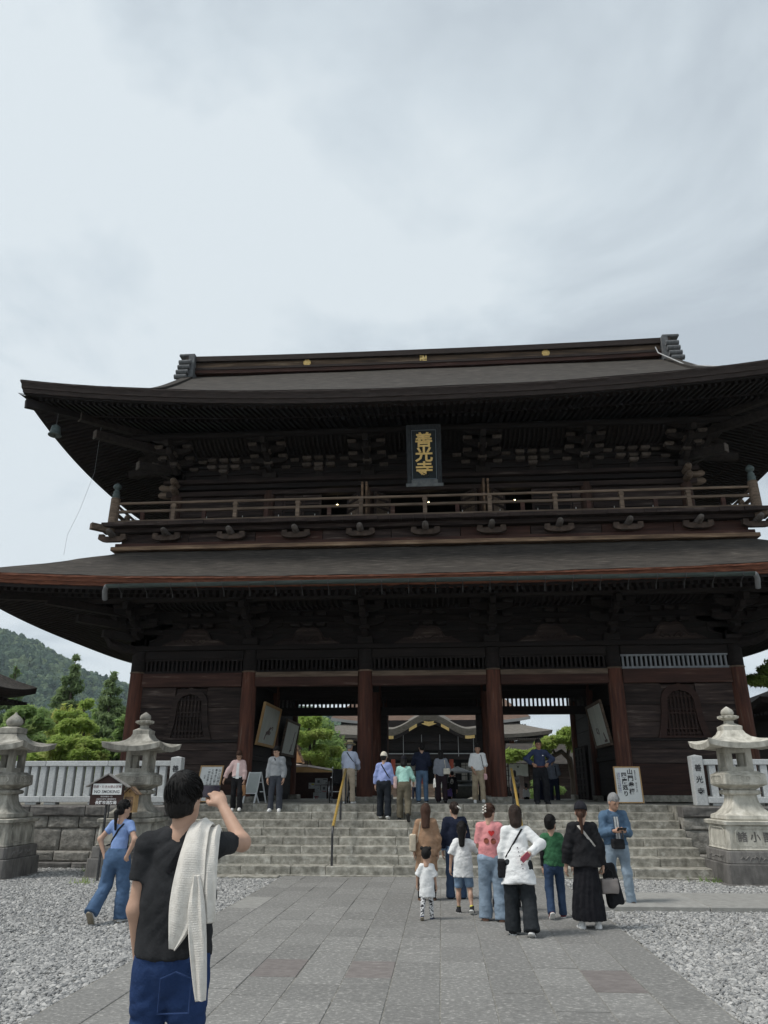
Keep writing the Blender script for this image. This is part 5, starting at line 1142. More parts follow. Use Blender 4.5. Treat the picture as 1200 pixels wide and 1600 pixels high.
def niwaki(label, x, y, z0, pads, n, m, size=.09, seed=1, trunk=None, grp=None, aspect=1.8):
    t = thing('pine_tree', label, 'pine tree', (x, y, z0), 0, grp)
    segs = [] if trunk is None else trunk; blobs = []
    r = np.random.default_rng(seed)
    for (px, py, pz, rx, rz) in pads:
        if trunk is None: segs.append(([(x+(px-x)*.1, y, z0), (x+(px-x)*.25, y+(py-y)*.3, z0+(pz-z0)*.5), (x+(px-x)*.7, y+(py-y)*.8, pz-.25), (px, py, pz-.05)], .13, .04))
        nb = max(5, int(rx*5))
        for k in range(nb):
            a = r.uniform(0, 2*pi); q = math.sqrt(r.random())*rx*.8; s_ = r.uniform(.30,.5)*max(.7, rx*.55)
            blobs.append((px+cos(a)*q, py+sin(a)*q, pz+r.uniform(-.2,.35)*rz-.3*rz*(q/rx)**2, s_*1.2, s_*1.2, rz*r.uniform(.45,.75)))
    branchy(t, segs); leaf_cloud('crown', blobs, n, size, m, t, aspect, .55, .6, seed, (x,y,z0)); return t
def pads_for(x, y, z0, top, R_, nl, seed):
    r = np.random.default_rng(seed); out = []
    for k in range(nl):
        f = k/(nl-1); z = z0+(top-z0)*(.22+.78*f); rr = R_*(1-.65*f**1.3)
        for j in range(3 if f < .8 else 1):
            a = r.uniform(0,2*pi); out.append((x+cos(a)*rr*.6*(f < .95), y+sin(a)*rr*.5, z+r.uniform(-.2,.2), rr*r.uniform(.5,.75), .42))
    return out
GT = 'trimmed pines beyond the granite fence'
niwaki('broad bright green trimmed pine just behind the fence, between the two left lanterns', -16.3, 33, 1.0, pads_for(-16.3,33,1.2,4.35,2.6,5,3), 26000, lf_pine, .075, 3, None, GT)
niwaki('smaller yellow green trimmed pine behind the fence beside the gate column', -13.6, 36, 1.0, pads_for(-13.6,36,1.2,3.7,2.0,4,8), 16000, lf_pine, .075, 8, None, GT)
niwaki('olive trimmed pine standing behind the leftmost stone lantern', -21.3, 38, 1.0, pads_for(-21.3,38,1.4,5.6,2.8,5,5), 20000, lf_mid, .085, 5, None, GT)
niwaki('pale green tall layered pine left of the bright plume tree', -22.4, 46, 1.0, pads_for(-22.4,46,1.4,7.0,2.9,6,11), 18000, lf_pine, .09, 11, None, GT)
niwaki('grey green layered pine between the plume tree and the gate', -18.6, 44, 1.0, pads_for(-18.6,44,1.4,5.6,2.6,6,15), 16000, lf_mid, .09, 15, None, GT)
niwaki('trimmed pine seen through the left passage beside the straw hat man', -7.5, 45, 1.0, [(-7.9,45,5.5,1.2,.4),(-7.3,44.6,4.7,1.5,.42),(-8.6,45,4.3,1.2,.4),(-6.8,45.2,3.9,1.1,.4),(-7.9,44.6,3.5,1.6,.45),(-6.6,45,3.0,1.0,.4),(-8.8,45,2.9,1.2,.4),(-10.2,46,4.6,1.6,.45),(-10.5,46,3.3,1.7,.5)], 22000, lf_pine, .085, 21)
niwaki('trimmed pine with a long curved trunk seen through the right passage', 6.6, 40.6, 1.0, [(3.75,40,3.45,.75,.28),(4.35,40.1,3.35,.7,.28),(3.4,40,3.2,.5,.22),(4.7,40,3.3,.5,.22),(5.9,40.2,4.15,.85,.32),(5.4,40,3.9,.6,.24),(6.5,40.4,4.5,.8,.32),(6.9,40.4,3.9,.7,.3),(5.1,40.3,3.55,.5,.22)], 16000, lf_pine, .07, 22,
    [([(6.7,40.6,1.0),(6.75,40.6,2.2),(6.6,40.5,3.2),(6.2,40.4,3.55),(5.6,40.3,3.25),(4.9,40.2,3.12),(4.2,40.1,3.2)], .2, .06), ([(6.5,40.5,3.3),(6.7,40.4,4.0),(6.4,40.4,4.4)], .1, .04), ([(5.9,40.4,3.4),(5.7,40.3,3.8),(5.9,40.2,4.05)], .07, .03)])
niwaki('dark pine branching over the timber hall at the right edge', 14.6, 28.4, 1.0, [(11.75,28.4,5.55,.45,.22),(12.2,28.4,5.85,.7,.28),(12.9,28.5,6.1,1.0,.35),(12.6,28.4,5.45,.6,.22),(14.2,29,6.2,1.4,.4)], 15000, lf_pine, .065, 25)
niwaki('small dark clipped shrub pine low in the right passage', 5.0, 38, 1.0, [(4.6,38,1.5,.5,.3),(5.2,38,1.7,.5,.3),(4.9,38,2.1,.35,.3)], 3500, lf_mid, .05, 27)
def conifer(label, x, y, z0, h, R_, n, m, seed):
    t = thing('fir_tree', label, 'fir tree', (x, y, z0)); r = np.random.default_rng(seed); blobs = []; segs = [([(x,y,z0),(x+.05,y,z0+h*.5),(x,y,z0+h)], h*.022, .03)]
    L_ = int(h*1.5)
    for k in range(L_):
        f = (k+.5)/L_; z = z0+h*(.12+.88*f); rr = R_*(1-f)**.85+.12
        for j in range(5 if f < .8 else 3):
            a = r.uniform(0,2*pi); q = rr*r.uniform(.35,.8); blobs.append((x+cos(a)*q, y+sin(a)*q, z-.18*q+r.uniform(-.2,.2), rr*.42+.1, rr*.42+.1, .20+.10*rr))
            if j < 2: segs.append(([(x,y,z+.1),(x+cos(a)*q,y+sin(a)*q,z-.15*q)], .05, .02))
    branchy(t, segs); leaf_cloud('crown', blobs, n, .13, m, t, 1.9, .35, .5, seed, (x,y,z0)); return t
conifer('tall dark fir tapering to a point against the hill, left one of the pair', -30.3, 60, 1.0, 11.2, 2.1, 15000, lf_cedar, 31)
conifer('dark fir just left of the gate column, against the hill', -26.9, 60, 1.0, 9.8, 2.5, 16000, lf_cedar, 32)
conifer('dark fir by the roof corner at the left edge', -41.2, 70, 1.0, 12.0, 2.8, 12000, lf_dark, 33)
conifer('slim young fir between the taller firs and the left edge', -35.5, 68, 1.0, 9.6, 2.2, 10000, lf_cedar, 34)
def plume(label, x, y, z0, h, n, seed):
    t = thing('plume_tree', label, 'tree', (x, y, z0)); r = np.random.default_rng(seed); blobs = []; segs = []
    for k in range(22):
        a = r.uniform(-1,1); b = r.uniform(-1,1); hh = h*(1-.35*abs(a)-.1*abs(b))*r.uniform(.75,1); tip = (x+a*2.0, y+b*1.5, z0+hh)
        segs.append(([(x+a*.15,y+b*.1,z0),(x+a*.9,y+b*.8,z0+hh*.55),tip], .07, .015))
        for q in (.5,.62,.74,.86,.97): blobs.append((x+a*(.3+1.7*q), y+b*(.2+1.3*q), z0+hh*q, .34*(1.2-q*.6), .34*(1.2-q*.6), hh*.10))
    branchy(t, segs); leaf_cloud('crown', blobs, n, .085, lf_bright, t, 2.2, .2, .3, seed, (x,y,z0)); return t
plume('bright yellow green feathery tree rising above the pines left of the gate', -24.3, 48, 1.0, 6.7, 15000, 41)
def broadleaf(label, x, y, z0, h, R_, n, m, seed):
    t = thing('broad_tree', label, 'tree', (x, y, z0)); r = np.random.default_rng(seed); blobs = []; segs = [([(x,y,z0),(x,y,z0+h*.5)], .2, .12)]
    for k in range(26):
        a = r.uniform(0,2*pi); q = R_*math.sqrt(r.random()); z = z0+h*r.uniform(.35,.98); s_ = R_*r.uniform(.22,.36)
        blobs.append((x+cos(a)*q*(1.25-.7*(z-z0)/h), y+sin(a)*q*.8, z, s_, s_, s_*.8))
        if k < 8: segs.append(([(x,y,z0+h*.4),(x+cos(a)*q*.6,y+sin(a)*q*.5,z)], .08, .03))
    branchy(t, segs); leaf_cloud('crown', blobs, n, .14, m, t, 1.5, .4, .5, seed, (x,y,z0)); return t
broadleaf('rounded grey green tree behind the left eave corner', -33.5, 62, 1.0, 6.8, 3.2, 9000, lf_mid, 51)
broadleaf('mid green tree filling the gap between the firs', -29.0, 66, 1.0, 7.2, 3.4, 9000, lf_mid, 52)
broadleaf('dark leafy tree behind the pine in the left passage', -11.5, 62, 1.0, 6.4, 3.6, 9000, lf_mid, 53)
broadleaf('dull green tree low behind the trimmed pines by the gate', -22.0, 60, 1.0, 5.6, 3.4, 9000, lf_cedar, 54)
broadleaf('dark green tree at the far left behind the low hall', -38, 56, 1.0, 6.5, 3.6, 8000, lf_dark, 55)
# small weeds along the foot of the walls
q = MB()
rr = np.random.default_rng(5)
for (cx_, cy_, n_) in ((-8.05,18.1,60),(5.55,16.9,50),(5.3,17.0,30),(-7.2,15.9,40),(-7.6,18.75,40)):
    for k in range(n_):
        p = Vector((cx_+rr.normal()*.13, cy_+rr.normal()*.06, 0)); a = rr.uniform(0,2*pi); h = rr.uniform(.05,.16); d = Vector((cos(a),sin(a),0)); q.add([p-d*.012, p+d*.012, p+Vector((rr.normal()*.05, rr.normal()*.05, h))], [(0,1,2)])
tag(q.obj('weeds', lf_mid), kind='stuff')
# wooded hill
def hill_h(x):
    xp = [-1500,-900,-700,-622,-574,-522,-472,-440,-410,-332,-250,-160,-107,-40,60,400,2000]; hp = [115,162,187,202,196,171,145,131,116,96,90,90,80,50,20,8,5]
    return np.interp(x, xp, hp)
hx_, hy_ = np.meshgrid(np.linspace(-1500,300,120), np.linspace(300,1500,60))
v = np.clip((hy_-320)/680, 0, 1); v = v*v*(3-2*v); back = np.clip((hy_-1000)/500, 0, 1)
hz_ = hill_h(hx_)*v*(1-.5*back)+8*np.sin(hx_*.021)*np.sin(hy_*.017)*v
q = MB(); q.grid(np.stack([hx_, hy_, hz_-3], -1)); tag(q.obj('hill', leafmat('hill_green', ((.03,.055,.025),(.05,.08,.035))), smooth=60), kind='structure')
def forest():
    r = np.random.default_rng(77); n = 14000; X = r.uniform(-900,80,n); Y = r.uniform(430,1030,n)
    vv = np.clip((Y-320)/680,0,1); vv = vv*vv*(3-2*vv); Z = hill_h(X)*vv+8*np.sin(X*.021)*np.sin(Y*.017)*vv
    me = bpy.data.meshes.new('forest'); me.vertices.add(n); me.vertices.foreach_set('co', np.stack([X,Y,Z-1],1).astype(np.float32).ravel())
    a = me.attributes.new('rot','FLOAT_VECTOR','POINT'); a.data.foreach_set('vector', (r.uniform(0,6.28,(n,3))*[.05,.05,1]).astype(np.float32).ravel())
    s_ = r.uniform(3.2,6.5,n)[:,None]*np.stack([r.uniform(.8,1.2,n), r.uniform(.8,1.2,n), r.uniform(.8,1.7,n)],1); a = me.attributes.new('siz','FLOAT_VECTOR','POINT'); a.data.foreach_set('vector', s_.astype(np.float32).ravel())
    o = link('forest', me); g = bpy.data.node_groups.new('forest','GeometryNodeTree')
    g.interface.new_socket('Geometry', in_out='INPUT', socket_type='NodeSocketGeometry'); g.interface.new_socket('Geometry', in_out='OUTPUT', socket_type='NodeSocketGeometry')
    N = g.nodes; L = g.links; gi = N.new('NodeGroupInput'); go = N.new('NodeGroupOutput'); ip = N.new('GeometryNodeInstanceOnPoints'); ic = N.new('GeometryNodeMeshIcoSphere'); ic.inputs['Radius'].default_value = 1; ic.inputs['Subdivisions'].default_value = 4
    sp = N.new('GeometryNodeSetPosition'); nz = N.new('ShaderNodeTexNoise'); nz.inputs['Scale'].default_value = 2.6; nz.inputs['Detail'].default_value = 4; nz.inputs['Roughness'].default_value = .7
    vs = N.new('ShaderNodeVectorMath'); vs.operation = 'SUBTRACT'; vs.inputs[1].default_value = (.5,.5,.5); L.new(nz.outputs['Color'], vs.inputs[0]); v2 = N.new('ShaderNodeVectorMath'); v2.operation = 'SCALE'; v2.inputs['Scale'].default_value = 1.6; L.new(vs.outputs[0], v2.inputs[0]); L.new(v2.outputs[0], sp.inputs['Offset'])
    hm = bpy.data.materials.new('forest_green_hazed'); hm.use_nodes = True; b = hm.node_tree.nodes['Principled BSDF']; b.inputs['Roughness'].default_value = .9; b.inputs['Specular IOR Level'].default_value = .1
    oi = hm.node_tree.nodes.new('ShaderNodeObjectInfo'); rp_ = hm.node_tree.nodes.new('ShaderNodeValToRGB'); hm.node_tree.links.new(oi.outputs['Random'], rp_.inputs[0]); e = rp_.color_ramp.elements; e[0].color = (.045,.078,.062,1); e[1].color = (.16,.21,.12,1); x = e.new(.6); x.color = (.085,.13,.088,1); hm.node_tree.links.new(rp_.outputs[0], b.inputs['Base Color'])  # crown greens mixed towards blue-grey: part of the distance haze is painted in
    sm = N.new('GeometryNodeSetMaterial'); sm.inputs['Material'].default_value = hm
    ar = N.new('GeometryNodeInputNamedAttribute'); ar.data_type = 'FLOAT_VECTOR'; ar.inputs[0].default_value = 'rot'; az = N.new('GeometryNodeInputNamedAttribute'); az.data_type = 'FLOAT_VECTOR'; az.inputs[0].default_value = 'siz'; er = N.new('FunctionNodeEulerToRotation')
    L.new(ic.outputs['Mesh'], sp.inputs['Geometry']); L.new(sp.outputs[0], sm.inputs[0]); L.new(sm.outputs[0], ip.inputs['Instance']); L.new(gi.outputs[0], ip.inputs['Points']); L.new(ar.outputs[0], er.inputs[0]); L.new(er.outputs[0], ip.inputs['Rotation']); L.new(az.outputs[0], ip.inputs['Scale']); L.new(ip.outputs[0], go.inputs[0])
    md = o.modifiers.new('scatter','NODES'); md.node_group = g; tag(o, kind='stuff')
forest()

# the damp air between here and the wooded hill
hz = MB(); hz.box(-1800, 1800, -800, 1800, -6, 290)
hzm = bpy.data.materials.new('haze_air'); hzm.use_nodes = True; t_ = hzm.node_tree; t_.nodes.clear(); pv = t_.nodes.new('ShaderNodeVolumePrincipled'); om = t_.nodes.new('ShaderNodeOutputMaterial')
pv.inputs['Density'].default_value = .00013; pv.inputs['Color'].default_value = (.80,.90,1,1); pv.inputs['Anisotropy'].default_value = .2; t_.links.new(pv.outputs[0], om.inputs['Volume'])
tag(hz.obj('haze', hzm), kind='stuff')
# ------------------------------------------------------------------ people
def _rc(P, a, b, r1, r2):
    a = np.asarray(a, np.float32); b = np.asarray(b, np.float32); ba = b-a; pa = P-a
    h = np.clip(pa@ba/max(1e-9, float(ba@ba)), 0, 1); return np.linalg.norm(pa-h[:,None]*ba, axis=1)-(r1+(r2-r1)*h)
def _el(P, c, r):
    q = (P-np.asarray(c, np.float32)); r = np.asarray(r, np.float32); k0 = np.linalg.norm(q/r, axis=1); k1 = np.linalg.norm(q/(r*r), axis=1)+1e-9; return k0*(k0-1)/k1
def _sm(a, b, k):
    h = np.maximum(k-np.abs(a-b), 0)/k; return np.minimum(a, b)-h*h*k*.25
_E = [(a, b) for a in range(8) for b in range(a+1, 8) if bin(a ^ b).count('1') == 1]
def snet(fn, lo, hi, h):
    lo = np.asarray(lo, float)-2*h; hi = np.asarray(hi, float)+2*h; n = np.ceil((hi-lo)/h).astype(int)+1
    g = np.meshgrid(*[lo[i]+h*np.arange(n[i]) for i in range(3)], indexing='ij'); P = np.stack(g, -1).reshape(-1,3).astype(np.float32)
    f = fn(P).reshape(n).astype(np.float32)
    for ax in range(3):      # always closed at the box
        sl = [slice(None)]*3; sl[ax] = 0; f[tuple(sl)] = np.maximum(f[tuple(sl)], h*.5); sl[ax] = -1; f[tuple(sl)] = np.maximum(f[tuple(sl)], h*.5)
    s = f < 0; sh = [n[0]-1, n[1]-1, n[2]-1]
    C = [s[(c&1):sh[0]+(c&1), (c>>1&1):sh[1]+(c>>1&1), (c>>2):sh[2]+(c>>2)] for c in range(8)]
    cnt = sum(c.astype(np.int8) for c in C); m = (cnt > 0) & (cnt < 8); ijk = np.argwhere(m)
    idx = np.full(sh, -1, np.int32); idx[m] = np.arange(len(ijk)); acc = np.zeros((len(ijk),3)); k = np.zeros(len(ijk))
    off = np.array([(c&1, c>>1&1, c>>2) for c in range(8)]); fv = [f[tuple((ijk+off[c]).T)] for c in range(8)]
    for a, b in _E:
        cr = (fv[a] < 0) != (fv[b] < 0); t = np.where(cr, fv[a]/np.where(cr, fv[a]-fv[b], 1), 0); acc += (off[a]+(off[b]-off[a])*t[:,None])*cr[:,None]; k += cr
    V = lo+h*(ijk+acc/k[:,None]); Q = []
    for ax in range(3):
        u, w = (ax+1)%3, (ax+2)%3; s0 = [slice(1, n[i]-1) for i in range(3)]; s1 = list(s0); s0[ax] = slice(0, n[ax]-1); s1[ax] = slice(1, n[ax])
        a = s[tuple(s0)]; b = s[tuple(s1)]; e = np.argwhere(a != b)
        if not len(e): continue
        inside = a[tuple(e.T)]; e = e.copy(); e[:,u] += 1; e[:,w] += 1
        def cell(du, dw): q = e.copy(); q[:,u] += du; q[:,w] += dw; return idx[tuple(q.T)]
        q = np.stack([cell(-1,-1), cell(0,-1), cell(0,0), cell(-1,0)], 1); q[~inside] = q[~inside][:, ::-1]; Q.append(q)
    return V, (np.concatenate(Q) if Q else np.zeros((0,4), int))
def net_obj(name, parts, mats, parent, mi=None):
    """parts: list of (V, Q); joined as one mesh"""
    VV = []; QQ = []; n = 0
    for V, Q in parts: VV.append(V); QQ.append(Q+n); n += len(V)
    VV = np.concatenate(VV); QQ = np.concatenate(QQ); me = bpy.data.meshes.new(name)
    raw_mesh(me, VV, QQ.ravel(), np.full(len(QQ),4), mats, (mi(VV[QQ].mean(1)) if mi else None), 180); return link(name, me, parent)
def folds(P, seed, amp, f=1.0):
    """soft swells plus narrow creases, different for every garment"""
    r = np.random.default_rng(seed); o = np.zeros(len(P), np.float32)
    for k in range(7):
        d = r.normal(size=3)*[1,.8,1.1]; d = (d/np.linalg.norm(d)*r.uniform(14,34)*f).astype(np.float32); ph = r.uniform(0,6.28)
        w = np.sin(P@d+ph+1.5*np.sin(P[:,2]*(8+3*k)*f+ph*2)+1.1*np.sin(P[:,0]*(11+2*k)*f+ph)).astype(np.float32)
        m = .5+.5*np.sin(P@(np.roll(d,1)*.45)+ph*3).astype(np.float32)
        o += (w if k < 3 else (1.1-2.2*np.sqrt(np.abs(w)))*m*1.1)
    return amp*1.7*o/2.6
def strands(q, seed, amp):
    """combed ridges running from the crown downwards"""
    th = np.arctan2(q[:,0], -(q[:,1]+.035)); el = q[:,2]
    return amp*(np.sin(th*23+3*np.sin(el*21+seed)+seed)+.7*np.sin(th*41+5*np.sin(el*13+th*2))+.6*np.sin(th*9+el*30+seed*2))/1.6
def U(v): v = np.asarray(v, float); return v/np.linalg.norm(v)
def rotm(ax, deg): return np.array(Matrix.Rotation(radians(deg), 3, ax))
skin_m = {k: mat('skin_'+k, c, tuple(x*1.12 for x in c), scale=14, rough=.55, bump=.05, bscale=120) for k, c in dict(light=(.46,.29,.21), mid=(.38,.225,.155), tan=(.30,.165,.11)).items()}
def fabric(name, c, c2=None, rough=.9, bump=.55, bs=24, scale=9):
    return mat('cloth_'+name, c, c2 or tuple(min(.9, x*1.32+.004) for x in c), scale=scale, rough=rough, bump=bump, bscale=bs, spec=.15)
denim_mats = {}
def denim(name, c):
    return mat('denim_'+name, tuple(x*.72 for x in c), c, tuple(min(1,x*1.45) for x in c), scale=5, rough=.9, bump=.5, bscale=26, detail=8, spec=.1)
hair_blk = mat('hair_black', (.007,.0065,.0065), (.014,.012,.0115), scale=20, stretch=(4,4,.5), rough=.55, bump=.5, bscale=40, bstretch=(4,4,.4), spec=.22)
hair_brn = mat('hair_brown', (.045,.022,.014), (.085,.043,.028), scale=20, stretch=(4,4,.5), rough=.55, bump=.5, bscale=40, bstretch=(4,4,.4), spec=.22)
hair_dkb = mat('hair_dark_brown', (.022,.014,.011), (.042,.026,.02), scale=20, stretch=(4,4,.5), rough=.55, bump=.5, bscale=40, bstretch=(4,4,.4), spec=.22)
hair_gry = mat('hair_grey', (.20,.20,.20), (.34,.34,.335), scale=20, stretch=(4,4,.5), rough=.5, bump=.5, bscale=40, bstretch=(4,4,.4), spec=.3)
eye_m = mat('eye_dark', (.012,.01,.01), (.02,.016,.015), rough=.3); lip_m = mat('lip', (.30,.12,.10), (.34,.14,.115), scale=9); brow_m = mat('brow', (.02,.016,.014), (.035,.028,.024), scale=9)
rubber = mat('sole_white', (.62,.62,.60), (.70,.70,.68), scale=9); sole_dk = mat('sole_dark', (.025,.025,.025), (.05,.05,.05), scale=9); sole_tan = mat('sole_tan', (.22,.19,.14), (.3,.26,.2), scale=9)
_hand = {}
def hand_mesh(curl, spread=.0):
    key = (curl, spread)
    if key in _hand: return _hand[key]
    segs = []      # frame: +z out along the hand, +x towards the thumb, -y palm side
    for i, (x, L_, r) in enumerate(((.030,.080,.0088),(.010,.088,.0092),(-.010,.082,.0088),(-.028,.064,.0078))):
        p = np.array([x, 0, .088-(.006 if i in (0,3) else 0)]); a = 0
        segs.append((np.array([x*.6,0,.03]), p, .013, .0115))
        for k, fr in enumerate((.45,.31,.24)):
            a += curl*(.75,.95,.6)[k]; d = np.array([x*spread*4, -sin(a), cos(a)]); q = p+d*L_*fr; segs.append((p, q, r*(1-.12*k), r*(1-.12*(k+1)))); p = q
    th = [np.array([.022,-.004,.022]), np.array([.046,-.018,.045]), np.array([.050-.012*curl,-.030-.01*curl,.075]), np.array([.046-.024*curl,-.040-.014*curl,.098])]
    tr = (.016,.0125,.0105,.009)
    def fn(P):
        d = _el(P, (0,0,.05), (.042,.016,.052)); d = _sm(d, _rc(P, (0,0,-.02), (0,0,.03), .026, .026), .02)
        for k, (a, b, r1, r2) in enumerate(segs): d = _sm(d, _rc(P, a, b, r1, r2), .006)
        for k in range(3): d = _sm(d, _rc(P, th[k], th[k+1], tr[k], tr[k+1]), .008)
        return d
    _hand[key] = snet(fn, (-.055,-.10,-.045), (.07,.03,.19), .0055); return _hand[key]
_shoe = {}
def shoe_mesh(kind='sneaker'):
    if kind in _shoe: return _shoe[kind]
    def fn(P):
        q = P*np.array([1,1,1], np.float32); d = _rc(q, (0,-.045,.042), (0,.02,.045), .042, .045); d = _sm(d, _rc(q, (0,.06,.034), (.004,.135,.026), .046, .036), .05)
        d = _sm(d, _rc(q, (0,-.035,.05), (0,-.03,.11), .036, .042), .03)
        sole = np.maximum(_rc(q*np.array([1,1,.35],np.float32), (0,-.05,.003), (.004,.135,.003), .048, .044), np.abs(q[:,2]-.012)-.013)
        return np.minimum(np.maximum(d, .0-q[:,2]), sole)
    _shoe[kind] = snet(fn, (-.06,-.11,0), (.06,.185,.13), .010); return _shoe[kind]
DOWN = dict(L=((-.16,.02,-1),(-.05,.16,-1)), R=((.16,.02,-1),(.05,.16,-1)))
STAND = dict(L=((-.05,.02,-1),(-.01,-.03,-1),0), R=((.05,.02,-1),(.01,-.03,-1),0))
def walk(f=.32, swap=False, back=1.0, lift=40):
    a = ((.02,f,-1),(.0,-.02,-1),0); b = ((-.02,-f*.5*back,-1),(-.0,-.75*back,-1),lift)
    o = lambda q, s: tuple((abs(v[0]+.02)*s if i == 0 else v[i] for i in range(3)) for v in q[:2])+(q[2],)
    A = dict(L=o(a,-1), R=o(b,1)) if not swap else dict(L=o(b,-1), R=o(a,1)); return A
class Person:
    def __init__(s, label, x, y, z, H, face, skin='light', hs=1.0, sh=.165, arms=None, legs=None, lean=0, yaw=0, nod=0, roll=0, vox=.015, group=None, seed=None, hip_w=.088, hand=.5, handL=None, handR=None):
        s.k = H/1.7; s.seed = seed or int(abs(x*100)+abs(y*37))%1000; s.v = vox/s.k; s.label = label
        s.root = local_thing('person', label, 'person', (x, y, z), radians(-face), group, s.k); s.skin = skin_m[skin]; s.hs = hs
        sz = 1.7-.23*hs-.085; s.sz = sz; s.r = sz/1.385; r = s.r
        hipz = .90*r*(1 if hs < 1.15 else .96); legs = legs or STAND; arms = arms or DOWN
        s.P = {}; TH, SHN = hipz-.485*r*(1 if hs < 1.15 else .96), .485*r*(1 if hs < 1.15 else .96)-.085
        low = []
        for q, sg in (('L',-1),('R',1)):
            t, c, lift = legs[q]; hp = np.array([sg*hip_w*r, 0, 0.]); kn = hp+U(t)*TH; an = kn+U(c)*SHN; s.P['hip'+q], s.P['knee'+q], s.P['ankle'+q] = hp, kn, an; low.append(an[2]-.085-(.10*sin(radians(lift)) if lift else 0))
        dz = -min(low)
        for n_ in s.P: s.P[n_] = s.P[n_]+[0,0,dz]
        s.lift = {q: legs[q][2] for q in 'LR'}; s.legs = legs; s.dz = dz-hipz          # pelvis shift against the upright pose
        piv = np.array([0,0,hipz+dz-hipz+.02]); s.piv = piv; M = rotm('X', -lean) @ rotm('Y', roll); s.M = M
        s.T = lambda p: M @ (np.asarray(p, float)+[0,0,s.dz]-piv)+piv; s.Ti = lambda P: ((P-piv.astype(np.float32)) @ M.astype(np.float32))+piv.astype(np.float32)-np.array([0,0,s.dz], np.float32)
        s.sh = sh*r*.90
        for q, sg in (('L',-1),('R',1)):
            a, f = arms[q][:2]; S0 = s.T((sg*s.sh, -.005, sz-.022*r)); E = S0+U(a)*.275*r; Wp = E+U(f)*.245*r; s.P['sho'+q], s.P['elb'+q], s.P['wri'+q] = S0, E, Wp; s.P['fdir'+q] = U(f)
        s.arms = arms; s.hand = dict(L=handL if handL is not None else hand, R=handR if handR is not None else hand)
        nb = (0, -.012, sz+.045); hM = M @ rotm('Z', yaw) @ rotm('X', -nod); s.hM = hM; s.nb = s.T(nb)
        s.Hd = lambda p: hM @ (np.asarray(p, float)*hs)+s.nb          # head frame: origin at the neck base
        s.Hi = lambda P: ((P-s.nb.astype(np.float32)) @ hM.astype(np.float32))/hs
        s.topf = None
    def body(s, legs=False):
        P_ = s.P; r = s.r; parts = []
        def arms_f(P):
            d = None
            for q in 'LR':
                e = _sm(_rc(P, P_['sho'+q], P_['elb'+q], .045*r, .038*r), _rc(P, P_['elb'+q], P_['wri'+q]+P_['fdir'+q]*.015, .040*r, .026*r), .03); d = e if d is None else np.minimum(d, e)
            q = s.Ti(P); q2 = q*np.array([1,1/.68,1], np.float32)
            d = _sm(d, _rc(q2, (0,0,s.sz-.07), (0,0,.95*r), .115*r, .105*r)*.8, .04); d = _sm(d, _rc(q, (0,-.015,s.sz+.02), (0,.0,s.sz+.13), .056*r*(1+.25*(s.hs-1)), .051*s.hs**.5), .05)
            d = _sm(d, np.minimum(_rc(q, (0,-.01,s.sz+.03), (-s.sh*.75,-.01,s.sz-.03*r), .034*r, .036*r), _rc(q, (0,-.01,s.sz+.03), (s.sh*.75,-.01,s.sz-.03*r), .034*r, .036*r)), .03)
            if legs:
                for k in 'LR': d = np.minimum(d, _sm(_rc(P, P_['hip'+k], P_['knee'+k], .072*r, .052*r), _sm(_rc(P, P_['knee'+k], P_['ankle'+k], .05*r, .032*r), _el(P, P_['knee'+k]*.62+P_['ankle'+k]*.38+[0,-.015,0], (.05*r,.055*r,.10*r)), .03), .03))
            return d
        pts = np.array([P_[a+q] for a in ('sho','elb','wri') for q in 'LR']+[s.T((0,0,.9*r)), s.T((0,0,s.sz+.1))]+([P_['ankle'+q] for q in 'LR'] if legs else []))
        parts.append(snet(arms_f, pts.min(0)-.13, pts.max(0)+.13, s.v))
        h0 = s.hs
        def head_f(P):
            q = s.Hi(P); d = _el(q, (0,.0,.175), (.076,.094,.098)); d = _sm(d, _el(q, (0,.028,.105), (.060,.066,.075)), .04); d = _sm(d, _rc(q, (0,.068,.052), (0,.07,.06), .026, .03), .04)
            d = _sm(d, _rc(q, (0,.094,.138), (0,.112,.108), .009, .014), .016); d = _sm(d, _rc(q, (-.035,.078,.152), (.035,.078,.152), .014, .014), .02)
            d = _sm(d, np.minimum(_el(q, (-.079,-.005,.128), (.010,.022,.032)), _el(q, (.079,-.005,.128), (.010,.022,.032))), .008)
            for x in (-.031,.031): d = _sm(d, -(_el(q, (x,.096,.135), (.016,.012,.010))*-1)*1, .001) if False else d
            d = _sm(d, _rc(q, (0,-.012,-.03), (0,.0,.09), .055, .053), .04); return d
        c = s.Hd((0,0,.13)); parts.append(snet(head_f, c-.17*h0, c+.17*h0, s.v*.58))
        for q, sg in (('L',-1),('R',1)):
            V, Q = hand_mesh(round(s.hand[q],2)); z = s.P['fdir'+q]; hint = s.arms[q][2] if len(s.arms[q]) > 2 else None
            back = U(hint) if hint is not None else np.array([sg*.9,-.2,.1]); y = back-z*(back@z); y = U(y); x = np.cross(y, z)      # y: back of the hand
            if sg < 0: V = V*[-1,1,1]; Q = Q[:, ::-1]
            if sg*0: pass
            parts.append(((V*r*1.02) @ np.stack([x, y, z]) + s.P['wri'+q]+z*.012, Q))
        s.bodyo = net_obj('body', parts, s.skin, s.root); return s
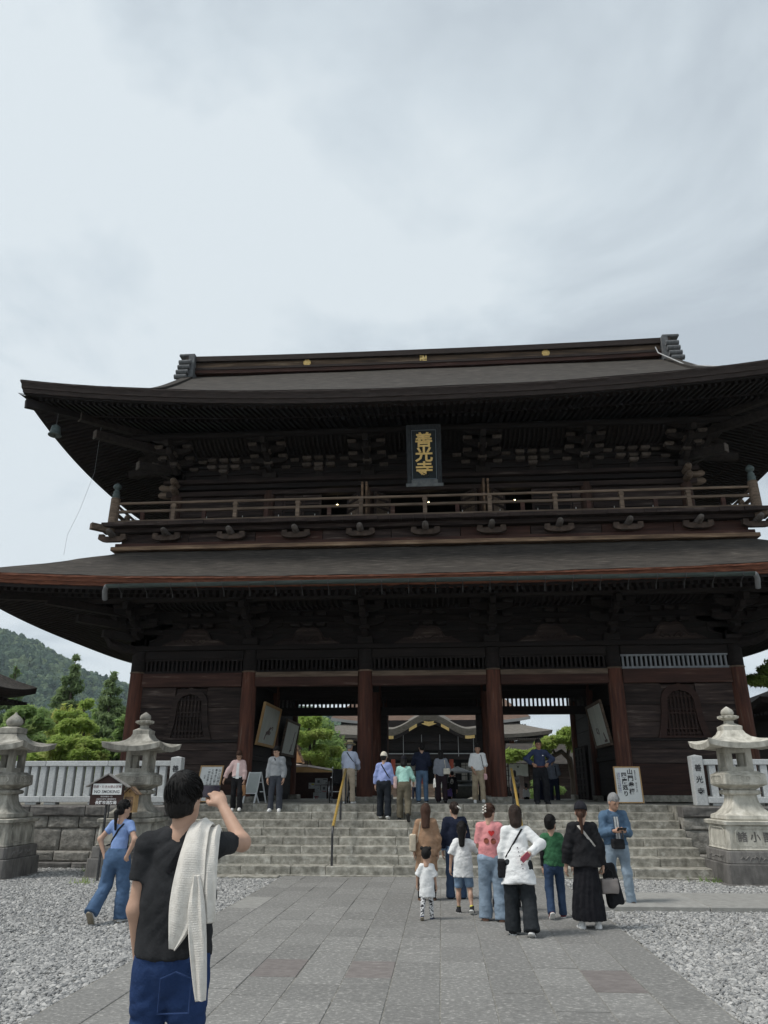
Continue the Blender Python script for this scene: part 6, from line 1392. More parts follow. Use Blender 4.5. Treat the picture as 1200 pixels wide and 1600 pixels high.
    def face(s, glasses=False, brow=True, mask=False):
        pr = s.bodyo
        for x in (-.031, .031):
            q = MB(); c = np.array([x, .089, .138]); q.lathe([(.0,-.006),(.010,-.004),(.012,0),(.010,.004),(0,.006)], n=8); V = np.array(q.v[0])[:, [0,2,1]]*[1.15,1,.55]+c
            q.v = [np.array([s.Hd(p) for p in V])]; q.obj('eye', eye_m, pr, smooth=60)
            if brow:
                q = MB(); q.tube([s.Hd((x-.017,.088,.157)), s.Hd((x,.095,.162)), s.Hd((x+.017,.088,.158))], .0045*s.hs, 5); q.obj('eyebrow', brow_m, pr)
        if not mask:
            q = MB(); q.tube([s.Hd((-.022,.090,.078)), s.Hd((0,.099,.076)), s.Hd((.022,.090,.078))], .0055*s.hs, 6, flat=.7); q.obj('mouth', lip_m, pr, smooth=60)
        if glasses:
            q = MB()
            for x in (-.033,.033): q.tube([s.Hd((x+cos(a)*.024,.106,.136+sin(a)*.018)) for a in np.linspace(0,2*pi,13)], .0026, 5)
            q.tube([s.Hd((-.01,.108,.138)), s.Hd((.01,.108,.138))], .0026, 5)
            for x in (-1,1): q.tube([s.Hd((x*.057,.104,.138)), s.Hd((x*.082,.0,.140))], .0026, 5)
            q.obj('glasses', eye_m, s.root)
        return s
    def hair(s, m, style='short', vol=.012, seed=3):
        fr = .0
        def fn(P):
            q = s.Hi(P); n_ = strands(q, seed, .0022); d = _el(q, (0,-.006,.182), (.078+vol,.096+vol,.102+vol))
            if style == 'bob': d = _sm(d, _rc(q*np.array([.84,1,1],np.float32), (0,-.03,.15), (0,-.04,.035), .078, .074), .03)
            if style == 'long': d = _sm(d, _rc(q*np.array([.8,1,1],np.float32), (0,-.04,.16), (0,-.075,-.13), .074, .062), .04)
            if style == 'crop': d = _sm(d, _el(q, (0,-.033,.13), (.062+vol*.6,.062+vol*.6,.085)), .03)
            if style in ('short','crop','pony','bun','clip','half'): d = _sm(d, _el(q, (0,-.045,.115), (.066,.052,.070 if style == 'short' else .062)), .03)
            zf = .168+.35*np.maximum(0, np.abs(q[:,0])-.045)
            facecut = np.minimum(np.minimum(q[:,1]-.030, (.178 if style != 'bob' else .170)-q[:,2]+0*q[:,0]), .2)      # open face
            low = (.062 if style in ('short','crop','pony','bun','clip','half') else -.3)
            d = np.maximum(d, facecut); d = np.maximum(d, low+.45*np.maximum(0, np.abs(q[:,0])-.03)-q[:,2])
            ear = _el(q, (0,.012,.118), (.2,.030,.036)) if style not in ('bob','long') else 1e3
            d = np.maximum(d, -ear)
            if style in ('pony','half'):
                if style == 'pony': d = _sm(d, _rc(q, (0,-.105,.12), (0,-.125,.10), .026, .030), .015); d = _sm(d, _rc(q, (0,-.125,.10), (.01,-.10,-.16), .034, .016), .02)
                else: d = _sm(d, _rc(q*np.array([.75,1,1],np.float32), (0,-.065,.15), (0,-.085,-.09), .055, .036), .03); d = _sm(d, _el(q, (0,-.095,.20), (.035,.028,.03)), .02)
            if style == 'bun': d = _sm(d, _el(q, (0,-.11,.17), (.045,.04,.045)), .02)
            if style == 'clip': d = _sm(d, _el(q, (0,-.095,.185), (.045,.045,.075)), .02)
            if style == 'twobuns':
                for x in (-1,1): d = _sm(d, _el(q, (x*.075,-.03,.265), (.034,.034,.034)), .012)
            return d+n_
        c = s.Hd((0,-.02,.13)); s.hairo = net_obj('hair', [snet(fn, c-.27*s.hs, c+.24*s.hs, s.v*.62)], m, s.root)
        if s.v > .0108 and style != 'twobuns': s.locks(m, 170, vol, seed, fat=1.5)
        return s
    def locks(s, m, n=150, vol=.019, seed=1, crown=(.012,-.045,.285), fat=1):
        r = np.random.default_rng(seed); q = MB(); C = np.array((0,-.006,.182)); R_ = np.array((.078+vol,.096+vol,.102+vol))*1.012; cr = (np.array(crown)-C)/R_; cr /= np.linalg.norm(cr)
        for k in range(n):
            a = r.uniform(0,2*pi); t0 = r.uniform(.02,1.75); L_ = r.uniform(.25,.5); e1 = np.cross(cr, [1,0,0]); e1 /= np.linalg.norm(e1); e2 = np.cross(cr, e1); pts = []
            for j in range(5):
                t = t0+L_*j/4; aa = a+.55*(t-t0)+.9*min(t0,.5); d = cr*cos(t)+(e1*cos(aa)+e2*sin(aa))*sin(t); p_ = C+d*R_*(1+.012*j*(1-j/4)*r.uniform(.3,1.2))
                if p_[2] < .075+.4*max(0, abs(p_[0])-.03) or (abs(p_[0]) > .06 and p_[2] < .15 and p_[1] > -.02) or (p_[1] > .045 and p_[2] < .19): break
                pts.append(s.Hd(p_))
            if len(pts) > 2: q.tube(pts, list(np.linspace(r.uniform(.0045,.0075)*fat*s.hs, .001, len(pts))), 4, flat=.6)
        q.obj('hair_locks', m, s.hairo, smooth=60); return s
    def cap(s, m, visor=True, back=False, ring=None):
        def fn(P):
            q = s.Hi(P); d = np.maximum(_el(q, (0,-.006,.185), (.097,.116,.122)), .168-q[:,2]-.10*np.minimum(0, q[:,1]))
            if visor: d = np.minimum(d, np.maximum(np.abs(q[:,2]-.178+.25*np.maximum(0,q[:,1]-.08)**1.5+1.2*q[:,0]**2)-.006, _el(q*np.array([1,1,.3],np.float32), (0,.10,.055), (.085,.10,.09))))
            return d
        c = s.Hd((0,.03,.2)); net_obj('cap', [snet(fn, c-.22, c+.2, s.v*.62)], m, s.root); return s
    def boater(s, m, band):
        M4 = s.hM; o = s.Hd((0,-.005,.215))
        def mk(prof, name, mm):
            q = MB(); q.lathe(prof, n=24); V = np.concatenate(q.v)*[1,1.12,1]; q.v = [V @ M4.T + o]; return q.obj(name, mm, s.root, smooth=40)
        mk([(.0,.105),(.085,.105),(.092,.098),(.094,.0),(.17,-.004),(.172,-.012),(.09,-.014)], 'straw_hat', m); mk([(.0955,.004),(.0955,.036),(.0945,.036),(.0945,.004)], 'hat_band', band); return s
    def top(s, m, sleeve=1.0, hem=.92, loose=.0, flare=.0, waist=0.0, fold=.0045, cuff=.0, name='shirt', neck=.072, bust=0, trim=None, sl_loose=None):
        r = s.r; P_ = s.P; SL = loose*.6+.012 if sl_loose is None else sl_loose; hem_ = hem*r
        def fn(P):
            q = s.Ti(P); q2 = q*np.array([1,1/.70,1], np.float32)
            d = _rc(q2, (0,0,s.sz-.105), (0,0,1.10*r), .138*r+loose*.6, (.135-waist)*r+loose)
            d = _sm(d, _rc(q2, (0,0,1.10*r), (0,0,.94*r), (.135-waist)*r+loose, .150*r+loose), .05)
            if hem_ < .93*r: d = _sm(d, _rc(q2, (0,-.0,1.0*r), (0,-.0,hem_), .148*r+loose, .150*r+loose+flare), .05)
            elif flare: d = _sm(d, _rc(q2, (0,0,1.08*r), (0,0,hem_), .13*r+loose, .148*r+loose+flare), .05)
            d = d*.85
            if bust: d = _sm(d, _el(q, (0,.075*r,1.24*r), (.115*r,.06*r,.07*r)), .05)
            t = np.minimum(_rc(q, (0,-.012,s.sz+.04), (-s.sh*.88,-.008,s.sz-.018*r), .040*r, .048*r), _rc(q, (0,-.012,s.sz+.04), (s.sh*.88,-.008,s.sz-.018*r), .040*r, .048*r)); d = _sm(d, t, .05)
            d = np.maximum(d, hem_-q[:,2])
            for k in 'LR':
                S0, E, Wp = P_['sho'+k], P_['elb'+k], P_['wri'+k]
                if sleeve <= .5:
                    f = sleeve*2; c = S0+(E-S0)*f; u = U(E-S0); e = np.maximum(_rc(P, S0, E, .048*r+SL, .047*r+SL*1.25), (P-c.astype(np.float32))@u.astype(np.float32))
                else:
                    f = (sleeve-.5)*2; c = E+(Wp-E)*f; u = U(Wp-E); e = np.maximum(_rc(P, E, Wp, .045*r+SL, .034*r+SL*.9+cuff), (P-c.astype(np.float32))@u.astype(np.float32)); e = _sm(e, _rc(P, S0, E, .046*r+SL, .043*r+SL), .025)
                d = _sm(d, e, .035)
            d = np.maximum(d, -_el(q, (0,.012,s.sz+.085), (neck*r**.5,(neck+.016)*r**.5,.062)))
            return d+folds(P, s.seed, fold)
        s.topf = fn; pts = np.array([P_[a+q] for a in ('sho','elb','wri') for q in 'LR']+[s.T((0,0,hem_)), s.T((0,0,s.sz+.06))])
        lo = pts.min(0)-.13; hi = pts.max(0)+.13; c0 = s.T((0,0,hem_)); w = .18+loose+flare
        lo = np.minimum(lo, c0-[w,w,.01]); hi = np.maximum(hi, c0+[w,w,0]); s.topo = net_obj(name, [snet(fn, lo, hi, s.v)], m, s.root); return s
    def trousers(s, m, loose=.01, cuff=.065, length=1.0, fold=.004, name='trousers', top=1.0):
        P_ = s.P; r = s.r
        def fn(P):
            q = P-np.array([0,0,s.dz], np.float32); q2 = q*np.array([1,1/.74,1], np.float32)
            d = _rc(q2, (0,-.0,top*r-.02), (0,-.012,.88*r), .132*r+loose*.4, .148*r+loose*.6)*.88; d = np.maximum(d, q[:,2]-top*r)
            for k in 'LR':
                H_, K, A = P_['hip'+k], P_['knee'+k], P_['ankle'+k]; e = _rc(P, H_, K, .086*r+loose, .060*r+loose)
                if length > .5:
                    f = (length-.5)*2; c = K+(A-K)*f+U(A-K)*.03*(length >= 1); u = U(A-K).astype(np.float32); e2 = np.maximum(_rc(P, K, A, .058*r+loose, cuff), (P-c.astype(np.float32))@u); e = _sm(e, e2, .03)
                else: c = H_+(K-H_)*length*2; u = U(K-H_).astype(np.float32); e = np.maximum(e, (P-c.astype(np.float32))@u)
                d = _sm(d, e, .022)
            return d+folds(P, s.seed+5, fold, .9)
        pts = np.array([P_[a+q] for a in ('hip','knee','ankle') for q in 'LR']); lo = pts.min(0)-.14-loose; hi = pts.max(0)+[.15+loose,.15+loose,.20]
        if length >= 1: lo[2] = max(lo[2], -.02)
        s.boto = net_obj(name, [snet(fn, lo, hi, s.v)], m, s.root); return s
    def skirt(s, m, hem=.12, r0=.15, r1=.22, name='skirt', top=1.0, pleat=.006, ysc=.8):
        r = s.r
        def fn(P):
            q = P-np.array([0,0,s.dz], np.float32); q[:,2] -= 0; q2 = q*np.array([1,1/ysc,1], np.float32); d = _rc(q2, (0,0,top*r), (0,.02,hem*r), r0*r, r1*r); th = np.arctan2(q[:,1], q[:,0])
            d = d*.85+pleat*np.sin(th*13+3*np.sin(q[:,2]*5))*np.clip((top*r-q[:,2])*2.2, 0, 1.4); return np.maximum(np.maximum(d, hem*r-q[:,2]), q[:,2]-top*r)+folds(P, s.seed, .003)
        w = max(r0, r1)*r+.05; s.boto = net_obj(name, [snet(fn, (-w,-w,hem*r-.01+s.dz), (w,w+.03,top*r+.02+s.dz), s.v)], m, s.root); return s
    def shoes(s, m, sole=None, scale=1.0, socks=None):
        for k, sg in (('L',-1),('R',1)):
            V, Q = shoe_mesh(); A = s.P['ankle'+k]; a = -s.lift[k]; M = rotm('Z', -sg*8) @ rotm('X', a); sc = scale*s.r**.7
            W_ = ((V-[0,-.03,.085])*sc) @ M.T + A; loc = V[Q].mean(1)
            me = net_obj('shoe', [(W_, Q)], [m, sole or m], s.root); me.data.polygons.foreach_set('material_index', (loc[:,2] < .024).astype(np.int32)); me.data.update()
            if socks is not None:
                u = U(s.P['knee'+k]-A); q = MB(); q.tube([A-u*.03, A+u*.05], [.04*s.r,.04*s.r], 10); q.obj('sock', socks, s.root, smooth=60)
        return s
    def surf(s, x, z, back=True, pad=.007):
        """point on the shirt at (x, z) of the upright torso, on the back or the front"""
        ys = np.linspace(-.32, 0, 65) if back else np.linspace(.32, 0, 65); p = np.array([s.T((x, y, z)) for y in ys], np.float32); f = s.topf(p); i = int(np.argmax(f < 0)) if (f < 0).any() else 40
        return s.T((x, ys[i]+(-pad if back else pad), z))
    def strap(s, m, a, b, back=True, w=.018, n=16, name='strap', over=True):
        pts = [s.surf(a[0]+(b[0]-a[0])*t, a[1]+(b[1]-a[1])*t, back) for t in np.linspace(0, 1, n)]
        if over: pts.insert(0, s.T((a[0]*1.0, .03 if back else -.03, s.sz+.075-abs(a[0])*.25)))
        q = MB(); m_ = len(pts); P = [Vector(p) for p in pts]; rows = [[], []]
        nrm = Vector(s.M @ np.array([0, -1 if back else 1, 0]))
        for i in range(m_):
            d = (P[min(i+1,m_-1)]-P[max(i-1,0)]).normalized(); e = d.cross(nrm).normalized()*w; rows[0].append(P[i]-e); rows[1].append(P[i]+e)
        q.grid([rows[0], rows[1]]); q.grid([[p-nrm*.010 for p in rows[0]], rows[0]]); q.grid([rows[1], [p-nrm*.010 for p in rows[1]]])
        q.obj(name, m, s.root, smooth=60); return s
    def W(s, p):       # local point to world
        return s.root.matrix_basis @ Vector(p)
def bag(name, label, cat, owner, c, size, m, handles=None, strap_m=None, seed=4, rot=0, soft=.012):
    """a soft bag as a thing of its own; c is in its bearer's coordinates"""
    w = owner.W(c); t = local_thing(name, label, cat, w, owner.root.rotation_euler.z+radians(rot), None, owner.k); hx, hy, hz = size
    def fn(P):
        q = np.abs(P)-np.array([hx-.02-.15*hx*0, hy-.015, hz-.02], np.float32); d = np.linalg.norm(np.maximum(q, 0), axis=1)+np.minimum(q.max(1), 0)-.018
        return d+folds(P, seed, soft*.35, 1.2)
    net_obj('bag_body', [snet(fn, (-hx-.02,-hy-.02,-hz-.02), (hx+.02,hy+.02,hz+.02), min(.014, hy*.45))], m, t)
    if handles:
        q = MB()
        for y in (-hy*.5, hy*.5): q.tube([(-hx*.5,y,hz-.01),(-hx*.42,y*.8,hz+handles*.7),(0,y*.2,hz+handles),(hx*.42,y*.8,hz+handles*.7),(hx*.5,y,hz-.01)], .008, 6)
        q.obj('bag_handle', strap_m or m, t, smooth=60)
    return t
white_c = fabric('white', (.70,.71,.71), (.78,.785,.78)); black_c = fabric('black', (.012,.012,.014), (.022,.022,.024)); navy_c = fabric('navy', (.014,.018,.035), (.024,.03,.055))
sneaker_w = fabric('sneaker_white', (.66,.66,.65)); shoe_b = fabric('shoe_black', (.02,.02,.022)); strap_b = fabric('strap_black', (.012,.012,.013)); khaki = fabric('khaki', (.33,.27,.19)); 
# --- the photographer close to the camera
p = Person('man in black T-shirt and jeans photographing the gate, sweater over his right shoulder', -1.385, 4.20, 0, 1.865, -2, 'light', .9, .180, vox=.0105,
    arms=dict(L=((-.08,-.04,-1),(.10,.26,-1),(-.9,-.3,0)), R=((.24,.92,-.03),(-.50,.42,.60),(.55,-.75,.3))), yaw=-20, nod=-4, hand=.5, handR=.85, seed=12, hip_w=.074)
p.body().hair(hair_blk, 'crop', .017, 9).locks(hair_blk, 520, .018, 3).face()
p.top(fabric('tee_black', (.020,.021,.023), (.032,.033,.036), bump=.35), .27, .905, .010, .008, -.014, fold=.0042, neck=.080, sl_loose=.008).trousers(denim('indigo', (.028,.055,.145)), .004, .085, 1.0, .0050, 'jeans', .98).shoes(shoe_b, rubber)
p.strap(fabric('strap_dark', (.012,.012,.014)), (.05,1.40), (-.02,1.27), True, .016, over=False)
FG = p
q = MB(); q.ring([(-.075,-.075),(.06,-.075),(.06,.06),(-.01,.085),(-.075,.06)], [(-.0715,-.0715),(.0565,-.0715),(.0565,.0575),(-.01,.081),(-.0715,.0575)], (.075,-.140,.795), (1,.12,0), (0,0,1), (0,-.012,0)); q.obj('jeans_pocket', denim('indigo_seam', (.042,.075,.185)), p.root)
# sweater
wool = mat('wool_cream', (.64,.61,.56), (.73,.70,.65), scale=30, rough=.95, bump=.3, bscale=140, spec=.05)
sw = local_thing('sweater', 'cream ribbed knit sweater slung over the right shoulder of the man in black', 'sweater', p.root.location[:], 0)
def drape(name, path, seed=1, th=.016, rib=.0010, wave=.007, close=.5):
    """path: (x, y, z, half width) downwards"""
    A = np.array(path, float); t = np.concatenate([[0], np.cumsum(np.linalg.norm(np.diff(A[:,:3],axis=0),axis=1))]); n = int(t[-1]/.0034); tt = np.linspace(0, t[-1], n)
    C = np.stack([np.interp(tt, t, A[:,i]) for i in range(4)], 1)
    for i in range(4): k = np.ones(21)/21; C[:,i] = np.convolve(np.pad(C[:,i], 10, 'edge'), k, 'valid')
    r = np.random.default_rng(seed); ph = r.uniform(0, 6.28, 4); rows = []; m_ = 26
    T_ = np.gradient(C[:,:3], axis=0); T_ /= np.linalg.norm(T_,axis=1)[:,None]
    for i in range(n):
        x = np.array([1,0,0.]); nn = np.cross(x, T_[i]); nn /= np.linalg.norm(nn); x = np.cross(T_[i], nn); row = []; rb = rib*sin(tt[i]/.0105*2*pi); e = min(1, (t[-1]-tt[i])/.012+.25, tt[i]/.012+.25)
        for k in range(m_):
            a = 2*pi*k/m_; u = cos(a); w = np.sign(u)*abs(u)**.8*C[i,3]; hgt = sin(a)*(th*e+rb)*(.55+.45*(1-u*u))+wave*sin(u*4.2+ph[0]+tt[i]*5)+wave*.6*sin(u*8+ph[1]-tt[i]*9)
            row.append(C[i,:3]+x*w+nn*hgt)
        row.append(row[0]); rows.append(row)
    q = MB(); q.grid(rows); q.add(rows[0][:-1], [tuple(range(m_))]); q.add(rows[-1][:-1], [tuple(range(m_))]); return q.obj(name, wool, sw, smooth=50)
drape('sweater_body', [(.12,.10,1.50,.05),(.115,.05,1.60,.052),(.115,-.03,1.632,.055),(.112,-.10,1.60,.058),(.112,-.165,1.48,.07),(.110,-.185,1.35,.082),(.100,-.190,1.24,.078),(.085,-.190,1.16,.058),(.068,-.187,1.10,.034),(.055,-.184,1.055,.012)], 1)
drape('sweater_back', [(.165,.08,1.50,.04),(.165,.0,1.605,.045),(.172,-.08,1.575,.05),(.185,-.145,1.45,.052),(.20,-.165,1.33,.048),(.212,-.17,1.23,.042),(.218,-.17,1.165,.038)], 2, .014)
drape('sweater_sleeve', [(.150,-.182,1.40,.012),(.158,-.19,1.33,.03),(.168,-.203,1.24,.044),(.185,-.205,1.12,.044),(.203,-.203,.99,.038),(.215,-.20,.90,.032),(.222,-.198,.845,.024)], 3, .02)
# phone in his hand
wr = p.W(p.P['wriR']+p.P['fdirR']*.10*1.0); fd = Vector(p.P['fdirR'])
ph = local_thing('phone', 'black phone held up sideways by the man in the black T-shirt', 'phone', wr+Vector((-.052,.0,.012)), radians(2))
q = MB(); q.box(-.075,.075,-.005,.005,-.036,.036,ch=.004); q.obj('case', mat('phone_black', (.01,.01,.012), (.016,.016,.018), rough=.25, spec=.5), ph)
q = MB(); q.box(-.070,.070,-.0066,-.0052,-.032,.032); q.obj('screen', mat('phone_screen', (.02,.018,.03), (.05,.04,.06), scale=20, rough=.15, spec=.6), ph)
# --- woman at the left in blue T-shirt
p = Person('woman with long black ponytail, light blue T-shirt and wide jeans, hands in back pockets', -4.76, 11.55, 0, 1.62, 8, 'light', 1.0, .155, vox=.013,
    arms=dict(L=((-.62,-.30,-.85),(.48,-.02,-1),(-.6,-.8,0)), R=((.62,-.30,-.85),(-.45,-.02,-1),(.6,-.8,0))), legs=dict(L=((-.06,-.12,-1),(-.05,-.72,-.8),52), R=((.10,.10,-1),(.06,-.04,-1),0)), lean=3, yaw=-28, seed=31)
p.body().hair(hair_blk, 'pony', .010, 4).face().top(fabric('blue_tee', (.20,.30,.56), (.26,.37,.64)), .26, .985, -.008, .0, .012, .004).trousers(denim('mid', (.085,.145,.25)), .030, .105, 1.0, .0055, 'jeans', 1.02).shoes(sneaker_w, sole_tan)
p.strap(strap_b, (.07,1.37), (-.14,1.06), True, .014)
q = MB()
for x in (-.034,.034): q.tube([p.Hd((x+cos(a)*.03,.06+.0,.27+sin(a)*.022)) for a in np.linspace(0,2*pi,11)], .006, 5)
q.tube([p.Hd((-.09,-.02,.2)), p.Hd((-.066,.06,.27)), p.Hd((0,.066,.272)), p.Hd((.066,.06,.27)), p.Hd((.09,-.02,.2))], .005, 5); q.obj('sunglasses', eye_m, p.root)
# --- walkers on the path
leo = mat('cloth_leopard', (.03,.03,.035), (.68,.68,.68), scale=26, detail=1, pos=(.46,.50), rough=.9)
p = Person('toddler with two little buns, oversized white T-shirt and spotted leggings', -.25, 11.95, 0, .95, 6, 'light', 1.42, .150, vox=.0105, arms=dict(L=((-.55,.15,-1),(-.1,.25,-1)), R=((.35,.1,-1),(.1,.3,-1))), legs=dict(L=((-.05,-.12,-1),(-.02,-.6,-1),45), R=((.05,.12,-1),(.02,0,-1),0)), yaw=-8, seed=41)
p.body().hair(hair_blk, 'twobuns', .014, 5).face().top(white_c, .48, .60, .035, .03, .0, .005).trousers(leo, .004, .048, 1.0, .003, 'leggings').shoes(fabric('shoe_navy', (.03,.04,.07)), sole_tan)
p = Person('girl with long black half-up hair, big white T-shirt, denim shorts and yellow socks', .30, 12.6, 0, 1.27, 2, 'light', 1.18, .150, vox=.012, arms=dict(L=((-.42,.05,-1),(-.12,.2,-1)), R=((.75,.25,-.55),(.9,.3,-.35))), legs=dict(L=((-.06,.10,-1),(-.02,-.05,-1),0), R=((.10,-.05,-1),(.08,-.5,-1),38)), yaw=-6, seed=43)
p.body(True).hair(hair_blk, 'half', .012, 6).face().top(white_c, .46, .70, .035, .022, .0, .0055).trousers(denim('light_short', (.20,.29,.41)), .02, .08, .46, .003, 'shorts').shoes(shoe_b, rubber, 1.05, fabric('sock_yellow', (.62,.58,.10)))
p = Person('woman in pink T-shirt with red heart print, brown hair in a claw clip', .69, 11.95, 0, 1.57, 4, 'light', 1.0, .160, vox=.013, arms=dict(L=((-.15,.10,-1),(.25,.75,-.6)), R=((.18,.12,-1),(.0,.8,-.5))), legs=dict(L=((-.05,.10,-1),(-.02,-.10,-1),0), R=((.07,-.02,-1),(.04,-.12,-1),0)), yaw=-34, nod=6, lean=3, seed=45)
p.body().hair(hair_brn, 'clip', .012, 7).face().top(fabric('pink_tee', (.62,.24,.25), (.70,.30,.30)), .44, .90, .022, .0, .0, .005).trousers(denim('bleached', (.24,.31,.39)), .034, .105, 1.0, .005, 'jeans').shoes(fabric('shoe_tan', (.30,.17,.12)), sole_tan)
q = MB(); c = np.array([.0,0,1.285])
h_ = [(0,-.05),(.035,-.012),(.05,.018),(.045,.038),(.025,.045),(.006,.036),(0,.026),(-.006,.036),(-.025,.045),(-.045,.038),(-.05,.018),(-.035,-.012)]
V = [p.surf(.03+x, 1.27+z*.9, True, .014) for x, z in h_]; q.add(V, [tuple(range(len(V)))[::-1]]); q.obj('heart_print', red_paint, p.root)
q = MB()
for (x, z, r_) in ((-.055,1.16,.042),(.055,1.155,.044)):
    V = [p.surf(x+cos(a)*r_, z+sin(a)*r_, True, .014) for a in np.linspace(0,2*pi,12)[:-1]]; q.add(V, [tuple(range(11))[::-1]])
q.obj('brown_print', fabric('print_brown', (.16,.05,.03)), p.root)
q = MB()
for k in range(6): c = p.Hd((.02*(k%2*2-1),-.135,.13+.022*k)); q.tube([c+np.array([-.012,0,-.006]), c+np.array([.012,0,.006])], .014, 8)
q.obj('claw_clip', mat('clip_white', (.6,.58,.52), (.7,.68,.62)), p.hairo, smooth=50)
WH = p = Person('woman in long white buttoned blouse, one hand on her hip, black wide trousers', .98, 10.85, 0, 1.55, 4, 'light', 1.0, .160, vox=.013, arms=dict(L=((-.25,.06,-1),(-.02,.25,-1)), R=((.80,-.28,-.70),(-.55,-.42,-.35),(.2,-1,0))), legs=dict(L=((-.05,.10,-1),(-.02,-.02,-1),0), R=((.07,-.06,-1),(.05,-.42,-1),30)), lean=9, yaw=8, seed=47, handR=.9)
p.body().hair(hair_dkb, 'bob', .014, 8).face().top(white_c, .97, .66, .022, .075, .0, .0065, name='blouse').trousers(fabric('black_wide', (.018,.021,.024)), .04, .11, 1.0, .005).shoes(shoe_b, rubber)
p.strap(strap_b, (.085,1.385), (-.17,1.0), True, .013)
q = MB()
for k in range(6):
    c = p.surf(.005+.012*k, 1.13-.055*k, True, .004); q.tube([c, c+np.array([0,-.006,0])], .0075, 8)
q.obj('buttons', shoe_b, p.topo)
bag('shoulder_bag', 'black crescent shoulder bag on the left hip of the woman in the white blouse', 'bag', p, (-.235,-.02,.88), (.055,.10,.12), black_c)
ph = local_thing('phone', 'phone in a pink case held behind the back of the woman in the white blouse', 'phone', p.W(p.P['wriR']+p.P['fdirR']*.09+np.array([0,-.03,0])), .3); q = MB(); q.box(-.034,.034,-.006,.006,-.07,.07,ch=.004); o = q.obj('case', mat('case_pink', (.35,.07,.10), (.42,.1,.13)), ph); o.rotation_euler = (0,.9,0)
p = Person('boy in green T-shirt over black long sleeves, blue jeans and dark red trainers', 1.63, 12.25, 0, 1.38, 2, 'light', 1.12, .155, vox=.012, arms=dict(L=((-.16,.02,-1),(-.03,.14,-1)), R=((.38,.05,-1),(.42,.1,-1))), legs=dict(L=((-.05,-.08,-1),(-.02,-.55,-1),48), R=((.05,.12,-1),(.02,.0,-1),0)), yaw=-30, nod=-3, seed=49)
p.body().hair(hair_blk, 'crop', .014, 10).face(mask=True).top(fabric('inner_black', (.014,.014,.016)), .96, 1.0, -.004, 0, .0, .003, name='undershirt').top(fabric('green_tee', (.035,.115,.055), (.05,.15,.075)), .40, .88, .020, .0, .0, .005).trousers(denim('boy', (.045,.075,.14)), .014, .068, 1.0, .0045, 'jeans').shoes(fabric('shoe_maroon', (.16,.03,.035)), rubber)
q = MB(); q.grid([[p.Hd((sin(a)*.071,.036+cos(a)*.066-.0,z)) for a in np.linspace(-1.25,1.25,9)] for z in (.052,.08,.11)]); q.obj('face_mask', mat('mask_white', (.62,.66,.68), (.7,.73,.75)), p.root, smooth=60)
BK = p = Person('woman all in black with long skirt, black cap and pale strap across her back', 1.95, 11.4, 0, 1.60, 0, 'light', 1.0, .165, vox=.013, arms=dict(L=((-.30,.05,-1),(-.16,.12,-1)), R=((.30,.0,-1),(.10,.14,-1))), yaw=-16, nod=4, seed=51, handR=1.1)
p.body().hair(hair_brn, 'pony', .006, 11).face().top(black_c, .97, .84, .024, .05, .0, .0055, name='blouse', sl_loose=.03).skirt(fabric('skirt_black', (.010,.010,.013), (.018,.018,.021)), .14, .155, .235).shoes(sneaker_w, rubber, 1.05).cap(fabric('cap_black', (.016,.016,.02)))
p.strap(fabric('strap_grey', (.42,.40,.37)), (-.07,1.39), (.155,1.10), True, .017)
bag('tote_bag', 'grey and tan tote bag carried by the woman all in black', 'bag', p, (.335,.06,.57), (.125,.055,.10), mat('tote', (.20,.175,.165), (.27,.24,.225), scale=5), .13, shoe_b)
ct_ = local_thing('coat', 'black coat hanging over the arm of the woman all in black', 'coat', p.W((.36,.16,.60)), .1, None, 1)
def coat_f(P): 
    d = _rc(P*np.array([1,1.8,1],np.float32), (0,0,.18), (.05,.0,-.22), .09, .13); d = np.maximum(d, -.30+.35*P[:,0]-P[:,2]); return d*.6+.008*np.sin(P[:,0]*42+P[:,2]*6)
net_obj('coat_cloth', [snet(coat_f, (-.2,-.1,-.42), (.24,.1,.3), .014)], black_c, ct_)
DN = p = Person('grey haired man in denim jacket looking down at a phone in his hands', 2.86, 13.6, 0, 1.72, 172, 'mid', 1.0, .178, vox=.013, arms=dict(L=((-.20,.10,-1),(.55,.85,.15)), R=((.20,.10,-1),(-.55,.85,.15))), legs=dict(L=((-.06,.16,-1),(-.03,.02,-1),0), R=((.06,-.06,-1),(.03,-.2,-1),0)), yaw=18, nod=20, seed=53, hand=1.0)
p.body().hair(hair_gry, 'short', .006, 12).face().top(fabric('striped_shirt', (.38,.40,.42)), .4, .95, -.004, 0, 0, .002, name='undershirt', neck=.06).top(denim('jacket', (.10,.165,.25)), .95, .92, .020, .012, .0, .0055, name='jacket', neck=.088).trousers(denim('light', (.27,.34,.41)), .012, .070, 1.0, .0045, 'jeans').shoes(fabric('shoe_dark', (.045,.04,.036)), sole_dk)
q = MB(); rows = []
for z in np.linspace(1.34, .96, 12): rows.append([p.surf(x, z, False, .005) for x in (-.045,-.015,.015,.045)])
q.grid(rows); q.obj('shirt_front', fabric('stripe', (.50,.51,.50)), p.root, smooth=60)
q = MB()
for x in (-.042,.0,.04): q.tube([p.surf(x, z, False, .007) for z in np.linspace(1.34,.96,10)], .004, 4)
q.obj('shirt_stripes', navy_c, p.root)
